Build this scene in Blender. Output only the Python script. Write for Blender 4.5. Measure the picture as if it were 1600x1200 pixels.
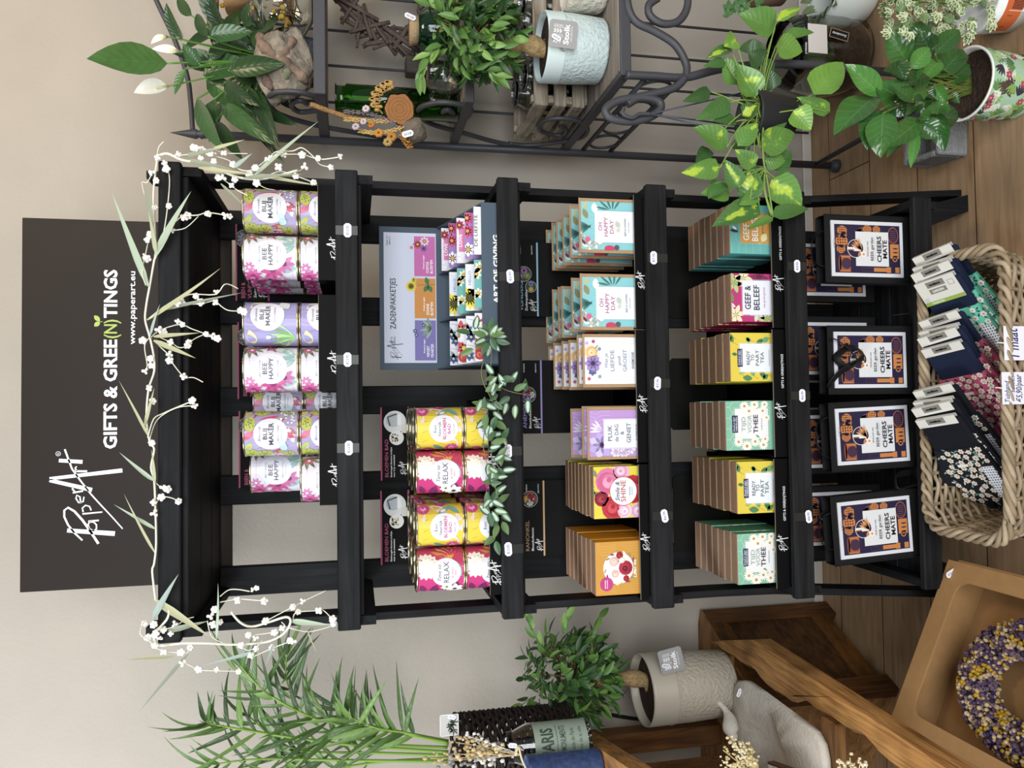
import bpy, bmesh, math, random
from mathutils import Vector, Matrix, Quaternion
for o in list(bpy.data.objects): bpy.data.objects.remove(o, do_unlink=True)
S = bpy.context.scene
COL = S.collection
PI = math.pi

# ------------------------------------------------------------------ camera
CAM = Vector((-.0263, 0, 1.56)); YAW, PIT, ROL, FPX = .0326, .202, -.0074, 1200.0
Fv = Vector((math.sin(YAW)*math.cos(PIT), math.cos(YAW)*math.cos(PIT), -math.sin(PIT)))
R0 = Vector((math.cos(YAW), -math.sin(YAW), 0)); U0 = R0.cross(Fv)
Rv = R0*math.cos(ROL) + U0*math.sin(ROL); Uv = -R0*math.sin(ROL) + U0*math.cos(ROL)
cd = bpy.data.cameras.new('camera'); cam = bpy.data.objects.new('camera', cd); COL.objects.link(cam)
cd.sensor_fit = 'HORIZONTAL'; cd.sensor_width = 36; cd.lens = 36*FPX/1600; cd.clip_start = .02
# the photograph was taken with the phone turned on its side: picture-right is real-world down
m = Matrix((-Uv, Rv, -Fv)).transposed().to_4x4(); m.translation = CAM
cam.matrix_world = m
S.camera = cam

# ------------------------------------------------------------------ light and exposure
S.view_settings.view_transform = 'Standard'; S.view_settings.look = 'None'
S.view_settings.gamma = 1; S.view_settings.use_curve_mapping = False
S.view_settings.exposure = .45
w = bpy.data.worlds.new('World'); S.world = w; w.use_nodes = True
bg = w.node_tree.nodes['Background']; bg.inputs[0].default_value = (.92, .95, 1, 1); bg.inputs[1].default_value = .235
def area(name, loc, target, sx, sy, power, color):
    l = bpy.data.lights.new(name, 'AREA'); l.shape = 'RECTANGLE'; l.size = sx; l.size_y = sy
    l.energy = power; l.color = color
    o = bpy.data.objects.new(name, l); COL.objects.link(o); o.location = loc
    o.rotation_euler = (Vector(target)-Vector(loc)).to_track_quat('-Z', 'Y').to_euler()
    return o
area('shop_front_daylight', (.35, -2.6, 2.1), (.05, 1.9, .95), 3.0, 2.0, 138, (.96, .98, 1))
area('side_window_daylight', (-2.4, .7, 2.75), (-.75, 2.38, 2.0), 1.3, 1.0, 52, (.90, .95, 1))
area('ceiling_lamp', (1.2, .95, 3.0), (.8, 2.38, 1.2), .6, .6, 13, (1, .78, .54))

# ------------------------------------------------------------------ picture -> place
def ray(x, y): return Fv + Rv*((1200-y)-600)/FPX - Uv*(x-800)/FPX
def atY(x, y, Y): d = ray(x, y); return CAM + d*((Y-CAM.y)/d.y)
def atX(x, y, X): d = ray(x, y); return CAM + d*((X-CAM.x)/d.x)
def atZ(x, y, Z): d = ray(x, y); return CAM + d*((Z-CAM.z)/d.z)

# ------------------------------------------------------------------ materials
def lin(c):
    if isinstance(c, str):
        c = c.lstrip('#'); c = [int(c[i:i+2], 16)/255 for i in (0, 2, 4)]
        return tuple(((v+.055)/1.055)**2.4 if v > .04045 else v/12.92 for v in c) + (1,)
    return tuple(c) + ((1,) if len(c) == 3 else ())
MC = {}
def mat(c, rough=.6, metal=0., spec=.4, trans=0., ior=1.45, bump=0, bscale=200, var=0, vscale=30, sub=0, alpha=1, name=None):
    k = (c, rough, metal, spec, trans, bump, bscale, var, vscale, sub, alpha)
    if k in MC: return MC[k]
    M = bpy.data.materials.new(name or 'm_%s' % str(c).strip('#')); M.use_nodes = True
    nt = M.node_tree; b = nt.nodes['Principled BSDF']
    b.inputs['Base Color'].default_value = lin(c); b.inputs['Roughness'].default_value = rough
    b.inputs['Metallic'].default_value = metal; b.inputs['Specular IOR Level'].default_value = spec
    b.inputs['Transmission Weight'].default_value = trans; b.inputs['IOR'].default_value = ior
    b.inputs['Alpha'].default_value = alpha
    if sub: b.inputs['Subsurface Weight'].default_value = sub; b.inputs['Subsurface Radius'].default_value = (.01, .01, .005)
    tc = nt.nodes.new('ShaderNodeTexCoord')
    if var:
        n = nt.nodes.new('ShaderNodeTexNoise'); n.inputs['Scale'].default_value = vscale; n.inputs['Detail'].default_value = 5
        nt.links.new(tc.outputs['Object'], n.inputs['Vector'])
        r = nt.nodes.new('ShaderNodeValToRGB'); L = lin(c)
        r.color_ramp.elements[0].position = .3; r.color_ramp.elements[1].position = .7
        r.color_ramp.elements[0].color = tuple(v*(1-var) for v in L[:3])+(1,)
        r.color_ramp.elements[1].color = tuple(min(1, v*(1+var)) for v in L[:3])+(1,)
        nt.links.new(n.outputs['Fac'], r.inputs['Fac']); nt.links.new(r.outputs['Color'], b.inputs['Base Color'])
    if bump:
        n = nt.nodes.new('ShaderNodeTexNoise'); n.inputs['Scale'].default_value = bscale; n.inputs['Detail'].default_value = 3
        nt.links.new(tc.outputs['Object'], n.inputs['Vector'])
        u = nt.nodes.new('ShaderNodeBump'); u.inputs['Strength'].default_value = bump; u.inputs['Distance'].default_value = .01
        nt.links.new(n.outputs['Fac'], u.inputs['Height']); nt.links.new(u.outputs['Normal'], b.inputs['Normal'])
    MC[k] = M; return M
def wood(name, c1, c2, axis='X', scale=1., rough=.55, stretch=14, knots=True, bump=.15, spec=.3):
    k = ('wood', name)
    if k in MC: return MC[k]
    M = bpy.data.materials.new(name); M.use_nodes = True; nt = M.node_tree; b = nt.nodes['Principled BSDF']
    b.inputs['Roughness'].default_value = rough; b.inputs['Specular IOR Level'].default_value = spec
    tc = nt.nodes.new('ShaderNodeTexCoord'); mp = nt.nodes.new('ShaderNodeMapping')
    s = [stretch*scale]*3; s['XYZ'.index(axis)] = scale
    mp.inputs['Scale'].default_value = s
    nt.links.new(tc.outputs['Object'], mp.inputs['Vector'])
    n = nt.nodes.new('ShaderNodeTexNoise'); n.inputs['Scale'].default_value = 3; n.inputs['Detail'].default_value = 8; n.inputs['Distortion'].default_value = .8
    nt.links.new(mp.outputs['Vector'], n.inputs['Vector'])
    r = nt.nodes.new('ShaderNodeValToRGB'); r.color_ramp.elements[0].position = .32; r.color_ramp.elements[1].position = .68
    r.color_ramp.elements[0].color = lin(c1); r.color_ramp.elements[1].color = lin(c2)
    nt.links.new(n.outputs['Fac'], r.inputs['Fac']); out = r.outputs['Color']
    if knots:
        n2 = nt.nodes.new('ShaderNodeTexNoise'); n2.inputs['Scale'].default_value = 3.5*scale; n2.inputs['Detail'].default_value = 2
        nt.links.new(tc.outputs['Object'], n2.inputs['Vector'])
        r2 = nt.nodes.new('ShaderNodeValToRGB'); r2.color_ramp.elements[0].position = .35; r2.color_ramp.elements[1].position = .62
        r2.color_ramp.elements[0].color = (.55, .55, .55, 1); r2.color_ramp.elements[1].color = (1.1, 1.1, 1.1, 1)
        nt.links.new(n2.outputs['Fac'], r2.inputs['Fac'])
        mx = nt.nodes.new('ShaderNodeMix'); mx.data_type = 'RGBA'; mx.blend_type = 'MULTIPLY'; mx.inputs['Factor'].default_value = 1
        nt.links.new(out, mx.inputs['A']); nt.links.new(r2.outputs['Color'], mx.inputs['B']); out = mx.outputs['Result']
    nt.links.new(out, b.inputs['Base Color'])
    u = nt.nodes.new('ShaderNodeBump'); u.inputs['Strength'].default_value = bump; u.inputs['Distance'].default_value = .004
    nt.links.new(n.outputs['Fac'], u.inputs['Height']); nt.links.new(u.outputs['Normal'], b.inputs['Normal'])
    MC[k] = M; return M
def glass(c='#ffffff', rough=.0, name='glass'):
    k = ('glass', c, rough)
    if k in MC: return MC[k]
    M = mat(c, rough, 0, .5, 1., 1.45, name=name); MC[k] = M; return M

# ------------------------------------------------------------------ mesh building
class MB:
    def __init__(s): s.v = []; s.f = []; s.m = []; s.sm = []; s.uv = {}
    def add(s, vs, fs, mi=0, smooth=False):
        o = len(s.v); s.v += [Vector(v) for v in vs]
        for f in fs: s.f.append([o+i for i in f]); s.m.append(mi); s.sm.append(smooth)
        return s
    def box(s, x0, x1, y0, y1, z0, z1, mi=0):
        vs = [(x, y, z) for x in (x0, x1) for y in (y0, y1) for z in (z0, z1)]
        return s.add(vs, [(0, 1, 3, 2), (4, 6, 7, 5), (0, 4, 5, 1), (2, 3, 7, 6), (0, 2, 6, 4), (1, 5, 7, 3)], mi)
    def bbox(s, x0, x1, y0, y1, z0, z1, bev=.002, mi=0):
        """box with chamfered edges"""
        o = len(s.v); b = min(bev, (x1-x0)*.45, (y1-y0)*.45, (z1-z0)*.45)
        if b <= 0: return s.box(x0, x1, y0, y1, z0, z1, mi)
        X, Y, Z = (x0, x1), (y0, y1), (z0, z1); vs = []; idx = {}
        for i in (0, 1):
            for j in (0, 1):
                for k in (0, 1):
                    sx, sy, sz = (1-2*i)*b, (1-2*j)*b, (1-2*k)*b
                    for a, p in enumerate(((X[i], Y[j]+sy, Z[k]+sz), (X[i]+sx, Y[j], Z[k]+sz), (X[i]+sx, Y[j]+sy, Z[k]))):
                        idx[i, j, k, a] = len(vs); vs.append(p)
        fs = []
        for i in (0, 1):
            fs.append([idx[i, 0, 0, 0], idx[i, 1, 0, 0], idx[i, 1, 1, 0], idx[i, 0, 1, 0]])
            fs.append([idx[0, i, 0, 1], idx[1, i, 0, 1], idx[1, i, 1, 1], idx[0, i, 1, 1]])
            fs.append([idx[0, 0, i, 2], idx[1, 0, i, 2], idx[1, 1, i, 2], idx[0, 1, i, 2]])
            for j in (0, 1):
                fs.append([idx[i, j, 0, 0], idx[i, j, 1, 0], idx[i, j, 1, 1], idx[i, j, 0, 1]])
                fs.append([idx[i, 0, j, 0], idx[i, 1, j, 0], idx[i, 1, j, 2], idx[i, 0, j, 2]])
                fs.append([idx[0, i, j, 1], idx[1, i, j, 1], idx[1, i, j, 2], idx[0, i, j, 2]])
                for k in (0, 1): fs.append([idx[i, j, k, 0], idx[i, j, k, 1], idx[i, j, k, 2]])
        return s.add(vs, fs, mi)
    def obox(s, c, ax, ay, az, mi=0):
        """oriented box: centre and three half-axis vectors"""
        c, ax, ay, az = Vector(c), Vector(ax), Vector(ay), Vector(az)
        vs = [c+ax*i+ay*j+az*k for i in (-1, 1) for j in (-1, 1) for k in (-1, 1)]
        return s.add(vs, [(0, 1, 3, 2), (4, 6, 7, 5), (0, 4, 5, 1), (2, 3, 7, 6), (0, 2, 6, 4), (1, 5, 7, 3)], mi)
    def prism(s, pts, d, mi=0):
        """polygon (3d points) extruded by vector d"""
        n = len(pts); d = Vector(d); vs = [Vector(p) for p in pts]; vs += [p+d for p in vs]
        fs = [tuple(range(n))[::-1], tuple(range(n, 2*n))] + [(i, (i+1) % n, n+(i+1) % n, n+i) for i in range(n)]
        return s.add(vs, fs, mi)
    def tube(s, pts, r, n=8, mi=0, cap=True, closed=False, flat=1., smooth=True):
        pts = [Vector(p) for p in pts]; N = len(pts)
        rs = r if isinstance(r, (list, tuple)) else [r]*N
        t0 = (pts[1]-pts[0]).normalized(); a = Vector((0, 0, 1)) if abs(t0.z) < .9 else Vector((1, 0, 0))
        nrm = t0.cross(a).normalized(); vs = []
        for i, p in enumerate(pts):
            if closed: t = (pts[(i+1) % N]-pts[i-1])
            else: t = pts[min(i+1, N-1)]-pts[max(i-1, 0)]
            if t.length < 1e-9: t = t0
            t = t.normalized(); nrm = nrm-t*nrm.dot(t)
            if nrm.length < 1e-6: nrm = t.orthogonal()
            nrm = nrm.normalized(); bn = t.cross(nrm)
            for k in range(n):
                an = 2*PI*k/n; vs.append(p+(nrm*math.cos(an)+bn*math.sin(an)*flat)*rs[i])
        fs = []
        for i in range(N if closed else N-1):
            j = (i+1) % N
            for k in range(n): fs.append((i*n+k, i*n+(k+1) % n, j*n+(k+1) % n, j*n+k))
        s.add(vs, fs, mi, smooth)
        if cap and not closed: 
            o = len(s.v)-len(vs); s.f += [[o+k for k in range(n)][::-1], [o+(N-1)*n+k for k in range(n)]]; s.m += [mi, mi]; s.sm += [False, False]
        return s
    def lathe(s, prof, n=32, c=(0, 0, 0), mi=0, smooth=True, axis=None):
        """profile [(r, z), ...] turned about z (or about another axis)"""
        vs = []; c = Vector(c); q = Vector((0, 0, 1)).rotation_difference(Vector(axis)) if axis else None
        for r, z in prof:
            for k in range(n):
                p = Vector((r*math.cos(2*PI*k/n), r*math.sin(2*PI*k/n), z))
                vs.append(c+(q @ p if q else p))
        fs = [(i*n+k, i*n+(k+1) % n, (i+1)*n+(k+1) % n, (i+1)*n+k) for i in range(len(prof)-1) for k in range(n)]
        return s.add(vs, fs, mi, smooth)
    def ball(s, c, r, n=8, mi=0, sc=(1, 1, 1)):
        c = Vector(c); vs = [c+Vector((0, 0, r*sc[2]))]; h = max(3, n//2)
        for i in range(1, h):
            t = PI*i/h
            for k in range(n): vs.append(c+Vector((r*sc[0]*math.sin(t)*math.cos(2*PI*k/n), r*sc[1]*math.sin(t)*math.sin(2*PI*k/n), r*sc[2]*math.cos(t))))
        vs.append(c-Vector((0, 0, r*sc[2]))); L = len(vs)-1
        fs = [(0, 1+k, 1+(k+1) % n) for k in range(n)]
        for i in range(h-2): fs += [(1+i*n+k, 1+(i+1)*n+k, 1+(i+1)*n+(k+1) % n, 1+i*n+(k+1) % n) for k in range(n)]
        fs += [(L, 1+(h-2)*n+(k+1) % n, 1+(h-2)*n+k) for k in range(n)]
        return s.add(vs, fs, mi, True)
    def leaf(s, base, d, up, L, W, droop=.25, fold=.12, wave=0., mi=0, shape='oval', mi2=None, thick=0, seg=7):
        """a bent leaf blade: from base along d, face towards up, with a midrib fold"""
        base = Vector(base); d = Vector(d).normalized(); up = Vector(up); up = up-d*up.dot(d)
        if up.length < 1e-4: up = d.orthogonal()
        up = up.normalized(); side = d.cross(up); vs = []
        for i in range(seg+1):
            t = i/seg
            if shape == 'heart': w = math.sin(PI*min(1, t**.62))**.8 * (1-.15*t)
            elif shape == 'blade': w = (math.sin(PI*t**.55))**.9 if t < 1 else 0
            elif shape == 'grass': w = min(1, t*4+.25)*(1-t**1.6)
            else: w = math.sin(PI*t**.8)**.85 if 0 < t < 1 else 0
            w = max(w, .0)*W*.5
            ang = droop*t*2.0
            # integrate the bend
            p = base + d*(L*(math.sin(ang)/(droop*2.0) if abs(droop) > 1e-3 else t)) - up*(L*((1-math.cos(ang))/(droop*2.0) if abs(droop) > 1e-3 else 0))
            nu = up*math.cos(ang)+d*math.sin(ang)
            wv = wave*W*math.sin(t*9)
            vs += [p+side*w*-1+nu*(fold*w*2+wv), p+side*w*-.5+nu*(fold*w*.6), p, p+side*w*.5+nu*(fold*w*.6), p+side*w+nu*(fold*w*2-wv)]
        fs = []; o = len(s.v)
        for i in range(seg):
            for k in range(4): fs.append((i*5+k, i*5+k+1, (i+1)*5+k+1, (i+1)*5+k))
        for i in range(seg+1):
            for k in range(5): s.uv[o+i*5+k] = (k/4, i/seg)
        s.add(vs, fs, mi, True)
        if mi2 is not None:
            nf = len(fs); st = len(s.m)-nf
            for i in range(nf):
                k = i % 4; row = i//4
                if (k in (1, 2)) and 0 < row < seg-1: s.m[st+i] = mi2
        return s
    def build(s, name, mats, parent=None, world=False, smooth=None):
        me = bpy.data.meshes.new(name); off = Vector((0, 0, 0))
        if parent is not None and world:
            p = parent
            while p is not None: off = off+p.location; p = p.parent
        me.from_pydata([tuple(v-off) for v in s.v], [], s.f)
        if not isinstance(mats, (list, tuple)): mats = [mats]
        for m_ in mats: me.materials.append(m_)
        me.polygons.foreach_set('material_index', s.m)
        me.polygons.foreach_set('use_smooth', [bool(smooth) if smooth is not None else x for x in s.sm])
        me.update()
        if s.uv:
            ul = me.uv_layers.new(name='leaf')
            for lp in me.loops: ul.data[lp.index].uv = s.uv.get(lp.vertex_index, (.5, .5))
        b = bmesh.new(); b.from_mesh(me); bmesh.ops.recalc_face_normals(b, faces=b.faces); b.to_mesh(me); b.free()
        o = bpy.data.objects.new(name, me); COL.objects.link(o)
        if parent is not None: o.parent = parent
        return o

def thing(name, label, cat, loc=(0, 0, 0), rz=0., group=None):
    o = bpy.data.objects.new(name, None); COL.objects.link(o); o.location = loc; o.rotation_euler = (0, 0, rz)
    o.empty_display_size = .02
    tag(o, label, cat, group); return o
def tag(o, label, cat, group=None):
    o['label'] = label; o['category'] = cat
    if group: o['group'] = group
    return o
def struct(o): o['kind'] = 'structure'; return o
def dup(root, loc=None, rz=None, label=None, group=None, scale=None):
    r = root.copy(); COL.objects.link(r)
    if loc is not None: r.location = loc
    if rz is not None: r.rotation_euler = (r.rotation_euler.x, r.rotation_euler.y, rz)
    if scale is not None: r.scale = scale
    if label: r['label'] = label
    if group: r['group'] = group
    def rec(a, b):
        for ch in list(a.children):
            c = ch.copy(); COL.objects.link(c); c.parent = b; rec(ch, c)
    rec(root, r); return r
ORD = ['front', 'second', 'third', 'fourth', 'fifth', 'sixth', 'seventh', 'eighth', 'ninth', 'tenth']
# ------------------------------------------------------------------ printed matter: flat layers on a face or wrapped round a can
TXT = {}
def text_mesh(s, bold=0., shear=0.):
    k = (s, bold, shear)
    if k not in TXT:
        cu = bpy.data.curves.new('t', 'FONT'); cu.body = s; cu.size = 1; cu.align_x = 'CENTER'; cu.offset = bold; cu.shear = shear; cu.resolution_u = 2
        ob = bpy.data.objects.new('t', cu); me = bpy.data.meshes.new_from_object(ob)
        vs = [(v.co.x, v.co.y) for v in me.vertices]; fs = [tuple(p.vertices) for p in me.polygons]
        x0 = min(v[0] for v in vs); x1 = max(v[0] for v in vs)
        TXT[k] = (vs, fs, x0, x1)
        bpy.data.objects.remove(ob); bpy.data.curves.remove(cu); bpy.data.meshes.remove(me)
    return TXT[k]
# the handwritten shop lettering as strokes (u right, v down), traced over a 600 x 420 field
def _el(cx, cy, rx, ry, n=14, a0=0, a1=2*PI): return [(cx+rx*math.cos(a0+(a1-a0)*i/n), cy+ry*math.sin(a0+(a1-a0)*i/n)) for i in range(n+1)]
def _z(*p): return [(1000-y, x) for x, y in p]      # zoomed picture coordinates to upright ones
SIG = [(_z((420, 915), (718, 935)), 1.25, 1.5), (_z((515, 977), (465, 930), (425, 880), (402, 830), (402, 790), (425, 772), (465, 795), (515, 850), (565, 920), (615, 998)), .5, .75),
       (_z((560, 862), (550, 880), (560, 905), (585, 918), (603, 905), (603, 880), (585, 862), (560, 862)), .45, .45), (_z((552, 858), (618, 852)), .5, .5),
       (_z((515, 812), (640, 800)), .5, .4), (_z((520, 800), (515, 775), (535, 758), (560, 765), (570, 790)), .45, .4),
       (_z((505, 745), (500, 705), (480, 695), (475, 715), (492, 742), (520, 735), (525, 705)), .45, .4), (_z((455, 680), (520, 668)), .5, .5), (_z((470, 675), (452, 655), (458, 645)), .5, .4),
       (_z((310, 602), (575, 662)), 1.1, 1.3), (_z((310, 592), (765, 540)), 1.0, 1.3), (_z((767, 905), (700, 830), (620, 745), (570, 690), (500, 600), (450, 530), (405, 408)), .35, .55),
       (_z((465, 545), (545, 545)), .6, .6), (_z((480, 545), (470, 525), (480, 515)), .5, .4), (_z((368, 478), (516, 487)), 1.1, 1.2)]
def ink(c, k=.80):
    """printing inks are duller than pure colours"""
    c = c.lstrip('#'); r, g, b = (int(c[i:i+2], 16) for i in (0, 2, 4)); l = .3*r+.55*g+.15*b
    return '#%02x%02x%02x' % tuple(int(max(0, min(255, l+(v-l)*k))) for v in (r, g, b))
class Deco:
    def __init__(s): s.p = []                                # (points, faces, colour, layer)
    def poly(s, pts, c, L=1): s.p.append((list(pts), [tuple(range(len(pts)))], c, L)); return s
    def rect(s, x0, y0, x1, y1, c, L=1, nx=1):
        nx = max(1, int(nx)); pts = [(x0+(x1-x0)*i/nx, y) for i in range(nx+1) for y in (y0, y1)]
        s.p.append((pts, [(2*i, 2*i+2, 2*i+3, 2*i+1) for i in range(nx)], c, L)); return s
    def frame(s, x0, y0, x1, y1, t, c, L=1, nx=1):
        s.rect(x0, y0, x1, y0+t, c, L, nx); s.rect(x0, y1-t, x1, y1, c, L, nx); s.rect(x0, y0, x0+t, y1, c, L); return s.rect(x1-t, y0, x1, y1, c, L)
    def disc(s, cx, cy, r, c, L=1, n=20, ry=None, rings=1):
        ry = ry or r; pts = [(cx, cy)]; fs = []
        for j in range(1, rings+1): pts += [(cx+r*j/rings*math.cos(2*PI*i/n), cy+ry*j/rings*math.sin(2*PI*i/n)) for i in range(n)]
        fs += [(0, 1+i, 1+(i+1) % n) for i in range(n)]
        for j in range(rings-1): fs += [(1+j*n+i, 1+(j+1)*n+i, 1+(j+1)*n+(i+1) % n, 1+j*n+(i+1) % n) for i in range(n)]
        s.p.append((pts, fs, c, L)); return s
    def ring(s, cx, cy, r, t, c, L=1, n=24):
        pts = []
        for i in range(n): a = 2*PI*i/n; pts += [(cx+r*math.cos(a), cy+r*math.sin(a)), (cx+(r-t)*math.cos(a), cy+(r-t)*math.sin(a))]
        s.p.append((pts, [(2*i, 2*((i+1) % n), 2*((i+1) % n)+1, 2*i+1) for i in range(n)], c, L)); return s
    def line(s, pts, w, c, L=1, w2=None):
        n = len(pts); P = []; w2 = w if w2 is None else w2
        for i, (x, y) in enumerate(pts):
            x0, y0 = pts[max(0, i-1)]; x1, y1 = pts[min(n-1, i+1)]; l = math.hypot(x1-x0, y1-y0) or 1
            ww = (w+(w2-w)*i/max(1, n-1))/2; nx, ny = -(y1-y0)/l*ww, (x1-x0)/l*ww
            P += [(x+nx, y+ny), (x-nx, y-ny)]
        s.p.append((P, [(2*i, 2*i+2, 2*i+3, 2*i+1) for i in range(n-1)], c, L)); return s
    def leaf(s, x, y, l, wd, a, c, L=1):
        ca, sa = math.cos(a), math.sin(a); P = []
        for i in range(7): t = i/6; P.append((t*l, math.sin(PI*t)**.8*wd/2 if 0 < i < 6 else 0))
        P += [(t, -v) for t, v in P[5:0:-1]]
        return s.poly([(x+ca*u-sa*v, y+sa*u+ca*v) for u, v in P], c, L)
    def flower(s, x, y, r, n, c, cc=None, L=1, wd=.55, a0=0, rc=.25):
        for i in range(n): s.leaf(x, y, r, r*wd, a0+2*PI*i/n, c, L)
        if cc: s.disc(x, y, r*rc, cc, L+1, 8)
        return s
    def rose(s, x, y, r, c, c2, c3, L=1):
        s.disc(x, y, r, c, L, 12); rnd = random.Random(int(x*1e5+y*1e4))
        for k, (f, cc) in enumerate(((.8, c2), (.58, c), (.4, c3), (.2, c2))):
            a = rnd.random()*6; s.disc(x+r*.12*math.cos(a), y+r*.12*math.sin(a), r*f, cc, L+1+k, 10)
        return s
    def text(s, t, x, y, h, c, L=3, wid=None, bold=.012, shear=0., align='C', rot=0.):
        """capital height h, centred on x with baseline y; wid squeezes the line to that width"""
        vs, fs, x0, x1 = text_mesh(t, bold, shear); k = h/.7; sx = k if not wid else wid/(x1-x0)
        ox = -(x0+x1)/2 if align == 'C' else -x0
        ca, sa = math.cos(rot), math.sin(rot)
        P = [(((u+ox)*sx), v*k) for u, v in vs]
        s.p.append(([(x+u*ca-v*sa, y+u*sa+v*ca) for u, v in P], fs, c, L)); return s
    def sig(s, x, y, wdt, c, L=3, k=1.):
        """handwritten lettering, left end x, middle y"""
        q = wdt/595
        for st, w1, w2 in SIG: s.line([(x+(u-2)*q, y-(v-540)*q) for u, v in st], w1*16*q*k, c, L, w2*16*q*k)
        return s
    def clip(s, x0, y0, x1, y1):
        """cut every printed shape to the face it is printed on"""
        out = []
        def cut(P, ax, lim, sg):
            R = []
            for i in range(len(P)):
                a, b = P[i-1], P[i]; da, db = (a[ax]-lim)*sg, (b[ax]-lim)*sg
                if (da >= 0) != (db >= 0):
                    t = da/(da-db); R.append((a[0]+(b[0]-a[0])*t, a[1]+(b[1]-a[1])*t))
                if db >= 0: R.append(b)
            return R
        for P, fs, c, L in s.p:
            if all(x0 <= u <= x1 and y0 <= v <= y1 for u, v in P): out.append((P, fs, c, L)); continue
            NP, NF = [], []
            for f in fs:
                q = [P[i] for i in f]
                for ax, lim, sg in ((0, x0, 1), (0, x1, -1), (1, y0, 1), (1, y1, -1)):
                    q = cut(q, ax, lim, sg)
                    if len(q) < 3: break
                if len(q) >= 3: NF.append(tuple(range(len(NP), len(NP)+len(q)))); NP += q
            if NF: out.append((NP, NF, c, L))
        s.p = out; return s
    def lift(s, sc, h):
        """move a finished design to the upper part of a face of height h"""
        c0 = s.p[0][2]; s.p = [([(u, v+(1-sc)*h) for u, v in P], f, c, L) for P, f, c, L in s.p]; s.p.insert(0, ([(-9, -9), (9, -9), (9, (1-sc)*h+.0005), (-9, (1-sc)*h+.0005)], [(0, 1, 2, 3)], c0, 0)); return s
    def build(s, name, parent, fn, rough=.55, step=.00022, gloss=.3):
        b = MB(); cols = []
        for P, fs, c, L in s.p:
            if c not in cols: cols.append(c)
            b.add([fn(u, v, L*step) for u, v in P], fs, cols.index(c))
        return b.build(name, [mat(ink(c), rough, spec=gloss) for c in cols], parent)
def flat(y=0.): return lambda u, v, e: (u, y-e, v)
def wrap(r): return lambda u, v, e: ((r+e)*math.sin(u/r), -(r+e)*math.cos(u/r), v)
# ------------------------------------------------------------------ the room
YW = 2.385
BLK = wood('black_stained_wood', '#121315', '#242527', 'X', 1.2, .62, 18, True, .25, .14)
BLKV = wood('black_stained_upright', '#111214', '#212224', 'Z', 1.2, .62, 18, True, .25, .14)
BLKY = wood('black_stained_side', '#0f1012', '#1e1f21', 'Y', 1.2, .62, 18, True, .25, .14)
def floor_material():
    M = bpy.data.materials.new('oak_floor'); M.use_nodes = True; nt = M.node_tree; b = nt.nodes['Principled BSDF']
    N = nt.nodes.new; L = nt.links.new
    tc = N('ShaderNodeTexCoord'); mp = N('ShaderNodeMapping'); mp.inputs['Location'].default_value = (.35, -.055, 0)
    L(tc.outputs['Object'], mp.inputs['Vector'])
    br = N('ShaderNodeTexBrick'); br.inputs['Scale'].default_value = 1; br.inputs['Brick Width'].default_value = 1.7; br.inputs['Row Height'].default_value = .202
    br.inputs['Mortar Size'].default_value = .0018; br.inputs['Mortar Smooth'].default_value = .2; br.offset = .37
    br.inputs['Color1'].default_value = lin('#a78b6c'); br.inputs['Color2'].default_value = lin('#b89c7c'); br.inputs['Mortar'].default_value = lin('#2a1d12')
    L(mp.outputs['Vector'], br.inputs['Vector'])
    m2 = N('ShaderNodeMapping'); m2.inputs['Scale'].default_value = (2, 26, 2); L(tc.outputs['Object'], m2.inputs['Vector'])
    n = N('ShaderNodeTexNoise'); n.inputs['Scale'].default_value = 2.5; n.inputs['Detail'].default_value = 9; n.inputs['Distortion'].default_value = .6; L(m2.outputs['Vector'], n.inputs['Vector'])
    r = N('ShaderNodeValToRGB'); r.color_ramp.elements[0].position = .3; r.color_ramp.elements[1].position = .7
    r.color_ramp.elements[0].color = (.74, .72, .69, 1); r.color_ramp.elements[1].color = (1.06, 1.05, 1.04, 1); L(n.outputs['Fac'], r.inputs['Fac'])
    m3 = N('ShaderNodeMapping'); m3.inputs['Scale'].default_value = (2.2, 5, 2); L(tc.outputs['Object'], m3.inputs['Vector'])
    n3 = N('ShaderNodeTexNoise'); n3.inputs['Scale'].default_value = 2; n3.inputs['Detail'].default_value = 3; L(m3.outputs['Vector'], n3.inputs['Vector'])
    r3 = N('ShaderNodeValToRGB'); r3.color_ramp.elements[0].position = .28; r3.color_ramp.elements[1].position = .45
    r3.color_ramp.elements[0].color = (.66, .60, .55, 1); r3.color_ramp.elements[1].color = (1, 1, 1, 1); L(n3.outputs['Fac'], r3.inputs['Fac'])
    def mul(a, c):
        x = N('ShaderNodeMix'); x.data_type = 'RGBA'; x.blend_type = 'MULTIPLY'; x.inputs['Factor'].default_value = 1
        L(a, x.inputs['A']); L(c, x.inputs['B']); return x.outputs['Result']
    L(mul(mul(br.outputs['Color'], r.outputs['Color']), r3.outputs['Color']), b.inputs['Base Color'])
    b.inputs['Roughness'].default_value = .5; b.inputs['Specular IOR Level'].default_value = .3
    u = N('ShaderNodeBump'); u.inputs['Strength'].default_value = .15; u.inputs['Distance'].default_value = .003
    L(n.outputs['Fac'], u.inputs['Height']); L(u.outputs['Normal'], b.inputs['Normal'])
    return M
struct(MB().box(-2.6, 2.6, -1.2, YW, -.04, 0).build('floor', floor_material()))
struct(MB().box(-2.6, 2.6, YW, YW+.1, -.04, 3.3).build('wall_back', mat('#a9a297', .85, spec=.15, bump=.12, bscale=90, var=.04, vscale=4, name='plaster')))
struct(MB().bbox(-2.6, 2.6, YW-.014, YW-.0005, .0005, .034, .004).build('baseboard_back', mat('#cfc9bf', .5, name='painted_skirting')))

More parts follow.
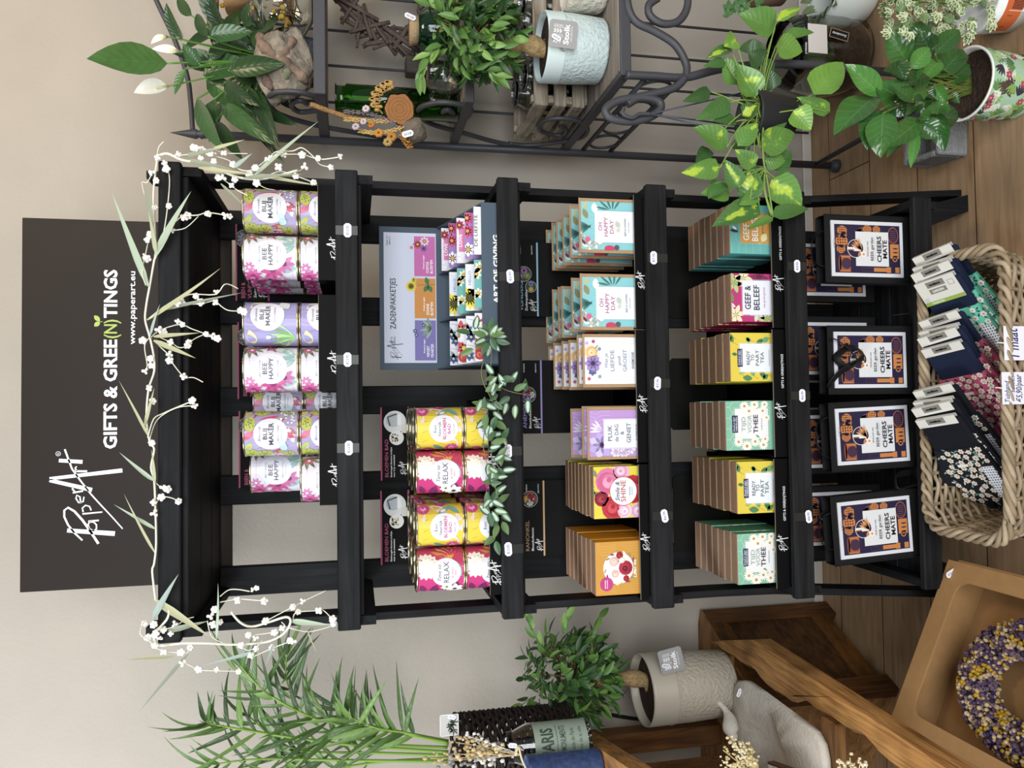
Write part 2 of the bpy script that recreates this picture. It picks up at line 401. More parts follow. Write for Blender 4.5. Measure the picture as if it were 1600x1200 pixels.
# ------------------------------------------------------------------ the black display rack
ZT = [1.935, 1.597, 1.258, .922, .579, .24]; ZS = [z-.037 for z in ZT]; RH = [.042, .046, .046, .049, .050, .050]
YF = 1.60
rack = thing('display_rack', 'tall black stained slatted wooden display rack with six shelves against the wall', 'rack', (0, 1.80, 0))
def rackpart(b, name, m=BLK): return b.build(name, m, rack, True)
for i, z in enumerate(ZT):
    rackpart(MB().bbox(-.47, .47, YF, YF+.018, z-RH[i], z, .0025), 'front_rail')
    for j in range(3):
        y0 = YF+.0185+j*.123; rackpart(MB().bbox(-.446, .446, y0, y0+.12, ZS[i]-.016, ZS[i], .002), 'shelf_board')
    for sx in (-1, 1):
        x0, x1 = sorted((sx*.447, sx*.4655)); zb = z-.077
        rackpart(MB().prism([(x0, YF+.0185, z-.002), (x0, YF+.0185, zb), (x0, YF+.36, zb), (x0, YF+.382, zb+.03), (x0, YF+.382, z-.002)], (x1-x0, 0, 0)), 'side_board', BLKY)
for x in (-.438, -.2165, 0, .2265, .438):
    rackpart(MB().bbox(x-.036, x+.036, 1.9835, 2.001, .06, 1.925, .003), 'back_slat', BLKV)
def post(sx):
    b = MB(); n = 14; vs = []
    for i in range(n+1):
        t = i/n; z = 1.985*(1-t); xo = .4672+(.047*max(0, (.6-z)/.6))
        for dx, dy in ((0, 1.716), (.016, 1.716), (.016, 1.776), (0, 1.776)): vs.append((sx*(xo+dx-.0), dy, z))
    fs = [(4*i+k, 4*i+(k+1) % 4, 4*i+4+(k+1) % 4, 4*i+4+k) for i in range(n) for k in range(4)]+[(0, 1, 2, 3), (4*n, 4*n+1, 4*n+2, 4*n+3)]
    return b.add(vs, fs)
for sx in (-1, 1):
    rackpart(post(sx), 'post', BLKV)
    rackpart(MB().prism([(sx*.41, 1.695, .158), (sx*.468, 1.695, 0), (sx*.511, 1.695, 0), (sx*.4695, 1.695, .158)], (0, .055, 0)), 'foot', BLKV)
# price labels taped on the rails
LBL = '#eceaf2'; TAPE = mat('#262624', .3, spec=.35, name='clear_tape_on_black')
def price_tag(name, parent, loc, txt, w=.029, h=.0155, rz=0., par_world=True):
    d = Deco(); c = h*.28
    d.poly([(-w/2, -h/2+c), (-w/2+c, -h/2), (w/2-c, -h/2), (w/2, -h/2+c), (w/2, h/2-c), (w/2-c, h/2), (-w/2+c, h/2), (-w/2, h/2-c)], LBL, 1)
    d.text(txt, 0, -h*.17, h*.36, '#5a64b0', 2, wid=w*.66)
    ca, sa = math.cos(rz), math.sin(rz)
    return d.build(name, parent, lambda u, v, e: (loc[0]+u*ca-v*sa, loc[1]-e*1.5, loc[2]+u*sa+v*ca), .5)
for (vx, vy, txt, rot) in ((543, 360, '€13,95', 0), (543, 562, '€13,95', 0), (545, 700, '€13,95', 0), (797, 432, '€5,97', .06), (794, 705, '€12,95', 0), (794, 858, '€12,95', .05),
                           (1021, 403, '€7,95', 0), (1027, 599, '€7,95', -.05), (1038, 806, '€6,95', .18), (1245, 416, '€4,95', 0), (1253, 618, '€6,95', 0), (1263, 807, '€8,95', .12)):
    p = atY(vx, vy, YF); i = min(range(6), key=lambda k: abs(ZT[k]-RH[k]/2-p.z)); zc = ZT[i]-RH[i]/2
    rackpart(MB().box(p.x-.0095, p.x+.0095, YF-.0006, YF-.0002, ZT[i]-RH[i]+.001, ZT[i]-.001), 'tape', TAPE)
    price_tag('price_label', rack, (p.x, YF-.0012-1.80, p.z), txt, rz=rot)

# ------------------------------------------------------------------ the sign above the rack
sg = thing('wall_sign', 'large dark brown rectangular sign above the rack with white lettering', 'sign', (0, 2.02, 1.90))
MB().bbox(-.441, .444, 2.008, 2.024, 1.86, 2.332, .0015).build('sign_board', mat('#28221e', .5, spec=.18, var=.03, vscale=3, name='sign_laminate'), sg, True)
def onsign(name, d): return d.build(name, sg, lambda u, v, e: (u, 2.008-e*1.5-sg.location.y, v-sg.location.z), .5)
def SP(x, y): p = atY(x, y, 2.008); return (p.x, p.z)
WHITE = '#f1f3fa'
d = Deco()
K = [(SP(600*0+zx/4, 600+zy/4)) for zx, zy in ((420, 915),)]
for st, w1, w2 in SIG:
    pts = [SP((v)/4, 600+(1000-u)/4) for u, v in st]
    d.line(pts, w1*.0075, WHITE, 1, w2*.0075)
x, z = SP(91, 709); d.ring(x, z, .0055, .001, WHITE, 1); d.text('R', x, z-.0022, .0045, WHITE, 1); onsign('logo_lettering', d)
d = Deco(); xa, za = SP(182, 701); xb, zb = SP(182, 530.5); xc = SP(182, 497.5)[0]; xd = SP(182, 421)[0]; h = .0285
d.text('GIFTS & GREE', (xa+xb)/2, za, h, WHITE, 1, wid=xb-xa, bold=.028); onsign('white_lettering', d); d = Deco(); d.text('TINGS', (xc+xd)/2, za, h, WHITE, 1, wid=xd-xc-.002, bold=.028)
onsign('white_lettering', d); d = Deco(); d.text('www.paperart.eu', (SP(211, 538)[0]+SP(211, 424)[0])/2, SP(211, 500)[1], .0135, WHITE, 1, wid=SP(211, 424)[0]-SP(211, 538)[0])
onsign('web_address', d)
GRN = '#a7c255'; d = Deco(); d.text('(N)', (xb+xc)/2, za, h, GRN, 1, wid=xc-xb-.006, bold=.015)
x, z = SP(152, 502); d.leaf(x-.001, z-.006, .017, .011, 2.3, GRN, 1); d.leaf(x, z-.006, .019, .011, .75, GRN, 1); d.line([(x-.001, z-.012), (x-.001, z-.004)], .0014, GRN, 1)
onsign('green_lettering', d)
# ------------------------------------------------------------------ printed tins
rnd = random.Random(5)
TIN = mat('#c9c4b2', .28, 1., name='tin_metal'); TINR = mat('#d8cfae', .22, 1., name='tin_rim')
def circ(d, r, v0, lines, bgc='#e3e5ee', u0=0.):
    d.disc(u0, v0, r, bgc, 6, 28, rings=3)
    for t, dv, h, c, wd, sh, bo in lines: d.text(t, u0, v0+dv, h, c, 8, wid=wd, shear=sh, bold=bo)
def d_blij(d, r, h, v0):
    W = PI*r
    d.rect(-W, .004, W, h-.004, '#a79cc6', 0, 40)
    for u in (-.075, -.012, .05, .11): 
        d.leaf(u, .004, .13, .03, 1.9, '#9483bd', 1); d.leaf(u+.02, h*.98, .08, .016, -1.1, '#d5406a', 1)
    for k in range(7): d.leaf(-.075+.022*k, .004+.012*(k % 3), .055, .013, 1.2+.5*(k % 3), ('#cf3357', '#e8e9ee', '#c2453f')[k % 3], 2)
    for (u, v, a) in ((-.052, .05, 1.9), (.058, .08, 1.2), (-.058, .10, 2.6), (.02, .107, .3), (.07, .02, .4)):
        d.leaf(u, v, .042, .026, a, '#b9c24a', 2)
        for k in range(6): d.disc(u+.006*(k+1)*math.cos(a)+.003*(-1)**k, v+.006*(k+1)*math.sin(a)+.002*(k % 3), .0017, '#4a5a2a', 3, 6)
    d.leaf(.025, .112, .06, .03, -.5, '#c5413c', 3)
    for u, v, a, c in ((-.07, .072, -.2, '#c33f63'), (-.068, .030, .5, '#d04a78'), (-.02, .010, .35, '#d6d9ea'), (-.06, .018, .9, '#a9c24e'), (.06, .095, 2.4, '#d2d05a'), (.05, .052, .5, '#cf4668'), (.062, .036, 1.9, '#8aa84a'), (-.045, .112, -.6, '#b7c44c'), (-.012, .112, -.9, '#d9567e'), (.0, .004, 1.2, '#b23a52')):
        d.leaf(u, v, .034, .013, a, c, 3); d.line([(u, v), (u+.03*math.cos(a), v+.03*math.sin(a))], .0006, '#6a4a6a', 4)
    for k in range(24): d.disc(.022+.04*rnd.random(), .008+.03*rnd.random(), .0022, '#eef3e6', 4, 6)
    for a in (.6, 1., 1.4, 1.8): d.line([(.045, .005), (.045+.04*math.cos(a), .005+.045*math.sin(a))], .0015, '#8fae62', 3)
    for u, v, ru, rv_ in ((.022, .098, .017, .011), (-.050, .095, .016, .013), (-.048, .070, .010, .018), (.055, .075, .013, .016), (-.055, .020, .014, .010), (.060, .020, .010, .014)):
        d.disc(u, v, ru, '#b5c24c', 4, 16, ry=rv_)
        for k in range(9): d.disc(u+ru*.75*math.cos(k*2.4)*(k/9+.15), v+rv_*.75*math.sin(k*2.4)*(k/9+.15), .0014, '#47562c', 5, 5)
    circ(d, .034, v0, (('Bloeiende', .020, .0052, '#6a5f80', .030, .35, 0), ('BLIJ', .007, .0085, '#3d3a48', .022, 0, .02), ('MAKER', -.0055, .0095, '#3d3a48', .046, 0, .02), ('BIJEN & VLINDERS', -.0165, .0034, '#7d7792', .034, 0, .01), ('zadenmengsel', -.022, .0024, '#7d7792', .022, 0, 0)))
    d.leaf(-.022, v0-.03, .018, .016, 2.6, '#a9cfd2', 9); d.leaf(-.022, v0-.03, .018, .016, 1.2, '#bfdfe0', 9)
def d_blij2(d, r, h, v0):
    W = PI*r; d.rect(-W, .004, W, h-.004, '#9a96cf', 0, 40)
    for k in range(9): a = 1.2+.25*k; d.line([(.03, h*.55), (.03+.075*math.cos(a), h*.55+.06*math.sin(a))], .0009, '#e0b7da', 2)
    for k in range(6): d.line([(-.01, h*.5), (-.01+.06*math.cos(.6+.4*k), h*.5+.05*math.sin(.6+.4*k))], .0013, '#d2568f', 2)
    for k in range(7): a = .9+.27*k; d.leaf(-.032, .006, .055, .007, a, ('#9fcf7d', '#6fa858')[k % 2], 3)
    for u, v, a in ((-.055, .09, .2), (-.06, .02, .6), (.06, .07, 2.4)): d.leaf(u, v, .04, .02, a, '#d9d79c', 2)
    d.rect(.052, .004, .075, h-.004, '#8a82c0', 1); d.leaf(.03, .02, .03, .022, .6, '#cdd8d2', 7); d.leaf(-.03, .055, .012, .01, 2, '#c3e0ea', 7)
    circ(d, .034, v0, (('Bloeiende', .020, .0052, '#6a5f80', .030, .35, 0), ('BLIJ', .007, .0085, '#3d3a48', .022, 0, .01), ('MAKER', -.0055, .0095, '#3d3a48', .046, 0, .01), ('BIJEN & VLINDERS', -.0165, .0034, '#7d7792', .034, 0, 0)), u0=.016)
def d_bee(d, r, h, v0):
    W = PI*r; d.rect(-W, .004, W, h-.004, '#dddbe6', 0, 40)
    for k in range(6): d.rect(-W, .012+.017*k, W, .0128+.017*k, '#dda6c4', 1, 40)
    d.rect(.052, .004, W, h-.004, '#e3c6bf', 1, 20)
    for u, v, s, c in ((-.05, .092, .02, '#e0559f'), (-.035, .052, .026, '#d6478f'), (-.02, .028, .022, '#cb6aa8'), (.062, .05, .024, '#bf3b53'), (-.066, .06, .018, '#e377b2')):
        d.flower(u, v, s, 8, c, '#8c2f6a', 3, .42, u*40)
    for u, v, a in ((.02, .006, 2.2), (.025, .006, 1.7), (.03, .006, 1.2), (.03, .01, .6), (-.03, .004, 1.9), (-.03, .004, 1.2), (.045, .03, 1.5)): d.leaf(u, v, .034, .011, a, '#8fbcb8', 2)
    for k in range(6): d.leaf(.055, .100, .034, .008, 2.2+.5*k, ('#77825c', '#59664a')[k % 2], 4)
    d.rose(-.06, .095, .013, '#e0559f', '#c53a86', '#f0a3cb', 5); d.leaf(.035, .035, .022, .018, .3, '#b8cbc2', 7)
    for u, v, s, c in ((-.062, .034, .013, '#e59ac4'), (-.028, .098, .012, '#d870ae'), (.045, .094, .013, '#c85a78'), (.035, .016, .010, '#a8cfc8'), (.066, .085, .012, '#c9a6b8')): d.flower(u, v, s, 7, c, '#f0dce8', 4, .4, v*60)
    for k in range(14): a = k*1.7; d.line([(-.07+.01*k, .02+.006*(k % 5)), (-.07+.01*k+.012*math.cos(a), .02+.006*(k % 5)+.012*math.sin(a))], .0006, '#7d9a98', 4)
    circ(d, .034, v0, (("don't worry", .019, .0052, '#8a8098', .034, .35, 0), ('BEE', .0065, .009, '#3d3a48', .023, 0, .01), ('HAPPY', -.0055, .009, '#3d3a48', .044, 0, .01), ('BIJEN & VLINDERS', -.0165, .0034, '#9a93ab', .034, 0, 0), ('zadenmengsel', -.022, .0024, '#9a93ab', .022, 0, 0)))
def d_relax(d, r, h, v0):
    W = PI*r; d.rect(-W, .004, W, h-.004, '#d82f7c', 0, 40); d.rect(.02, .004, W, h-.004, '#d03660', 1, 20)
    for k in range(9):
        u = -.07+.02*k; d.line([(u, .004), (u+.02, .03), (u, .056)], .0007, '#ef9fc4', 2)
    for k in range(16): d.leaf(.015, .085, .030, .014, 2*PI*k/16, '#e6dfd3', 3)
    for k in range(10): d.leaf(.015, .085, .019, .010, .3+2*PI*k/10, '#f3ece0', 4)
    for k in range(5): d.leaf(.028, .03, .05, .010, -.3+.35*k, ('#d98b3a', '#e8b04e')[k % 2], 3)
    for u, v, a in ((-.055, .085, .4), (-.055, .075, -.5), (-.06, .06, .2), (-.062, .02, 1.1), (-.04, .012, .7)): d.leaf(u, v, .03, .013, a, '#7d2360', 4)
    d.flower(-.045, .022, .02, 7, '#f2f0ea', '#3a4032', 7, .6); d.flower(-.035, .04, .014, 7, '#e9f0dc', '#6f8a4a', 7, .6); d.leaf(-.01, .01, .035, .012, .3, '#8fb6a4', 5)
    circ(d, .031, v0, (('Time to', .011, .0075, '#4b4658', .034, .3, 0), ('RELAX', -.006, .0115, '#4b4658', .044, 0, .0), ('BLOEMEN', -.0155, .0035, '#c03f86', .022, 0, 0), ('BAD', -.0215, .0035, '#c03f86', .011, 0, 0)))
def d_bad(d, r, h, v0):
    W = PI*r; d.rect(-W, .004, W, h-.004, '#e6cb2b', 0, 40); d.rect(.03, .004, W, h-.004, '#cfae2a', 1, 20)
    for k in range(7): u = -.07+.022*k; d.line([(u, .01+.01*(k % 3)), (u+.012, .05), (u-.004, .09)], .0006, '#7a6a2a', 2)
    for u, v, s in ((.045, .09, .016), (-.05, .025, .015), (-.06, .075, .012), (.065, .05, .014)): d.rose(u, v, s, '#de5b8e', '#c93a73', '#f0a0bf', 3)
    for u, v, a in ((.05, .105, 3.6), (.02, .108, -.3), (-.05, .012, .5), (-.01, .008, .25), (.055, .075, 4.2)): d.leaf(u, v, .042, .018, a, '#e3cdc8', 3)
    for u, v, a in ((-.066, .095, .2), (-.06, .04, .9), (.03, .012, .8), (.05, .03, 2.2)): d.leaf(u, v, .034, .012, a, '#5d9a8a', 4)
    circ(d, .031, v0, (('Een', .0155, .0065, '#555a68', .015, 0, 0), ('heerlijk', .006, .0065, '#555a68', .030, 0, 0), ('BLOEMEN', -.0055, .0072, '#cf3f86', .046, 0, .01), ('BAD', -.0150, .0068, '#cf3f86', .021, 0, .01), ('voor jou', -.0235, .0045, '#7a7f8d', .020, .3, 0)))
CR = {}
def make_tin(name, fn, r, h, v0, key):
    t = thing(name, 'x', 'tin'); 
    MB().lathe([(0, .0015), (r*.93, .0015), (r*.955, .004), (r*.955, h-.004), (r*.93, h-.0045), (0, h-.0045)], 36).build('body', TIN, t)
    for z in (.0022, h-.0022): MB().tube([(r*.965*math.cos(2*PI*k/36), r*.965*math.sin(2*PI*k/36), z) for k in range(36)], .0021, 6, closed=True).build('rim', TINR, t)
    d = Deco(); fn(d, r*.965, h, v0); d.clip(-PI*r*.965, .0042, PI*r*.965, h-.0042).build('printed_label', t, wrap(r*.962), .35, gloss=.5)
    CR[key] = (t, r, h); return t
TINS = {}
def place_tin(key, x, y, z, rz, label, group):
    t, r, h = CR[key]
    if key not in TINS: TINS[key] = 1; t.location = (x, y, z); t.rotation_euler = (0, 0, rz); t['label'] = label; t['group'] = group; return t
    return dup(t, (x, y, z), rz, label, group)
r1 = (atY(430, 297, 1.70).x-atY(430, 367, 1.70).x)/2; h1 = .1125
make_tin('seed_tin', d_blij, r1, h1, h1*.50, 'blij'); make_tin('seed_tin', d_blij2, r1, h1, h1*.55, 'blij2'); make_tin('seed_tin', d_bee, r1, h1, h1*.5, 'bee')
r2 = r1*.985; h2 = .1055
make_tin('bath_tin', d_relax, r2, h2, h2*.40, 'relax'); make_tin('bath_tin', d_bad, r2, h2, h2*.42, 'bad')
def tins(key, y0, y1, zs, yy, rows, name, grp, z1=True, dx=.0):
    xc = (atY(430 if zs == ZS[1] else 690, y0, yy).x+atY(430 if zs == ZS[1] else 690, y1, yy).x)/2; t, r, h = CR[key]
    for k in range(rows):
        for lv in (0, 1):
            where = ('top' if lv else 'bottom')+(' front' if k == 0 else ' of the '+ORD[k]+' row back')
            place_tin(key, xc+dx*k, yy+k*2.04*r, zs+.0012+lv*(h+.0008), (0, .05, -.06)[k % 3], '%s, %s' % (name, where), grp)
    return xc
G1 = 'printed seed tins on the upper shelf'
xa_ = tins('blij', 297, 367, ZS[1], 1.70, 2, 'lime and lavender BLIJ MAKER tin in the rightmost tray', G1)
tins('bee', 368.5, 439, ZS[1], 1.70, 3, 'pink flowered BEE HAPPY tin in the rightmost tray', G1)
tins('blij2', 473, 541.5, ZS[1], 1.70, 1, 'purple BLIJ MAKER tin in the middle tray', G1)
tins('bee', 543, 612, ZS[1], 1.70, 3, 'pink flowered BEE HAPPY tin in the middle tray', G1)
tins('blij', 642.5, 711.5, ZS[1], 1.70, 1, 'lime and lavender BLIJ MAKER tin in the leftmost tray', G1)
xq = (atY(500, 712, 1.70).x+atY(500, 782.5, 1.70).x)/2
place_tin('bee', xq, 1.70, ZS[1]+.001, 0, 'pink flowered BEE HAPPY tin in the leftmost tray, lower front one, empty above', G1)
place_tin('bee', xq+.012, 1.80, ZS[1]+.001, .1, 'pink flowered BEE HAPPY tin in the leftmost tray, lower one of the second row', G1)
place_tin('bee', xq+.012, 1.80, ZS[1]+.001+h1+.0008, .1, 'pink flowered BEE HAPPY tin in the leftmost tray, standing back on the second row', G1)
place_tin('blij', atY(460, 636, 1.86).x+.012, 1.86, ZS[1]+.001+h1+.0008, 0, 'shaded BLIJ MAKER tin at the back of the leftmost tray, upper one', G1)
place_tin('blij', atY(460, 636, 1.86).x+.012, 1.86, ZS[1]+.001, 0, 'shaded BLIJ MAKER tin at the back of the leftmost tray, lower one', G1)
G2 = 'printed bath tins on the second shelf'
tins('bad', 635.5, 703, ZS[2], 1.70, 3, 'yellow BLOEMEN BAD tin in the right hand tray', G2)
tins('relax', 703.5, 771, ZS[2], 1.70, 3, 'pink RELAX tin in the right hand tray', G2)
tins('bad', 785, 853.5, ZS[2], 1.70, 3, 'yellow BLOEMEN BAD tin in the far left tray', G2)
tins('relax', 854, 922.5, ZS[2], 1.70, 3, 'pink RELAX tin in the far left tray', G2)

# ------------------------------------------------------------------ black cardboard trays
CARD = mat('#0d0d0d', .6, spec=.1, name='black_card'); CUT = mat('#6e675c', .8, name='card_cut_edge')
def tray(x0, x1, zs, hf, yf, yb, label, group, hs=None, sig=None, sub=None, color=CARD, name='display_tray', edge=True):
    t = thing(name, label, 'tray', ((x0+x1)/2, (yf+yb)/2, zs), group=group); q = .0025; hs = hs or hf; z0 = zs+.0003; x0 += .0008; x1 -= .0008
    b = MB().box(x0, x1, yf, yf+q, z0, zs+hf).box(x0, x0+q, yf+q, yb-q, z0+.0006, zs+hs).box(x1-q, x1, yf+q, yb-q, z0+.0006, zs+hs).box(x0, x1, yb-q, yb, z0, zs+hs).box(x0+q, x1-q, yf+q, yb-q, z0, z0+.0006)
    b.build('tray_body', color, t, True)
    if edge: MB().box(x0, x1, yf-.0003, yf+q, zs+hf, zs+hf+.0007).build('cut_edge', CUT, t, True)
    if sig:
        d = Deco(); su, sv, sw = sig; d.sig(su, sv, sw, '#f4f4f4', 1, 1.25)
        fn = lambda u, v, e: (u-t.location.x, yf-e-t.location.y, v-t.location.z)
        d.build('printed_logo', t, fn)
        if sub: d = Deco(); d.text(sub[0], sub[1], sub[2], sub[3], '#e8e8e8', 1, wid=sub[4], bold=.01); d.build('printed_line', t, fn)
    return t
def header(t, V0, y0, y1, Y, zs, draw, colr=CARD, V1=None):
    """upright back card of a tray"""
    x0 = atY(V0, y1, Y).x; x1 = atY(V0, y0, Y).x; z1 = atY(V0, (y0+y1)/2, Y).z
    b = MB().prism([(x0, Y, zs+.002), (x1, Y, zs+.002), (x1, Y, z1-.01), (x1-.01, Y, z1), (x0+.01, Y, z1), (x0, Y, z1-.01)], (0, .002, 0))
    h = b.build('header_card', colr, t, True)
    if draw:
        d = Deco(); draw(d, x0, x1, z1); d.build('printed_header', h, lambda u, v, e: (u-t.location.x, Y-e-t.location.y, v-t.location.z))
    return h
PINKC = '#b8416f'
def hd_bijen(line, tc, dz=.0, dz2=.075):
    def f(d, x0, x1, z1):
        d.rect(x0, z1-dz-.0035, x1, z1-dz, line, 1); 
        if dz2: d.rect(x0, z1-dz2-.004, x1, z1-dz2, line, 1)
        d.text('BIJEN &', x0+.026, z1-dz-.022, .009, tc, 1, wid=.038); d.text('VLINDERS', x0+.036, z1-dz-.037, .009, tc, 1, wid=.060); d.text('Zadenpakket', x0+.033, z1-dz-.048, .0055, '#e9e9e9', 1, wid=.05, bold=.01)
        d.sig(x0+.007, z1-dz-.062, .04, '#f2f2f2', 1, 1.3)
        for u, v, r, c1, c2 in ((x1-.035, z1-dz-.022, .022, '#8b7bb8', '#c9c26a'), (x1-.075, z1-dz-.030, .017, '#5d7a45', '#d9b23a')):
            d.disc(u, v, r, '#cfcfc9', 1); d.disc(u, v, r-.0008, '#445a38', 2); d.flower(u, v, r*.85, 10, c1, c2, 3, .3)
    return f
GT1 = 'black tin trays on the upper shelf'
T = tray(atY(515, 438, 1.63).x, atY(515, 288, 1.63).x, ZS[1], .072, 1.632, 1.955, 'black cardboard tray under the tins at the right end of the upper shelf', GT1, sig=(atY(518, 407, 1.632).x, ZS[1]+.036, .050))
header(T, 368, 350, 470, 1.949, ZS[1], hd_bijen(PINKC, PINKC))
T = tray(atY(515, 611, 1.63).x, atY(515, 460, 1.63).x, ZS[1], .072, 1.632, 1.955, 'black cardboard tray under the purple tins in the middle of the upper shelf', GT1, sig=(atY(518, 585, 1.632).x, ZS[1]+.036, .050))
header(T, 371, 503.5, 623.5, 1.949, ZS[1], hd_bijen(PINKC, PINKC))
T = tray(atY(515, 790, 1.63).x, atY(515, 637, 1.63).x, ZS[1], .072, 1.632, 1.955, 'black cardboard tray at the left end of the upper shelf, half empty on its left', GT1, sig=(atY(518, 762, 1.632).x, ZS[1]+.036, .050))
header(T, 373, 642.5, 762.5, 1.949, ZS[1], hd_bijen(PINKC, PINKC))
def hd_bad(d, x0, x1, z1):
    d.rect(x0, z1-.004, x1, z1, PINKC, 1); d.rect(x0, z1-.072, x1, z1-.0675, '#c5457a', 1)
    d.text('BLOEMEN BAD', x0+.055, z1-.019, .0085, PINKC, 1, wid=.094); d.text('Gedroogde bloemen builtjes', x0+.045, z1-.028, .004, '#eeeeee', 1, wid=.075, bold=.01); d.text('voor in je voetenbad', x0+.035, z1-.035, .004, '#eeeeee', 1, wid=.055, bold=.01)
    d.sig(x0+.012, z1-.057, .036, '#f2f2f2', 1, 1.3)
    u, v = x1-.037, z1-.036; d.disc(u, v, .028, '#dcdfdc', 1, 26); d.disc(u+.005, v+.004, .018, '#b9c0c6', 2); d.line([(u-.01, v+.012), (u+.012, v+.018), (u+.02, v-.005)], .004, '#4c5648', 3); d.rect(u-.008, v-.015, u+.018, v-.006, '#eef0f0', 3)
    u -= .040; v -= .004; d.disc(u, v, .018, '#e6e6e2', 4, 22)
    for k in range(22): d.disc(u+.011*(rnd.random()-.5)*1.6, v+.004+.010*(rnd.random()-.5)*1.6, .0022, ('#a38a4a', '#7d7340', '#c2a968')[k % 3], 5, 6)
    d.rect(u+.012, v-.028, u+.034, v-.012, '#d7d3c8', 5)
GT2 = 'black tin trays on the second shelf'
T = tray(atY(766, 931, 1.63).x, atY(766, 778, 1.63).x, ZS[2], .058, 1.632, 1.955, 'black cardboard tray under the bath tins at the far left of the second shelf', GT2, sig=(atY(783, 914, 1.632).x, ZS[2]+.042, .055))
header(T, 594.5, 767, 883, 1.949, ZS[2], hd_bad)
T = tray(atY(766, 776, 1.63).x, atY(766, 622, 1.63).x, ZS[2], .058, 1.632, 1.955, 'black cardboard tray under the bath tins behind the artificial trailing plant', GT2, sig=(atY(783, 748, 1.632).x, ZS[2]+.042, .055))
header(T, 594.5, 636.5, 751, 1.949, ZS[2], hd_bad)

# ------------------------------------------------------------------ blue-grey seed packet stand
SLATE = mat('#475563', .55, spec=.25, name='slate_blue_card')
x0, x1 = atY(753, 568, 1.632).x, atY(753, 316, 1.632).x; zl = atY(753, 440, 1.632).z
st_ = thing('seed_packet_stand', 'blue grey card counter stand with a white ZADENPAKKETJES header card', 'display stand', ((x0+x1)/2, 1.75, ZS[2]))
zb_ = atY(683, 440, 1.88).z; q = .0025; z0 = ZS[2]+.0003
b = MB().box(x0, x1, 1.632, 1.632+q, z0, zl).box(x0+q, x1-q, 1.6345, 1.88, z0, z0+.002)
for xx in (x0, x1-q): b.prism([(xx, 1.6345, z0), (xx, 1.883, z0), (xx, 1.883, zb_), (xx, 1.6345, zl)], (q, 0, 0))
b.box(x0, x1, 1.883, 1.886, z0, atY(597, 460, 1.88).z+.006)
b.build('stand_body', SLATE, st_, True)
xs_ = [x0+(x1-x0)*k/3 for k in range(4)]
for k in (1, 2): MB().prism([(xs_[k], 1.6347, z0+.002), (xs_[k], 1.882, z0+.002), (xs_[k], 1.882, zb_-.004), (xs_[k], 1.6347, zl-.006)], (.0015, 0, 0)).build('divider', SLATE, st_, True)
def zaden(d):
    X0, X1 = atY(640, 567, 1.88).x, atY(640, 363.5, 1.88).x; Z1, Z0 = atY(600, 460, 1.88).z, atY(682, 460, 1.88).z; H = Z1-Z0; Wd = X1-X0
    d.rect(X0, Z0, X1, Z1, '#c9d0e4', 1); d.sig(X0+.008, Z1-.026, .050, '#33343c', 2, 1.1)
    d.text('ART OF', X0+.055, Z1-.020, .0045, '#33343c', 2, wid=.018, bold=.01); d.text('GIVING', X0+.055, Z1-.027, .0045, '#33343c', 2, wid=.018, bold=.01)
    d.text('ZADENPAKKETJES', X0+.145, Z1-.028, .0135, '#33343c', 2, wid=.125)
    d.text('BEKIJK UW', X1-.02, Z1-.010, .003, '#33343c', 2, wid=.024); d.text('IMPACT', X1-.02, Z1-.016, .003, '#33343c', 2, wid=.02)
    pw = Wd/3-.004; names = (('VERGEET', 'ME-NIETJES', '#7a70ba'), ('ZONNE', 'BLOEMEN', '#d98a35'), ('COSMOS', 'BLOEMEN', '#cf62ad'))
    for k, (a, c, colr) in enumerate(names):
        u0 = X0+.006+k*(pw+.001); u1 = u0+pw-.004; d.rect(u0, Z0+.002, u1, Z0+H*.42, colr, 2)
        d.text('Kweek je eigen', u0+pw*.34, Z0+.029, .0038, '#ffffff', 3, wid=.034, shear=.3); d.text(a, u0+.022, Z0+.0185, .0062, '#ffffff', 3, wid=.028, bold=.01); d.text(c, u0+.024, Z0+.0085, .0062, '#ffffff', 3, wid=.033, bold=.01)
        f = u1-.016
        if k == 0:
            for a2 in range(6): d.leaf(f-.004, Z0+.012, .03, .007, .4+.45*a2, ('#7d9a86', '#93b09b')[a2 % 2], 4)
            for u, v in ((f-.01, Z0+.053), (f-.02, Z0+.05), (f+.004, Z0+.032)): d.flower(u, v, .006, 5, '#4c5a9a', '#e8e2a0', 5, .7)
        elif k == 1:
            d.line([(f+.002, Z0+.003), (f-.002, Z0+.06)], .0012, '#5d7a3a', 4); d.flower(f-.004, Z0+.062, .015, 14, '#e6cf2c', '#5a4a1a', 5, .3); d.flower(f+.012, Z0+.055, .008, 10, '#d8c43a', '#5a4a1a', 5, .35)
            for a2 in (.3, 2.6, 3.6): d.leaf(f, Z0+.02, .02, .011, a2, '#3f7a45', 4)
        else:
            d.flower(f-.004, Z0+.045, .012, 8, '#c24a62', '#e8c040', 5, .5); d.flower(f+.004, Z0+.028, .012, 8, '#f0cfe2', '#d8a030', 6, .5); d.flower(f-.014, Z0+.03, .009, 7, '#8658a8', '#402a5a', 5, .5); d.flower(f-.012, Z0+.06, .006, 6, '#e69ab0', None, 5, .6)
d = Deco(); zaden(d); hc = d.build('header_print', st_, lambda u, v, e: (u-st_.location.x, 1.883-e-st_.location.y, v-st_.location.z))
d = Deco(); d.text('ART OF GIVING', (x0+x1)/2+.03, atY(776, 470, 1.632).z-.006, .012, '#f2f2f2', 1, wid=.15, bold=.03); d.build('front_lettering', st_, lambda u, v, e: (u-st_.location.x, 1.632-e-st_.location.y, v-st_.location.z))
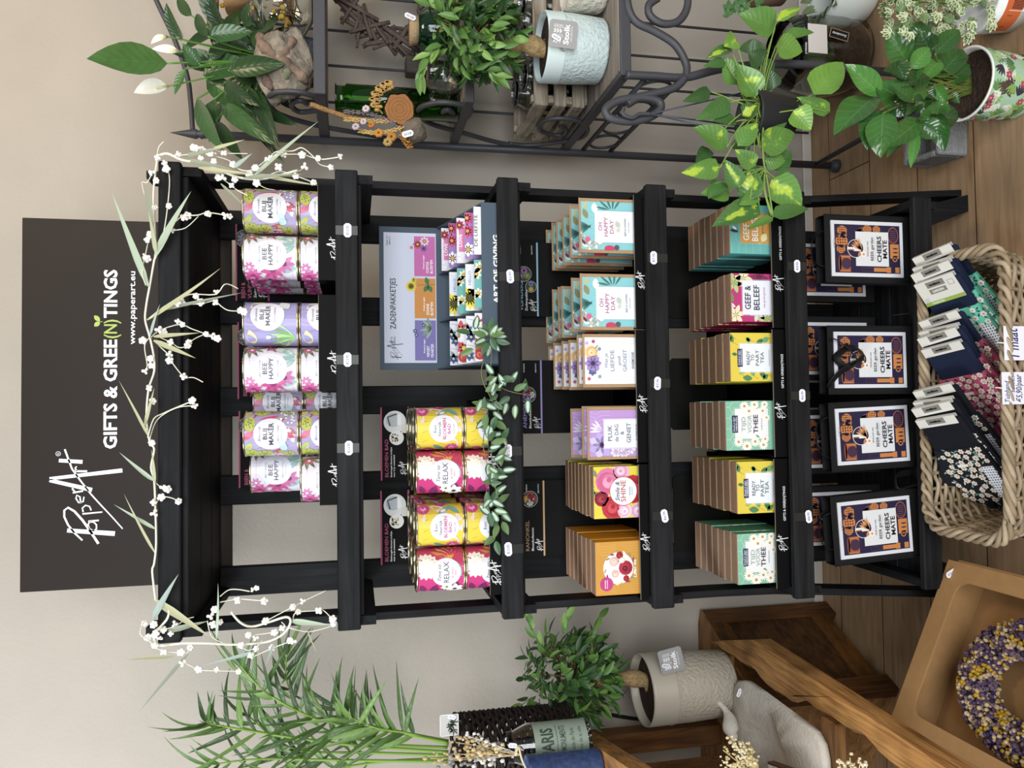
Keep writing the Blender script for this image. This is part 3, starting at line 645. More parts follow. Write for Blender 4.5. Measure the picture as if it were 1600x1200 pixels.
def pk_left(d, w, h, alt):
    d.rect(-w/2, 0, w/2, h, '#e4e6ee', 0)
    if alt:
        for u, v in ((.25, .93), (-.15, .86), (.1, .7)): d.flower(u*w, v*h, w*.22, 7, '#d84a5a', '#e6d24a', 1, .5)
        d.rose(-w*.35, h*.88, w*.12, '#d9433f', '#c2322f', '#e87a5a', 2); d.leaf(w*.1, h*.8, w*.3, w*.1, 1.2, '#86a83c', 2); d.disc(w*.12, h*.72, w*.22, '#f0f0f2', 3, 18)
    else:
        for k in range(7): d.line([(-w*.45+k*w*.14, h*.7), (-w*.4+k*w*.14, h*.98)], .0007, '#5c668a', 1)
        for u, v in ((-.35, .93), (.2, .97), (.05, .88)): d.flower(u*w, v*h, w*.12, 6, '#4a5ba0', '#c9cf8a', 2, .6); d.leaf(u*w, v*h-.004, w*.2, w*.09, .5, '#8aa59a', 2)
def pk_mid(d, w, h, alt):
    d.rect(-w/2, 0, w/2, h, '#63b3ad' if alt else '#e6e8ea', 0)
    if alt:
        for u, v in ((.2, .95), (-.2, .9), (.35, .85)): d.flower(u*w, v*h, w*.12, 7, '#f0e8c0', '#e0b83a', 1, .5); d.leaf(u*w, v*h-.004, w*.25, w*.09, 2.2, '#d9ded8', 1)
    else:
        for k in range(5): d.line([(w*(-.1+.12*k), h*.7), (w*(-.05+.12*k), h*.99)], .0007, '#c3b59a', 1)
        d.flower(-w*.22, h*.90, w*.28, 14, '#e8d42a', '#4a4a1a', 2, .3); d.disc(w*.2, h*.82, w*.24, '#d9e2f0', 3, 18); d.text('HELLO', w*.2, h*.87, .006, '#8a8a98', 4, wid=w*.3); d.flower(-w*.05, h*.74, w*.2, 12, '#e8d42a', '#6a6a1a', 2, .3)
def pk_right(d, w, h, alt):
    d.rect(-w/2, 0, w/2, h, '#9d78c4' if alt else '#eceaf0', 0)
    if alt:
        for u, v in ((.1, .94), (-.3, .93), (.38, .95)): d.flower(u*w, v*h, w*.16, 8, ('#d9447a', '#f0eef2')[u < 0], '#e0a03a', 1, .5)
    else:
        for k in range(8): d.ring(w*(-.42+.12*k), h*(.93+.03*(k % 2)), w*.06, .0006, '#c3b7c9', 1, 12)
        d.rect(-w*.25, h*.80, w*.3, h*.955, '#e07ab2', 2); d.text('LOVE', 0, h*.88, .008, '#ffffff', 3, wid=w*.28); d.flower(w*.34, h*.94, w*.12, 8, '#c23a62', '#e0b03a', 3, .5)
def pk_front(d, w, h, alt):
    d.rect(-w/2, 0, w/2, h, '#eef0f4', 0); d.text('DE LIEFSTE', 0, h*.90, .0075, '#3c3c44', 1, wid=w*.66)
pw = (x1-x0)/3-.012
for c, (fn, nm) in enumerate(((pk_left, 'red and blue flowered'), (pk_mid, 'yellow flowered'), (pk_right, 'pink and purple flowered'))):
    n = (4, 4, 5)[c]
    for k in range(n):
        yy = 1.648+.052*k; f = fn if not (c == 2 and k == 0) else pk_front; zt_ = atY(741, 440, 1.648).z+(atY(690, 440, 1.856).z-atY(741, 440, 1.648).z)*k/4; h = zt_-z0-.003
        xm = (xs_[c]+xs_[c+1])/2
        p = thing('seed_packet', '%s paper seed packet, %s of its column in the blue grey stand' % (nm, ORD[k]), 'seed packet', (xm, yy, z0+.0025), group='seed packets in the blue grey stand')
        MB().prism([(-pw/2, 0, 0), (pw/2, 0, 0), (pw/2, .045 if k < n-1 else .02, 0), (-pw/2, .045 if k < n-1 else .02, 0)], (0, 0, .001)).box(-pw/2, pw/2, 0, .0035, 0, h).build('packet', mat('#dcd6cc', .7, name='seed_paper'), p)
        d = Deco(); f(d, pw, h, (k+c) % 2 == (0 if c == 0 else 1)); d.clip(-pw/2, 0, pw/2, h).build('print', p, flat(-.0002))
# ------------------------------------------------------------------ seed cards and gift boxes
KRAFT = mat('#a98b6b', .75, spec=.2, var=.06, vscale=60, name='kraft_paper'); KRAFT2 = mat('#b3937a', .75, spec=.2, name='kraft_edge'); KRAFTB = mat('#8f705b', .78, spec=.2, var=.05, vscale=60, name='kraft_box')
def p_happy(d, w, h):
    a, b = -w*.44, w*.44; d.rect(a, .0, b, h-w*.04, '#7cc9cf', 1)
    for k in range(9):
        u = a+(b-a)*k/8; d.line([(u, h*.35), (u+.008, h*.55), (u-.004, h*.75), (u+.006, h)], .0005, '#a5dde0', 2)
    for k in range(5): d.leaf(-w*.05+.002*k, h*.80, w*.26, w*.05, 1.1+.3*k, '#3f7f78', 3); d.leaf(w*.30, h*.42+.003*k, w*.26, w*.04, -.6+.5*k, '#3d7a72', 3)
    d.leaf(w*.12, h*.86, w*.2, w*.1, .4, '#8c8a5a', 3); d.leaf(w*.3, h*.93, w*.16, w*.08, -.5, '#b5bd8a', 3); d.leaf(w*.22, h*.73, w*.2, w*.12, .1, '#eef2f0', 3)
    for u, v, r in ((-.28, .93, .1), (-.38, .83, .13), (-.32, .72, .12), (-.2, .97, .08)):
        for k in range(8): d.leaf(u*w, v*h, w*r, w*.05, k*.785, ('#e6eeea', '#9fc0b2')[k % 2], 4)
    d.disc(-.26*w, h*.86, w*.05, '#e05a8a', 6, 10); d.disc(-.42*w, h*.50, w*.06, '#d8375e', 6, 10, ry=w*.1); d.disc(-.40*w, h*.38, w*.05, '#4f5a60', 6, 10)
    d.leaf(-.36*w, h*.9, w*.12, w*.05, .6, '#7a2a3a', 5)
    x0, x1, y0, y1 = -w*.31, w*.27, 0, h*.74; d.rect(x0, y0, x1, y1, '#e9edf6', 7); c = -w*.02
    for t, v, hh, wd in (('OH', .62, .075, .15), ('HAPPY', .525, .075, .36), ('DAY', .43, .075, .25)): d.text(t, c, h*v, w*hh, '#b0567e', 8, wid=w*wd)
    d.leaf(c-.002, h*.33, w*.14, w*.1, .5, '#b9c6b4', 8); d.leaf(c-.002, h*.33, w*.1, w*.08, 2.6, '#c6d0c0', 8)
    d.text('BIJEN & VLINDERS', c, h*.22, w*.035, '#5a5a66', 8, wid=w*.33); d.text('zadenmengsel', c, h*.17, w*.022, '#8a8a96', 8, wid=w*.2)
def p_liefde(d, w, h):
    a, b = -w*.44, w*.44; d.rect(a, 0, b, h-w*.04, '#e9edf2', 1)
    for s in (-1, 1):
        for k in (0, 1, 2):
            x = s*w*(.42-.05*k); d.line([(x, 0), (x, h*.25), (x-s*w*.06, h*.33), (x, h*.42), (x, h*.62), (x-s*w*.07, h*.70), (x, h*.78)], .0007, '#c9cf9a', 2)
    d.flower(-w*.05, h*.83, w*.17, 8, '#a486d0', '#3a2a52', 4, .62); d.rose(w*.16, h*.86, w*.13, '#f2c98a', '#e9a85c', '#f6dcc0', 3); d.flower(-w*.2, h*.84, w*.09, 6, '#5a6aa0', '#8898c8', 3, .7)
    for u, v, c in ((.33, .93, '#c9a6d8'), (.36, .82, '#c04a6a'), (-.34, .9, '#cf5a7a'), (.22, .72, '#7a8ab8'), (-.3, .72, '#8a9ac4')): d.disc(u*w, v*h, w*.035, c, 5, 8)
    for k in range(6): d.leaf(-w*.2+w*.1*k, h*.74, w*.1, w*.03, 1.+.3*k, '#7f9a8a', 3)
    for t, v, hh, wd, sh in (('Wat je', .585, .06, .27, .2), ('LIEFDE', .475, .075, .40, 0), ('geeft', .365, .06, .19, .2), ('GROEIT', .26, .075, .42, 0)): d.text(t, 0, h*v, w*hh, '#8e96aa', 8, wid=w*wd, shear=sh)
    d.rect(-w*.2, h*.21, w*.2, h*.214, '#b5bac6', 8); d.text('ANEMONE', 0, h*.135, w*.05, '#5c6478', 8, wid=w*.32); d.text('bloembollenmix', 0, h*.085, w*.028, '#8a90a0', 8, wid=w*.24)
def p_pluk(d, w, h):
    a, b = -w*.44, w*.44; d.rect(a, 0, b, h-w*.04, '#b98fd2', 1)
    for k in range(5): 
        x = w*(.1+.08*k); d.line([(x, h*.6), (x, h*.75), (x-w*.06, h*.85), (x, h*.95)], .0007, '#d9bce8', 2)
    for k in range(7): d.leaf(-w*.22, h*.76, w*.26, w*.17, .2+.9*k, ('#b7a3e2', '#cdbdee')[k % 2], 3)
    d.disc(-w*.22, h*.74, w*.06, '#5a3a78', 5, 12); d.disc(-w*.22, h*.74, w*.035, '#2e1a3a', 6, 10)
    for k in range(4): d.leaf(w*.05, h*.74, w*.26, w*.05, .6+.35*k, '#e3d6f2', 4)
    for u, v in ((-.36, .5), (-.38, .36), (-.3, .25)): d.flower(u*w, v*h, w*.12, 7, '#e6d6ee', '#c79ac8', 4, .6)
    d.rect(-w*.30, 0, w*.28, h*.72, '#d5c4e8', 6); d.rect(-w*.275, 0, w*.255, h*.70, '#e7ebf4', 7); c = 0
    for t, v, hh, wd in (('PLUK', .57, .085, .30), ('de DAG', .455, .075, .33), ('&', .36, .07, .07), ('GENIET', .235, .085, .38)): d.text(t, c, h*v, w*hh, '#54606e', 8, wid=w*wd)
    d.rect(-w*.18, h*.185, w*.18, h*.189, '#b5bac6', 8); d.text('ANEMONE', 0, h*.105, w*.05, '#6c6a88', 8, wid=w*.32)
def p_smile(d, w, h):
    d.rect(-w/2, 0, w/2, h, '#e3cf2f', 1)
    for k in range(6): d.line([(-w*.5+w*.2*k, h*.6), (-w*.42+w*.2*k, h*.8), (-w*.5+w*.2*k, h)], .0008, '#efe37a', 2)
    d.rose(w*.22, h*.72, w*.26, '#e0719c', '#d65a8a', '#f09ab8', 3); d.rose(-w*.12, h*.85, w*.15, '#a32338', '#8a1a2c', '#c23a4a', 3); d.rose(-w*.3, h*.62, w*.24, '#cc2f3f', '#b9222f', '#dd4a52', 3); d.rose(-w*.36, h*.40, w*.15, '#efc3d6', '#e3a3c2', '#f6dce8', 4)
    d.rose(w*.05, h*.22, w*.28, '#cb2230', '#b51a28', '#dd3a40', 3); d.rose(w*.4, h*.45, w*.17, '#e6a9c6', '#d88ab0', '#f2c9dc', 3); d.rose(-w*.38, h*.12, w*.16, '#e2b0cc', '#d494b8', '#f0cfe0', 3)
    for u, v, a in ((.02, .93, 2.2), (.3, .95, .4), (-.02, .97, .8), (.12, .98, 1.6)): d.leaf(u*w, v*h, w*.17, w*.08, a, '#7f8f5a', 3)
    d.disc(w*.02, h*.42, w*.285, '#cf4a4a', 8, 30); d.disc(w*.02, h*.42, w*.272, '#e6ebf4', 9, 30)
    d.text('Smile &', w*.02, h*.50, w*.085, '#4a4a58', 10, wid=w*.38, shear=.3); d.text('SHINE', w*.02, h*.375, w*.105, '#c9544a', 10, wid=w*.42); d.text('RANONKEL', w*.02, h*.28, w*.03, '#5a5a66', 10, wid=w*.17); d.text('bloembollenmix', w*.02, h*.24, w*.022, '#7a7a86', 10, wid=w*.17)
def p_laten(d, w, h):
    d.rect(-w/2, 0, w/2, h, '#d6952f', 1)
    for s in (-1, 1):
        for k in range(4): x = s*w*(.46-.05*k); d.line([(x, h*.55), (x-s*w*.05, h*.68), (x-s*w*.05, h*.85), (x, h*.98)], .0008, '#e7b55c', 2); d.line([(x, 0), (x, h*.4)], .0005, '#e3ae54', 2)
    d.disc(0, h*.50, w*.30, '#e8edf4', 4, 32)
    d.rose(w*.0, h*.34, w*.14, '#c82b40', '#a81f32', '#5a2028', 6); d.rose(w*.13, h*.60, w*.10, '#e7c3b5', '#dcae9e', '#f0d8cc', 5); d.rose(-w*.10, h*.57, w*.08, '#e7c3b5', '#dcae9e', '#f0d8cc', 5); d.rose(w*.24, h*.47, w*.07, '#b92030', '#9a1826', '#c93a42', 6); d.rose(-w*.2, h*.33, w*.06, '#c0242f', '#9a1826', '#d23a42', 6); d.rose(w*.14, h*.42, w*.08, '#f0ddd2', '#e6cbbb', '#f6ebe2', 5)
    for k in range(16): a = k*.39; d.leaf(w*.28*math.cos(a), h*.46+w*.28*math.sin(a), w*.1, w*.035, a+1.2, ('#b5a84a', '#8c3a7a', '#7a9a6a', '#e7e0c2')[k % 4], 5)
    d.disc(-w*.29, h*.77, w*.13, '#cf3a86', 8, 20); d.text('RANONKEL', -w*.29, h*.785, w*.025, '#ffffff', 9, wid=w*.16, bold=.01); d.text('bloembollen', -w*.29, h*.745, w*.02, '#ffffff', 9, wid=w*.16)
    d.text('Laten we', -w*.02, h*.10, w*.07, '#f4efe2', 8, wid=w*.34, shear=.35)
def p_geef(bgc, panel, tc):
    def f(d, w, h):
        d.rect(-w/2, 0, w/2, h, bgc, 1)
        if panel == '#d99a3f':
            for k in range(5):
                v = h*(.25+.18*k); d.line([(-w*.5, v), (-w*.3, v), (-w*.22, v+h*.06), (-w*.05, v+h*.06)], .0008, '#8fd0cb', 2)
            d.leaf(-w*.30, h*.28, w*.2, w*.13, -.4, '#e5dc9a', 3); d.leaf(-w*.08, h*.1, w*.2, w*.14, 2.6, '#e5dc9a', 8)
            for k in range(4): d.leaf(w*.2, h*.92, w*.3, w*.04, -.7+.45*k, '#3d7f7c', 3)
            d.leaf(-w*.06, h*.79, w*.2, w*.06, 1.4, '#2f3844', 9); d.leaf(-w*.02, h*.84, w*.12, w*.05, .9, '#eef0f2', 9)
        else:
            for u, v, c in ((-.36, .9, '#e7dfae'), (.3, .92, '#b8c47a'), (-.3, .35, '#cdd6c4'), (.42, .3, '#8a2a58'), (-.44, .12, '#b8c47a'), (.4, .7, '#e7dfae')):
                for k in range(6): d.leaf(u*w, v*h, w*.22, w*.10, k*1.05+u, c, 3)
            d.leaf(-w*.1, h*.95, w*.3, w*.13, .5, '#7a8a4a', 4); d.leaf(-w*.2, h*.9, w*.26, w*.1, 1.2, '#dfd6e0', 4)
        x0, x1, y1 = (-w*.28, w*.32, h*.74) if panel == '#d99a3f' else (-w*.36, w*.36, h*.73)
        d.frame(x0-w*.02, -h*.02, x1+w*.02, y1+w*.02, w*.006, '#e8c98a' if panel == '#d99a3f' else '#e8b9d2', 6); d.rect(x0, 0, x1, y1, panel, 5); c = (x0+x1)/2
        d.text('GEEF &', c, h*.53, w*.13, tc, 7, wid=w*.50, bold=.015); d.text('BELEEF', c, h*.31, w*.13, tc, 7, wid=w*.52, bold=.015); d.text('een groei gevoel', c, h*.17, w*.045, '#7a5a3a' if panel == '#d99a3f' else '#c76a9c', 7, wid=w*.42)
    return f
def p_tea(d, w, h):
    d.rect(-w/2, 0, w/2, h, '#e4c933', 1)
    for u, v, a, l in ((.30, .93, .5, .22), (.42, .96, 2.2, .2), (.05, .84, 1.4, .12), (.28, .55, .3, .14), (.34, .50, 1.2, .14), (.38, .23, 2.4, .2), (-.34, .80, 5.3, .2), (-.42, .72, 4.6, .22), (-.40, .45, .3, .2), (-.44, .18, .6, .2), (-.36, .10, 2.2, .17), (-.3, .06, .2, .15), (.4, .06, 2., .2)): 
        d.leaf(u*w, v*h, w*l, w*l*.55, a, ('#4f8a52', '#6aa566', '#3f7a48')[int(abs(u*100)) % 3], 3)
        d.line([(u*w, v*h), (u*w-.006, v*h-.012)], .0006, '#7a7a3a', 2)
    d.frame(-w*.33, -.01, w*.30, h*.80, w*.006, '#f2ecc2', 5); d.rect(-w*.31, 0, w*.28, h*.78, '#e6e9f0', 5); c = -w*.015
    d.rect(-w*.20, h*.72, w*.17, h*.84, '#2c2f62', 7); d.text('Kweek je eigen', c, h*.79, w*.035, '#dfe2f0', 8, wid=w*.30, shear=.2); d.text('THEEKRUIDEN', c, h*.735, w*.035, '#dfe2f0', 8, wid=w*.32)
    for t, v, wd in (('READY', .545, .29), ('TO', .44, .13), ('PART', .325, .33), ('TEA', .21, .24)): d.text(t, c, h*v, w*.075, '#5d7a70' if v < .4 else '#4a5a56', 7, wid=w*wd)
    d.text('citroenmelisse & munt', c, h*.07, w*.025, '#8a9088', 7, wid=w*.34)
def p_thee(d, w, h):
    d.rect(-w/2, 0, w/2, h, '#7cbf9f', 1)
    for k in range(5):
        v = h*(.62+.09*k); x = -w*.5+w*.22*k; d.line([(x, h), (x, h*.92), (x+w*.11, h*.85), (x+w*.11, h*.70)], .0012, '#b4dcc6', 2); d.line([(x+w*.22, h), (x+w*.22, h*.92), (x+w*.11, h*.85)], .0012, '#b4dcc6', 2)
    d.frame(-w*.29, h*.05, w*.37, h*.84, w*.006, '#d8e6d6', 4); d.rect(-w*.27, h*.08, w*.35, h*.81, '#e8e8e6', 4); c = w*.03
    for u, v, r in ((-.33, .74, .12), (-.42, .56, .14), (-.33, .38, .12), (-.40, .20, .12), (-.28, .16, .10), (.30, .50, .12), (.40, .60, .12), (.43, .38, .12), (.30, .20, .11), (.16, .12, .09), (.43, .16, .1)):
        d.flower(u*w, v*h, w*r, 13, '#eceade', '#c89a3c', 6, .3)
    for u, v in ((-.36, .66), (-.25, .28), (.34, .3), (.42, .5)): d.leaf(u*w, v*h, w*.1, w*.04, 1, '#5f9468', 5)
    d.rect(-w*.14, h*.75, w*.21, h*.87, '#262a54', 8); d.text('Kweek je eigen', c, h*.82, w*.035, '#dfe2f0', 9, wid=w*.30, shear=.2); d.text('THEEKRUIDEN', c, h*.765, w*.035, '#dfe2f0', 9, wid=w*.30)
    for t, v, hh, wd, cc in (('TIJD', .585, .09, .30, '#8aa69c'), ('VOOR', .455, .09, .36, '#8aa69c'), ('THEE', .315, .10, .38, '#2e2348')): d.text(t, c, h*v, w*hh, cc, 9, wid=w*wd, bold=.012 if t == 'THEE' else 0)
    d.text('kamille & munt', c, h*.22, w*.03, '#8a9690', 9, wid=w*.24)
def card_stack(fn, Vt, fr, y0, y1, zs, label, group, xs=None, thick=.007):
    """upright kraft seed cards one behind the other: Vt lists the picture heights of their tops"""
    ym = (y0+y1)/2; Yf_ = 1.648; ztop = atY(Vt[0], ym, Yf_).z; h = ztop-zs-.001; w_ = atY(950, y0, Yf_).x-atY(950, y1, Yf_).x; xc = (atY(950, y0, Yf_).x+atY(950, y1, Yf_).x)/2
    first = None; yprev = 0
    for k, V in enumerate(Vt):
        Y = max(atZ(V, ym, ztop).y, yprev+thick+.002) if k else Yf_; yprev = Y
        x = xc+((xs or {}).get(k, .003*math.sin(k*2.1)))
        lb = '%s, %s' % (label, (ORD[k]+' one' if k == 0 else ORD[k]+' from front'))
        if first is None:
            t = thing('seed_card', lb, 'seed card', (x, Y, zs+.001), group=group); first = t
            MB().prism([(-w_/2, 0, 0), (-w_/2, thick, 0), (w_/2, thick, 0), (w_/2, 0, 0)], (0, 0, .002)).prism([(-w_/2, thick*.15, .002), (-w_/2, thick*.8, .002), (w_/2, thick*.8, .002), (w_/2, thick*.15, .002)], (0, .0015, h-.004)).box(-w_/2, w_/2, thick*.15, thick*.15+.0025, h-.004, h).build('paper_bag', KRAFT, t)
            d = Deco(); fn(d, w_, h*.8); d.lift(.8, h).clip(-w_*.45, 0.001, w_*.45, h-w_*.03).build('front_print', t, lambda u, v, e: (u, thick*.15+.0015*v/h-e-.0004, v))
        else: dup(first, (x, Y, zs+.001), .0, lb, group)
G3 = 'seed cards on the third shelf'
card_stack(p_happy, (905, 890, 879, 869, 862, 853), 0, 310.5, 395, ZS[3], 'turquoise OH HAPPY DAY seed card in the far right stack', G3)
card_stack(p_happy, (907, 893, 877, 872, 863, 853), 0, 428, 515.5, ZS[3], 'turquoise HAPPY DAY seed card in the stack beside white LIEFDE cards', G3)
card_stack(p_liefde, (911, 902, 889, 878, 865, 857), 0, 522, 605, ZS[3], 'white LIEFDE GROEIT seed card with purple flower', G3)
card_stack(p_pluk, (918, 910, 892), 0, 636, 718, ZS[3], 'lilac PLUK de DAG seed card', G3)
def box_stack(fn, Vf, Vb, n, y0, y1, zs, label, group, side, Yf_=1.652, skew=0.):
    ym = (y0+y1)/2; ztop = atY(Vf, ym, Yf_).z; h = ztop-zs-.001; yb = atZ(Vb, ym, ztop).y; T = min((yb-Yf_), 1.975-Yf_)/n
    xa, xb = atY(Vf, y1, Yf_).x, atY(Vf, y0, Yf_).x; w_ = xb-xa; xc = (xa+xb)/2
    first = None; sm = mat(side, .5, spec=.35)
    for k in range(n):
        lb = '%s, %s' % (label, (ORD[k]+' one' if k == 0 else ORD[k]+' from front')); x = xc+skew*k+.0015*math.sin(k*1.9)
        if k < 1:
            t = thing('gift_box', lb, 'gift box', (x, Yf_, zs+.001), group=group); t2 = t
            body = MB().box(-w_/2, w_/2, .0006, T-.0008, 0, h).box(-w_/2, w_/2, .0008, .003, h, h+.0006, 1).box(-w_/2+.001, w_/2-.001, T*.9, T*.9+.0008, h, h+.0003, 1).build('box_body', [KRAFTB, KRAFT2], t)
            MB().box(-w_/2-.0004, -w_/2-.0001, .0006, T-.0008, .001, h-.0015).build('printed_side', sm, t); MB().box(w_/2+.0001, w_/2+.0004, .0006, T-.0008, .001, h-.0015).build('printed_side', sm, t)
            sc_ = {p_smile: .78, p_laten: .70}.get(fn, .68); d = Deco(); fn(d, w_, h*sc_); d.lift(sc_, h).clip(-w_/2, 0, w_/2, h).build('front_print', t, flat(.0005))
        else: dup(t, (x, Yf_+T*k, zs+.001), 0, lb, group)
G3b = 'printed gift boxes on the third shelf'; G4 = 'printed gift boxes on the fourth shelf'
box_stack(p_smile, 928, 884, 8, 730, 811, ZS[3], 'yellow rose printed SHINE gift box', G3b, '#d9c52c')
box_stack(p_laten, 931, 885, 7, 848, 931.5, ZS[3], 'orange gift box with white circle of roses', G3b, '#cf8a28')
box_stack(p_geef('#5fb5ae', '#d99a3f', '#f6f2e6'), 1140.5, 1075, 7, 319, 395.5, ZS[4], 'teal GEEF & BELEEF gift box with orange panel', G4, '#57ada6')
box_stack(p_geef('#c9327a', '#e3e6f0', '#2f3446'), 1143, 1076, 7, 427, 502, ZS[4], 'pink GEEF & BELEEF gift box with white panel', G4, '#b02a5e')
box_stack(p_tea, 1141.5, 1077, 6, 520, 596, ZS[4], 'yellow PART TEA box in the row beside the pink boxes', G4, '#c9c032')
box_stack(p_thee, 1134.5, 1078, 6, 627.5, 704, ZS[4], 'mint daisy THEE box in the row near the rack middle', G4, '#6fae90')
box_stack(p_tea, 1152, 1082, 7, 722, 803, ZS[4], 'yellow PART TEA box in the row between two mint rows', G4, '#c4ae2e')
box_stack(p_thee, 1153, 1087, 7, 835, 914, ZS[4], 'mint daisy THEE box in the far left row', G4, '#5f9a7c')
# trays of these two shelves
GT3 = 'black trays on the third shelf'
def tr3(V, y0, y1, label, Vh, h0, h1, lc, title, sub, ph, sx):
    hf = atY(V-8, (y0+y1)/2, 1.632).z-ZS[3]
    T = tray(atY(V, y1, 1.63).x, atY(V, y0, 1.63).x, ZS[3], hf, 1.632, 1.955, label, GT3, sig=(atY(1000, sx, 1.632).x, ZS[3]+hf-.016, .042))
    def f(d, x0, x1, z1):
        d.rect(x0, z1-.060, x1, z1-.0555, lc, 1); d.text(title, x0+.014, z1-.018, .0095, lc if lc != '#c9a06a' else '#a8845a', 1, wid=.078, align='L'); d.text(sub, x0+.014, z1-.030, .006, '#e8e8e8', 1, wid=.060, align='L', bold=.012)
        d.sig(x0+.012, z1-.046, .034, '#f2f2f2', 1, 1.3); d.text('DUURZAAM', x1-.02, z1-.014, .0035, '#dddddd', 1, wid=.022); d.text('BEKIJK UW IMPACT', x1-.02, z1-.045, .003, '#dddddd', 1, wid=.024)
        for u, v, r, cs in ph: 
            u, v = x0+u*(x1-x0), z1-v; d.disc(u, v, r, '#d5d3cc', 1, 24); d.disc(u, v, r-.0008, '#33432e', 2, 24)
            for q, c in enumerate(cs): a = q*2*PI/len(cs); d.flower(u+r*.45*math.cos(a), v+r*.45*math.sin(a), r*.46, 7, c, '#e0c24a' if q else '#2a2030', 3, .6, q)
    header(T, Vh, h0, h1, 1.949, ZS[3], f, mat('#131314', .6, spec=.12, name='black_ribbed_card'))
tr3(1000, 304, 513.5, 'black cardboard tray holding the turquoise seed cards, header with light blue line', 806, 378, 494, '#8ab8cf', 'VLINDERS', 'Zadenpakket', ((.57, .022, .020, ('#b06ac0', '#8a6a9a', '#7a9a4a')), (.40, .040, .015, ('#8f86d0', '#e0b03a'))), 452)
tr3(1003, 515, 723, 'black cardboard tray holding the white and lilac seed cards, purple lined header', 812, 563, 678, '#9186c4', 'ANEMONE', 'Bloembollenmix', ((.53, .022, .021, ('#b8323a', '#a04ab0', '#8a86d0', '#c9c8d8')),), 645)
tr3(1008, 725, 938, 'black cardboard tray holding the yellow and orange boxes, header with tan line', 816, 752, 870, '#c9a06a', 'RANONKEL', 'Bloembollenmix', ((.76, .021, .021, ('#c93a3a', '#e0a04a', '#d8d6da', '#b52a5a')),), 862)
GT4 = 'black trays on the fourth shelf'
for (y0, y1, sx, lb, hd) in ((306, 512.5, 455, 'black cardboard tray under the teal and pink gift boxes', (381, 497, 1042)), (514, 715, 655, 'black cardboard tray under the boxes in the middle of the fourth shelf', (560, 672, 1046)), (716.5, 921, 862, 'black cardboard tray under the gift boxes at the left of the fourth shelf', (742, 858, 1052))):
    hf = atY(1206+6*(y0-306)/410, (y0+y1)/2, 1.632).z-ZS[4]
    T = tray(atY(1217, y1, 1.63).x, atY(1217, y0, 1.63).x, ZS[4], hf, 1.632, 1.982, lb, GT4, sig=(atY(1217, sx, 1.632).x, ZS[4]+hf-.016, .040), sub=('GIFTS & GREE(N)TINGS', atY(1217, sx-75, 1.632).x, ZS[4]+hf-.026, .006, .080))
    header(T, hd[2], hd[0], hd[1], 1.976, ZS[4], None, mat('#151412', .6, spec=.15, name='black_corrugated'))

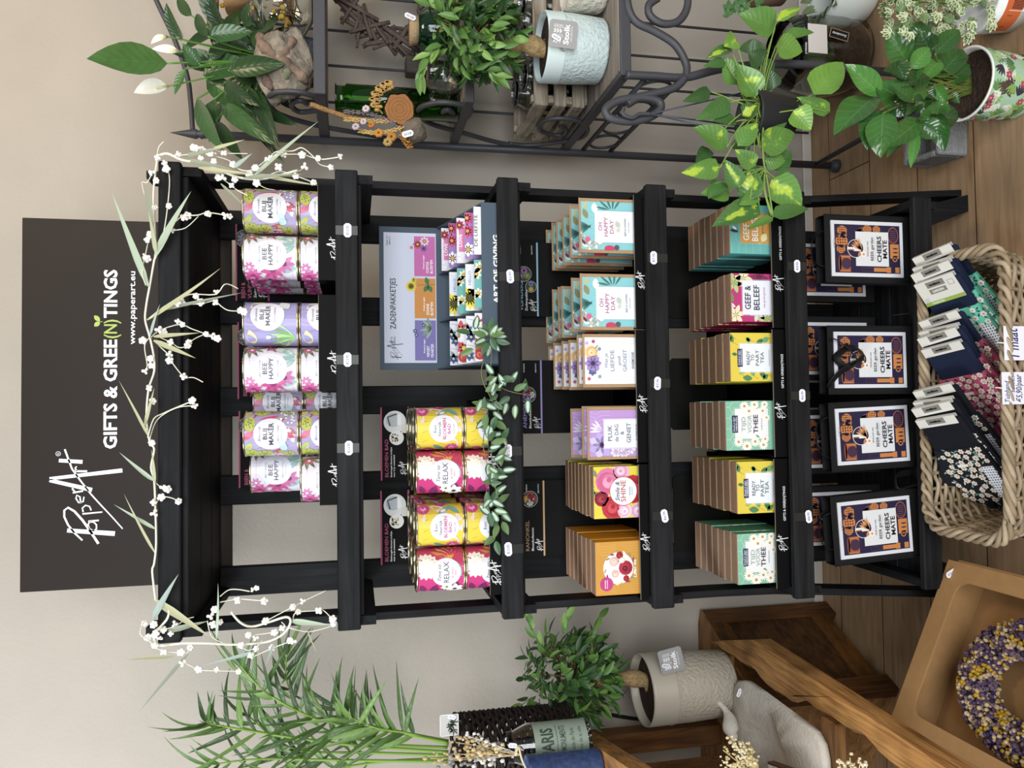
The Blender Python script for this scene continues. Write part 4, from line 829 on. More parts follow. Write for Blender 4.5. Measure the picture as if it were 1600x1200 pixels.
# ------------------------------------------------------------------ black gift bags with printed frames on the bottom shelf
FELT = mat('#1b1b1c', .7, spec=.25, bump=.3, bscale=500, name='black_nonwoven'); ORG = '#d9803a'; NAV = '#2e2648'
def p_cheers(d, w, h):
    d.rect(-w/2, 0, w/2, h, '#dcdde2', 0); a, b = w*.065, h-w*.065; d.rect(-w*.435, a, w*.435, b, NAV, 1)
    for u, v, r in ((.32, .85, .09), (.13, .86, .115), (-.01, .87, .08), (.36, .37, .07), (.36, .50, .08), (.24, .83, .06)):
        d.disc(u*w, v*h, r*w, ORG, 2, 10, ry=r*w*1.1)
        for i in range(4):
            for j in range(4): d.poly([(u*w+(i-1.5)*r*w*.42+dx*r*w*.14, v*h+(j-1.5)*r*w*.42+dy*r*w*.17) for dx, dy in ((0, -1), (1, 0), (0, 1), (-1, 0))], NAV, 3)
    for k in range(5): d.ring(w*(.05+.07*k), h*(.93-.01*k), w*(.06+.02*(k % 2)), .0006, '#7a4a4a', 2, 14)
    d.rect(-w*.42, h*.74, -w*.12, h*.89, '#a95a3c', 2); d.disc(-w*.27, h*.89, w*.15, '#8a4a3a', 2, 16, ry=w*.03); d.disc(-w*.27, h*.80, w*.10, '#4a3048', 3, 14); d.line([(-w*.40, h*.75), (-w*.40, h*.89)], .002, ORG, 3); d.line([(-w*.15, h*.75), (-w*.15, h*.87)], .003, ORG, 3)
    d.disc(w*.26, h*.14, w*.15, '#b0643f', 2, 22, ry=h*.075); d.disc(w*.26, h*.14, w*.135, '#3c2b4a', 3, 22, ry=h*.066)
    for k in range(6): d.line([(w*(.16+.035*k), h*.10), (w*(.16+.035*k), h*.18)], .0007, '#a8603f', 4)
    d.rect(-w*.16, h*.06, w*.10, h*.185, ORG, 2); d.ring(-w*.17, h*.12, w*.05, w*.018, ORG, 2)
    for k in range(3): d.leaf(-w*.12+w*.07*k, h*.07, w*.12, w*.025, PI/2, NAV, 3)
    d.rect(-w*.42, h*.06, -w*.32, h*.24, ORG, 2); d.rect(-w*.405, h*.24, -w*.335, h*.42, ORG, 2); d.rect(-w*.42, h*.12, -w*.32, h*.18, NAV, 3)
    for k in range(3): d.ring(-w*.37, h*(.46+.05*k), w*.04, .0007, '#6a4650', 2, 14)
    for k in range(4): d.leaf(w*(.30+.03*k), h*.55, w*.16, w*.04, 1.4+.2*k, '#8a5246', 2)
    d.rect(-w*.31, h*.21, w*.31, h*.67, '#e0e0e0', 6); d.disc(0, h*.675, w*.165, '#e6e2de', 7, 26); d.disc(0, h*.675, w*.155, NAV, 8, 26)
    d.rect(-w*.045, h*.60, w*.045, h*.70, '#e9e6e2', 9); d.rect(-w*.025, h*.69, w*.025, h*.79, '#e9e6e2', 9); d.rect(-w*.03, h*.70, -w*.012, h*.78, ORG, 10)
    for k in range(5): d.leaf(-w*.03, h*.59, w*.24, w*.04, .25+.22*k, ('#e0a87a', ORG)[k % 2], 10)
    d.flower(-w*.10, h*.565, w*.08, 6, '#f0e6dc', ORG, 11, .6); d.leaf(-w*.04, h*.60, w*.12, w*.05, 2.6, ORG, 10)
    d.text('Grow your own', 0, h*.495, w*.035, '#5a5a62', 8, wid=w*.27, shear=.35); d.text('BEER garden', 0, h*.425, w*.058, '#2a2a34', 8, wid=w*.42, bold=.01)
    d.rect(-w*.2, h*.405, w*.2, h*.407, '#9a9aa0', 8); d.text('CHEERS', 0, h*.315, w*.085, '#1f1f2a', 8, wid=w*.47, bold=.025); d.text('MATE', 0, h*.235, w*.085, '#1f1f2a', 8, wid=w*.33, bold=.025)
wB, hB = .136, .197
def bag_handle(b, pts): return b.tube(pts, .0085, 8, flat=.16)
def make_bag():
    t = thing('gift_bag', 'x', 'gift bag'); W_, D_, H_ = wB+.028, .036, hB+.044
    b = MB(); n = 10; vs = []
    for z, q in ((0, 1), (.01, 1.01), (H_*.5, 1.0), (H_*.9, .985), (H_, .98)):
        for (sx, sy) in ((-1, 0), (-.5, 0), (0, 0), (.5, 0), (1, 0), (1.02, .5), (1, 1), (0, 1), (-1, 1), (-1.02, .5)): vs.append((sx*W_/2*q, sy*D_, z))
    fs = [(i*n+k, i*n+(k+1) % n, (i+1)*n+(k+1) % n, (i+1)*n+k) for i in range(4) for k in range(n)]+[tuple(range(n))]
    b.add(vs, fs).build('bag_body', FELT, t)
    for sx in (-1, 1): MB().box(sx*W_/2-.0012, sx*W_/2+.0012, -.002, .001, .0, H_).build('stitched_seam', FELT, t)
    d = Deco(); p_cheers(d, wB, hB); d.build('framed_print', t, lambda u, v, e: (u, -.0035-e, v+.028), .4)
    MB().box(-wB/2, wB/2, -.0033, -.0004, .028, .028+hB).build('print_board', mat('#dcdde2', .5), t)
    return t
bag0 = make_bag(); bagn = 0
def put_bag(yl, yr, Vt, Y, label, tilt=0., hp=None):
    global bagn
    p = atY(Vt, (yl+yr)/2, Y); g = 'black gift bags with framed prints on the bottom shelf'
    if bagn == 0: t = bag0; t['label'] = label; t['group'] = g; t.location = (p.x, Y, ZS[5]+.001)
    else: t = dup(bag0, (p.x, Y, ZS[5]+.001), 0, label, g)
    bagn += 1; t.rotation_euler = (0, tilt, 0)
    return t
b_ = []
b_.append(put_bag(339, 437, 1301, 1.655, 'front black gift bag with CHEERS MATE print nearest the right post'))
b_.append(put_bag(513, 612, 1303, 1.655, 'front black gift bag with its twisted handle hanging over the CHEERS MATE print'))
b_.append(put_bag(628, 728, 1309, 1.655, 'front black gift bag behind the basket, second CHEERS MATE print from the left', -.035))
b_.append(put_bag(771, 873, 1305, 1.655, 'leftmost front black gift bag with CHEERS MATE print', -.055))
b_.append(put_bag(376, 467, 1262, 1.80, 'gift bag standing behind the rightmost front bag, print half showing'))
b_.append(put_bag(499, 590, 1265, 1.80, 'gift bag standing behind the bag with the twisted handle'))
b_.append(put_bag(645, 735, 1268, 1.80, 'shaded gift bag standing behind the second front bag from the left'))
b_.append(put_bag(765, 857, 1270, 1.80, 'shaded gift bag standing behind the leftmost front bag'))
RIB = mat('#141414', .55, spec=.35, name='black_ribbon')
def handle(t, pts, name='handle'): return MB().tube(pts, .0095, 8, flat=.14).build(name, RIB, t)
def smooth(P, n=6):
    P = [Vector(p) for p in P]; out = []
    for i in range(len(P)-1):
        a, b, c, e = P[max(0, i-1)], P[i], P[i+1], P[min(len(P)-1, i+2)]
        for k in range(n):
            t = k/n; out.append(.5*((2*b)+(c-a)*t+(2*a-5*b+4*c-e)*t*t+(3*b-a-3*c+e)*t**3))
    return out+[P[-1]]
H_ = hB+.044
handle(b_[1], smooth([(-.055, -.004, H_-.012), (-.06, -.012, H_+.004), (-.03, -.02, H_-.02), (.0, -.022, H_-.075), (.018, -.02, H_-.078), (.03, -.018, H_-.05), (.005, -.02, H_-.01), (-.02, -.022, H_-.04), (.0, -.024, H_-.062), (.045, -.016, H_-.02), (.05, -.006, H_-.004)]))
for q, (a, c) in ((0, (-.03, .03)), (4, (-.035, .02)), (2, (-.035, .035)), (6, (-.02, .04)), (3, (-.03, .03)), (5, (-.03, .035)), (7, (-.03, .03))):
    z = .006 if q < 4 else .004; handle(b_[q], smooth([(a-.014, .012, H_-.03), (a-.012, .014, H_+z), (a+.01, .03, H_+.014), (c-.01, .03, H_+.014), (c+.012, .014, H_+z), (c+.014, .012, H_-.03)]))
handle(b_[0], [Vector(atY(x, y, yy))-b_[0].location for x, y, yy in ((1445, 487, 1.64), (1425, 489, 1.63), (1400, 492, 1.64), (1388, 494, 1.66))])
hq = Matrix.Rotation(-b_[3].rotation_euler.y, 3, 'Y')
handle(b_[3], smooth([hq @ (Vector(atY(x, y, yy))-b_[3].location) for x, y, yy in ((1448, 752, 1.63), (1420, 760, 1.622), (1403, 763, 1.622), (1399, 752, 1.63), (1403, 742, 1.645), (1425, 738, 1.66))]))
# ------------------------------------------------------------------ white berry garland over the top of the rack
def PX(pts, Y, dy=0., seed=0):
    r = random.Random(seed); return [atY(x, y, Y+dy*math.sin(i*1.3+seed)) for i, (x, y) in enumerate(pts)]
ga = thing('berry_garland', 'artificial garland of white berries and pale grass leaves draped over the rack top', 'garland', tuple(atY(240, 500, 1.585)))
WB = mat('#f3f1ea', .35, spec=.5, name='white_berry'); WST = mat('#dcdccb', .5, name='pale_stem')
GL = [mat(c, .5, spec=.4, name='pale_grass_leaf') for c in ('#9fae98', '#a8a988', '#9aaaa2', '#868f7b')]
YG = 1.583
stems = [([(246, 246), (240, 300), (242, 355), (244, 397), (241, 407), (234, 447), (229, 475), (227, 500), (234, 526), (240, 555), (241, 580), (232, 610), (229, 655), (234, 690), (241, 702), (236, 730), (241, 752), (243, 800), (244, 850), (241, 880), (238, 893), (243, 936)], .0021),
 ([(260, 255), (265, 280), (262, 322), (256, 362), (250, 375)], .0011), ([(250, 375), (280, 341), (310, 336), (325, 332), (356, 337)], .0012), ([(269, 360), (290, 356), (310, 338)], .0009), ([(228, 446), (222, 425), (227, 400), (232, 375)], .001),
 ([(235, 497), (258, 478), (275, 472), (297, 460), (336, 460), (350, 445), (360, 445), (372, 451)], .0012), ([(282, 475), (312, 475), (335, 470), (345, 478), (357, 485), (377, 486)], .0011), ([(236, 527), (250, 516), (281, 507), (300, 514), (322, 522), (342, 530)], .0011), ([(245, 525), (267, 535), (280, 543), (293, 540), (303, 530), (320, 522)], .001), ([(248, 540), (262, 553), (268, 565), (287, 588), (303, 590), (317, 597)], .0011), ([(235, 526), (226, 540), (230, 570), (227, 582)], .001),
 ([(231, 684), (240, 655), (255, 646), (275, 637), (300, 627)], .0013), ([(234, 686), (243, 660), (258, 646), (280, 636), (304, 634)], .001), ([(241, 752), (250, 760), (258, 763)], .001), ([(242, 790), (252, 777), (268, 778), (280, 784)], .001),
 ([(242, 936), (262, 950), (262, 965), (250, 980), (240, 990), (249, 1008), (285, 1005), (326, 1005), (366, 1007), (416, 1003), (443, 990), (454, 972), (447, 964), (420, 972), (393, 979), (375, 972), (361, 956)], .0024),
 ([(224, 972), (219, 990), (232, 1000), (250, 1015), (290, 1020), (296, 1012)], .0011), ([(243, 985), (270, 980), (290, 968), (303, 964)], .001), ([(324, 970), (330, 993), (345, 1003), (356, 1005)], .0011), ([(344, 932), (357, 922), (372, 921), (390, 924)], .0012), ([(344, 941), (371, 936), (390, 937), (415, 939)], .0011), ([(283, 1032), (310, 1046), (340, 1048), (378, 1049)], .0008), ([(458, 970), (463, 957), (498, 954), (506, 954), (520, 968)], .0011), ([(416, 970), (454, 950), (477, 938), (509, 923)], .001), ([(452, 981), (483, 987), (522, 977)], .0011), ([(391, 1028), (425, 1013), (456, 1001)], .0011), ([(398, 992), (425, 988), (445, 980), (440, 972)], .001), ([(375, 1007), (386, 1016), (400, 1012), (410, 1000)], .001),
 ([(246, 244), (262, 240), (285, 250), (325, 257), (365, 275), (400, 280), (432, 275), (465, 266)], .0026), ([(262, 241), (280, 243), (310, 240), (340, 245), (360, 252), (375, 265), (395, 265), (420, 247), (432, 237), (457, 236), (472, 231), (490, 245), (500, 257), (517, 261)], .0012), ([(430, 243), (452, 241), (475, 242), (500, 249), (532, 245)], .0012), ([(330, 262), (345, 277), (362, 290), (372, 298), (387, 305)], .001), ([(400, 285), (435, 268), (462, 275), (490, 285)], .0009), ([(476, 260), (470, 266), (462, 268)], .001), ([(245, 246), (248, 230), (256, 221)], .0009), ([(238, 270), (230, 285), (222, 285), (226, 305)], .0009), ([(401, 286), (415, 294), (430, 297)], .0008), ([(310, 240), (330, 233), (350, 239), (387, 240)], .001)]
for k, (p, r) in enumerate(stems): MB().tube(smooth(PX(p, YG, .012 if k else .004, k), 4), r, 6).build('stem', WST, ga, True)
cl = [(288, 340), (293, 337), (325, 334), (352, 337), (359, 338), (269, 360), (230, 375), (235, 367), (226, 400), (230, 404), (278, 473), (284, 472), (306, 462), (338, 456), (313, 472), (337, 472), (376, 485), (381, 487), (248, 515), (255, 518), (278, 502), (285, 507), (322, 522), (331, 525), (340, 529), (267, 535), (293, 540), (295, 535), (265, 553), (265, 563), (287, 588), (223, 532), (235, 560), (227, 580), (236, 571), (233, 606), (239, 627), (237, 692), (255, 762), (262, 764), (240, 785), (252, 777), (279, 783), (241, 802), (300, 626), (304, 634),
 (226, 974), (240, 976), (273, 975), (255, 984), (267, 990), (243, 990), (231, 996), (250, 997), (242, 1009), (256, 1019), (283, 1019), (297, 1012), (285, 1036), (310, 1046), (339, 1046), (373, 1049), (335, 952), (329, 963), (344, 972), (333, 976), (377, 1008), (388, 992), (399, 997), (400, 1013), (392, 1024), (425, 1012), (453, 1001), (458, 1002), (429, 988), (441, 981), (415, 970), (458, 948), (473, 939), (466, 956), (498, 954), (520, 967), (521, 974), (395, 921), (401, 919), (371, 938), (413, 939),
 (302, 231), (309, 231), (316, 234), (279, 241), (314, 247), (328, 239), (334, 241), (334, 252), (350, 239), (364, 257), (341, 277), (348, 277), (367, 280), (362, 290), (390, 272), (399, 262), (417, 249), (423, 247), (444, 242), (472, 242), (497, 247), (532, 244), (517, 261), (435, 261), (462, 275), (490, 285), (476, 260), (401, 286), (257, 255), (260, 264), (244, 282), (237, 270), (242, 324), (246, 246), (264, 322)]
rb = random.Random(3); csh = []
for k in range(5):
    b = MB(); n = (5, 6, 7, 4, 6)[k]
    for i in range(n):
        a = i*2*PI/(n-1) if i < n-1 else 0; rr = .0042 if i < n-1 else 0
        b.ball((rr*math.cos(a), -.0012 if i == n-1 else rb.uniform(-.002, .002), rr*math.sin(a)), rb.uniform(.0029, .0037), 8)
    csh.append(b)
cms = []
for k, (x, y) in enumerate(cl):
    if k < 5: o = csh[k].build('berry_cluster', WB, ga); cms.append(o.data)
    else: o = bpy.data.objects.new('berry_cluster', cms[k % 5]); COL.objects.link(o); o.parent = ga
    o.location = atY(x, y, YG-.003+.008*math.sin(k*1.7))-ga.location; o.rotation_euler = (rb.uniform(-.5, .5), rb.uniform(0, 6), 0); s_ = rb.uniform(.8, 1.15); o.scale = (s_, s_, s_)
lv = [((232, 447), (177, 307), 12, 0), ((242, 402), (291, 300), 13, 0), ((230, 500), (350, 425), 8, 1), ((250, 485), (372, 456), 6, 3), ((240, 526), (309, 520), 7, 1), ((240, 532), (307, 560), 9, 1), ((235, 524), (246, 477), 5, 2), ((234, 685), (189, 596), 5, 1), ((226, 665), (243, 607), 7, 1), ((242, 752), (187, 711), 7, 0), ((242, 755), (240, 702), 6, 1), ((244, 827), (180, 790), 6, 0), ((243, 865), (192, 777), 5, 1), ((244, 397), (236, 330), 8, 1), ((240, 380), (232, 300), 6, 3), ((238, 350), (226, 290), 6, 3),
 ((243, 938), (330, 992), 13, 1), ((239, 968), (273, 901), 11, 2), ((263, 986), (326, 970), 9, 3), ((272, 1025), (200, 1030), 6, 1), ((294, 1022), (217, 1109), 6, 3), ((338, 1000), (346, 908), 5, 0), ((454, 970), (515, 977), 10, 0), ((400, 1018), (320, 1040), 6, 2), ((428, 1005), (416, 1040), 5, 2), ((395, 277), (491, 186), 8, 0), ((330, 234), (381, 219), 7, 1), ((365, 262), (396, 241), 9, 2), ((345, 287), (387, 327), 5, 3), ((400, 272), (495, 292), 7, 1), ((285, 245), (345, 232), 8, 3), ((290, 250), (360, 262), 8, 3), ((310, 262), (400, 276), 8, 1), ((380, 278), (470, 270), 7, 3), ((480, 985), (494, 1020), 3, 1)]
for k, (a, b, wpx, c) in enumerate(lv):
    A = atY(*a, YG-.004); B = atY(*b, YG-.03-.012*math.sin(k)); d = B-A
    MB().leaf(A, d, (.1, -1, .25), d.length*1.04, wpx*.00135, .12*math.sin(k*2.3), .15, 0, shape='grass').build('leaf', GL[c], ga, True)

# ------------------------------------------------------------------ trailing variegated garland on the second shelf
iv = thing('trailing_garland', 'artificial trailing plant with striped green leaves lying along the second shelf rail', 'garland', tuple(atY(770, 700, 1.585)))
VG = [mat('#3f5d40', .4, spec=.5, name='trailing_leaf_green'), mat('#a9bfae', .4, spec=.5, name='trailing_leaf_pale'), mat('#587345', .4, spec=.5, name='trailing_leaf_mid')]
ist = [[(762, 512), (766, 526), (768, 556), (766, 595), (775, 625), (779, 642), (770, 672), (768, 710), (772, 755), (779, 782), (776, 815)], [(770, 604), (782, 606), (795, 611), (812, 615), (825, 616)], [(757, 560), (752, 580), (756, 600), (766, 620), (774, 640)], [(762, 650), (755, 690), (760, 720), (770, 750)], [(740, 528), (752, 533), (764, 530)]]
ri = random.Random(11)
for k, p in enumerate(ist):
    P = smooth(PX(p, 1.588, .006, k), 5); MB().tube(P, .0011, 6).build('vine', mat('#6b7048', .5, name='vine_stem'), iv, True)
lpos = []
for k in range(15): a = k*2.4; lpos.append((766+10*math.cos(a)*ri.random(), 526+14*math.sin(a)*ri.random(), a, 1.0))
for k in range(62):
    t = k/61; x = 772-12*math.sin(t*9)*.5+ri.uniform(-14, 12); y = 585+t*235; lpos.append((x, y, ri.uniform(0, 6.28), ri.uniform(.8, 1.1)))
for (x, y, a) in ((735, 520, 3.3), (742, 515, -1.4), (740, 545, 2.7), (790, 603, -2.2), (799, 598, -1.2), (803, 610, -.5), (797, 620, 2.6), (792, 628, 1.9), (806, 632, 1.7), (822, 612, -1.8), (825, 624, 1.6), (774, 838, 2.6), (775, 845, 1.4), (783, 800, .8), (785, 815, 1.2)): lpos.append((x, y, a, 1.))
for k, (x, y, a, s_) in enumerate(lpos):
    yy = ri.uniform(1.560, 1.588); A = atY(x, y, yy); L_ = .031*s_
    d = (Rv*(-math.sin(a))-Uv*math.cos(a)+Vector((0, ri.uniform(-.6, 0.), 0)))
    MB().leaf(A, d, Vector((ri.uniform(-.6, .6), -1, ri.uniform(0, .8))), L_, .0145*s_, .12, .12, 0, (0, 2, 0)[k % 3], 'oval', 1 if k % 3 == 0 or k % 5 == 0 else None).build('leaf', VG, iv, True)

# ------------------------------------------------------------------ wicker basket
RAT = mat('#a3927a', .6, spec=.35, var=.22, vscale=25, name='rattan'); RAT2 = mat('#8a795f', .62, spec=.3, var=.2, vscale=25, name='rattan_dark')
ZR = .248; BA = atZ(1446, 408, ZR); BB = atZ(1462, 832, ZR); bx = (BA.x+BB.x)/2; hx = (BA.x-BB.x)/2-.006; y_far = 1.578; y_near = 1.345; hy = (y_far-y_near)/2; by = (y_far+y_near)/2
bk = thing('wicker_basket', 'oblong woven rattan basket on the floor holding flowered garden gloves', 'basket', (bx, by, 0), rz=-.012)
def peri(t, s=1., off=0., rc=.055):
    """point on a rounded rectangle, t 0..1"""
    a, c = hx*s+off, hy*s+off; P = 2*(2*a-2*rc)+2*(2*c-2*rc)+2*PI*rc; q = (t % 1)*P
    segs = ((2*a-2*rc, 0), (PI/2*rc, 1), (2*c-2*rc, 0), (PI/2*rc, 1), (2*a-2*rc, 0), (PI/2*rc, 1), (2*c-2*rc, 0), (PI/2*rc, 1))
    x, y, an = -a+rc, -c, 0.
    for L_, arc in segs:
        if q <= L_ or L_ is segs[-1][0]:
            if not arc: return Vector((x+q*math.cos(an), y+q*math.sin(an), 0))
            cx, cy = x-rc*math.sin(an), y+rc*math.cos(an); b_2 = an+q/rc; return Vector((cx+rc*math.sin(b_2), cy-rc*math.cos(b_2), 0))
        q -= L_
        if not arc: x += L_*math.cos(an); y += L_*math.sin(an)
        else:
            cx, cy = x-rc*math.sin(an), y+rc*math.cos(an); an += PI/2; x, y = cx+rc*math.sin(an), cy-rc*math.cos(an)
    return Vector((x, y, 0))
NS = 44
def bscale(z): return .84+.16*(z/ZR)
b = MB(); N = 176
for lv_ in range(21):
    z = .008+lv_*.0106; ph = lv_*PI
    b.tube([peri(i/N, bscale(z), .0045*math.cos(PI*NS*i/N*1.0+ph))+Vector((0, 0, z+.0012*math.sin(i*.7+lv_))) for i in range(N)], .0047, 6, lv_ % 2, closed=True)
b.build('woven_side', [RAT, RAT2], bk)
b = MB()
for i in range(NS): b.tube([peri(i/NS, bscale(.004))+Vector((0, 0, .004)), peri(i/NS, bscale(.12))+Vector((0, 0, .12)), peri(i/NS, 1)+Vector((0, 0, ZR-.012))], .0042, 6)
b.build('stake', RAT2, bk)['kind'] = 'stuff'
b = MB()
for s_ in range(4):
    b.tube([peri(i/220, 1.0, .008*math.cos(2*PI*(i/220*16+s_/4)))+Vector((0, 0, ZR-.004+.007*math.sin(2*PI*(i/220*16+s_/4)))) for i in range(220)], .0056, 7, s_ % 2, closed=True)
b.build('braided_rim', [RAT, RAT2], bk)
MB().prism([peri(i/60, .845)+Vector((0, 0, .003)) for i in range(60)], (0, 0, .006)).build('base', RAT2, bk)

# ------------------------------------------------------------------ garden gloves
NAVY = mat('#1a2238', .85, spec=.2, bump=.35, bscale=900, name='navy_knit'); DARK = mat('#14161d', .85, spec=.2, bump=.35, bscale=900, name='black_knit'); CARDW = mat('#cfcdc4', .6, spec=.3, name='glove_card')
def glove(fabric, fl, ctr, lf, cuff, kind, big):
    t = thing('garden_glove', 'x', 'gloves'); W_ = .112; rg = random.Random(kind*7+1)
    MB().bbox(0, W_*.95, 0, .013, -.082, 0, .005).build('cuff', cuff, t)
    out = [(-.004, -.078), (W_*.97, -.078), (W_*1.02, -.12), (W_*1.06, -.165), (W_*.98, -.20), (W_*.90, -.245), (W_*.80, -.246), (W_*.77, -.205), (W_*.72, -.255), (W_*.60, -.256), (W_*.56, -.208), (W_*.50, -.25), (W_*.38, -.25), (W_*.34, -.205), (W_*.28, -.235), (W_*.16, -.232), (W_*.10, -.18), (-.03, -.175), (-.04, -.16), (-.012, -.12)]
    b = MB(); n = len(out); cx = sum(p[0] for p in out)/n; cz = sum(p[1] for p in out)/n
    rings = [(0., .0075), (-.005, .004), (-.0065, 0), (-.005, -.0)]
    vs = []
    for inset, yy in ((.004, .0135), (0, .010), (0, .003), (.004, -.0015)):
        for x, z in out: dx, dz = cx-x, cz-z; l = math.hypot(dx, dz); vs.append((x+dx/l*inset, yy, z+dz/l*inset))
    fs = [(k*n+i, k*n+(i+1) % n, (k+1)*n+(i+1) % n, (k+1)*n+i) for k in range(3) for i in range(n)]+[tuple(range(n)), tuple(range(3*n, 4*n))]
    b.add(vs, fs).build('fabric_hand', mat(fabric, .8, spec=.2, name='glove_fabric'), t)
    d = Deco(); pts = []
    for k in range(400):
        u, v = rg.uniform(.004, W_*.98), rg.uniform(-.225, -.084)
        if all((u-a)**2+(v-c)**2 > .0145**2 for a, c in pts) and len(pts) < 46: pts.append((u, v))
    for k, (u, v) in enumerate(pts):
        d.flower(u, v, rg.uniform(.0065, .0085), 6, fl, ctr, 2, .75, rg.random()*3, .2)
        for q in range(2): a = rg.random()*6.3; d.leaf(u+.008*math.cos(a), v+.008*math.sin(a), .010, .0038, a+.9, lf[(k+q) % len(lf)], 1)
    d.build('flower_print', t, flat(-.0016), .8, .00015)
    if kind != 2: 
        d = Deco(); d.rect(W_*.75, -.215, W_*1.0, -.13, '#dfe2ea', 1)
        for i in range(5):
            for j in range(12): d.disc(W_*.77+i*.006, -.21+j*.0068, .0018, '#2a3350' if kind else '#101216', 2, 6)
        d.clip(W_*.75, -.212, W_*1.0, -.132).build('dotted_thumb', t, flat(-.0022), .8, .0001)
    MB().box(W_*.30, W_*.52, -.0026, -.0019, -.128, -.121).build('woven_tag', mat('#d9d6cf', .6), t)
    hh = .050 if big else .014
    ht = .010 if big else .007; MB().box(.002, W_*.88, -.0022, -.0006, -hh, ht).box(.002, W_*.88, .006, .0075, -.030, ht).box(.002, W_*.88, -.0022, .0075, ht, ht+.001).build('header_card', CARDW, t)
    d = Deco(); d.rect(W_*.25, -.008, W_*.64, .0068, '#7d786c', 1); d.disc(W_*.435, -.001, .003, '#22242c', 2, 10, ry=.003); d.rect(W_*.31, -.0035, W_*.56, .0005, '#22242c', 2)
    if big:
        d.rect(.002, -.050, W_*.88, -.041, '#8da83a', 1); d.text('HANDSCHOEN', W_*.3, -.0475, .004, '#eef2e0', 2, wid=.03); d.rect(W_*.25, -.024, W_*.62, -.012, '#7d786c', 1); d.text('GARDEN', W_*.43, -.021, .006, '#e5e8da', 2, wid=.028, bold=.02); d.frame(W_*.70, -.014, W_*.82, -.002, .0006, '#555555', 2)
        for k in range(4): d.rect(.006+.003*k, -.05+.002*k, .0068+.003*k, -.03, '#8a8c92', 1)
    else:
        for k in range(3): d.rect(.008, -.0132+.0016*k, .022-.004*k, -.0126+.0016*k, '#b5b6b8', 1)
    d.build('card_print', t, flat(-.0023), .6, .00015)
    return t
GLV = {}
wv = Vector((.16, -1, -.22)).normalized(); lv2 = Vector((-.74, -.30, -.62)); lv2 = (lv2-wv*lv2.dot(wv)).normalized()
Zl = -lv2; Yl = Zl.cross(wv); GM = Matrix((wv, Yl, Zl)).transposed()
def put_gloves(key, args, px_, n, what, dxy):
    o0 = atY(px_[0], px_[1], 1.548)
    for k in range(n):
        lb = '%s, %s of its group' % (what, ('leftmost', 'second from left', 'third from left', 'fourth from left')[k]); p = o0+Vector((.0225*k+.004*math.sin(k*2), dxy*k, .006*math.sin(k*1.7)))
        big = (key == 'mint' and k == 0); kk = (key, big)
        if kk not in GLV: GLV[kk] = glove(*args, big); t = GLV[kk]; t.location = p
        else: t = dup(GLV[kk], p)
        t['label'] = lb; t['group'] = 'garden gloves in the basket'
        t.rotation_euler = (Matrix.Rotation(.05*math.sin(k*2.3), 3, 'Z') @ GM).to_euler()
put_gloves('mint', ('#6cc5a9', '#efe3dc', '#a8545a', ('#24363a', '#2f4a48'), NAVY, 0), (1431, 452), 4, 'pair of mint flowered gloves with navy cuffs', .004)
put_gloves('pink', ('#ad506b', '#eadccb', '#c9a06a', ('#2a1a26', '#3a2230'), NAVY, 2), (1441, 552), 4, 'pair of rose pink flowered gloves with navy cuffs', .004)
put_gloves('black', ('#17191f', '#e6d6c3', '#c99a6a', ('#5f8f80', '#7aa596', '#d9cfc0'), DARK, 1), (1432, 662), 4, 'pair of black flowered gloves with dark cuffs', .004)

# handwritten price cards on the basket front
def price_card(px0, px1, lines, label):
    Y = 1.334; a = atY(px0[0], px0[1], Y); c = atY(px1[0], px1[1], Y); w_, h = abs(c.x-a.x), abs(a.z-c.z)
    t = thing('price_card', label, 'price card', ((a.x+c.x)/2, Y, min(a.z, c.z)), group=None); h2 = h
    MB().box(-w_/2, w_/2, 0, .0012, 0, h2).build('card', mat('#e4e5f0', .6, name='white_card'), t)
    d = Deco()
    for tx, u, v, hh, wd, rot in lines: d.text(tx, u*w_, v*h2, hh*h2, '#1f2a6a', 1, wid=wd*w_, shear=.25, rot=rot, bold=.012)
    d.build('handwriting', t, flat(0))
    MB().tube([(0, .004, h2-.006), (.0, -.003, h2+.001), (.002, .008, h2+.008), (.0, .016, h2)], .0012, 6).build('cotton_tie', mat('#efece4', .8), t)
price_card((1570, 563), (1640, 510), (('1 maat', .02, .70, .22, .86, .05),), 'white handwritten card reading 1 maat tied to the basket front')
price_card((1567, 632), (1640, 581), (('Tuinhand', -.10, .855, .10, .66, 0), ('schoen', .12, .745, .09, .50, 0), ('€5,90/paar', 0, .60, .12, .86, .03)), 'white card reading Tuinhandschoen €5,90/paar tied to the basket front')
# ------------------------------------------------------------------ wrought iron étagère on the right
IRON = mat('#47484d', .5, .25, spec=.45, bump=.08, bscale=300, name='wrought_iron'); YB = 2.235; YI = 1.69; XI = .762
ir = thing('iron_shelf_unit', 'dark grey wrought iron shelf unit with scrolls standing right of the black rack', 'shelf unit', (XI, YB, 0))
def ip(b, name, m_=IRON): return b.build(name, m_, ir, True)
pt = atY(262, 204, YB); xt, xb_ = atY(300, 209, YB).x, atY(1300, 259, YB).x
def postx(z): return xb_+(xt-xb_)*z/2.
ip(MB().tube([(postx(.004), YB, .004), (postx(1.97), YB, 1.97)], .0115, 12), 'post'); ip(MB().lathe([(.0, .028), (.012, .028), (.021, .012), (.022, .0005), (0, .0005)], 16, (postx(0), YB, 0)), 'foot')
ip(MB().lathe([(.0115, 1.965), (.0135, 1.972), (.0095, 1.978), (.0135, 1.984), (.0135, 1.990), (.0, 2.055)], 16, (postx(2), YB, 0)), 'finial')
ip(MB().tube(smooth([atY(301, 205, YB), atY(298, 160, YB), atY(292, 117, YB), atY(272, 60, YB), atY(244, 0, YB), atY(205, -90, YB)]), .0068, 8), 'arched_top_rod')
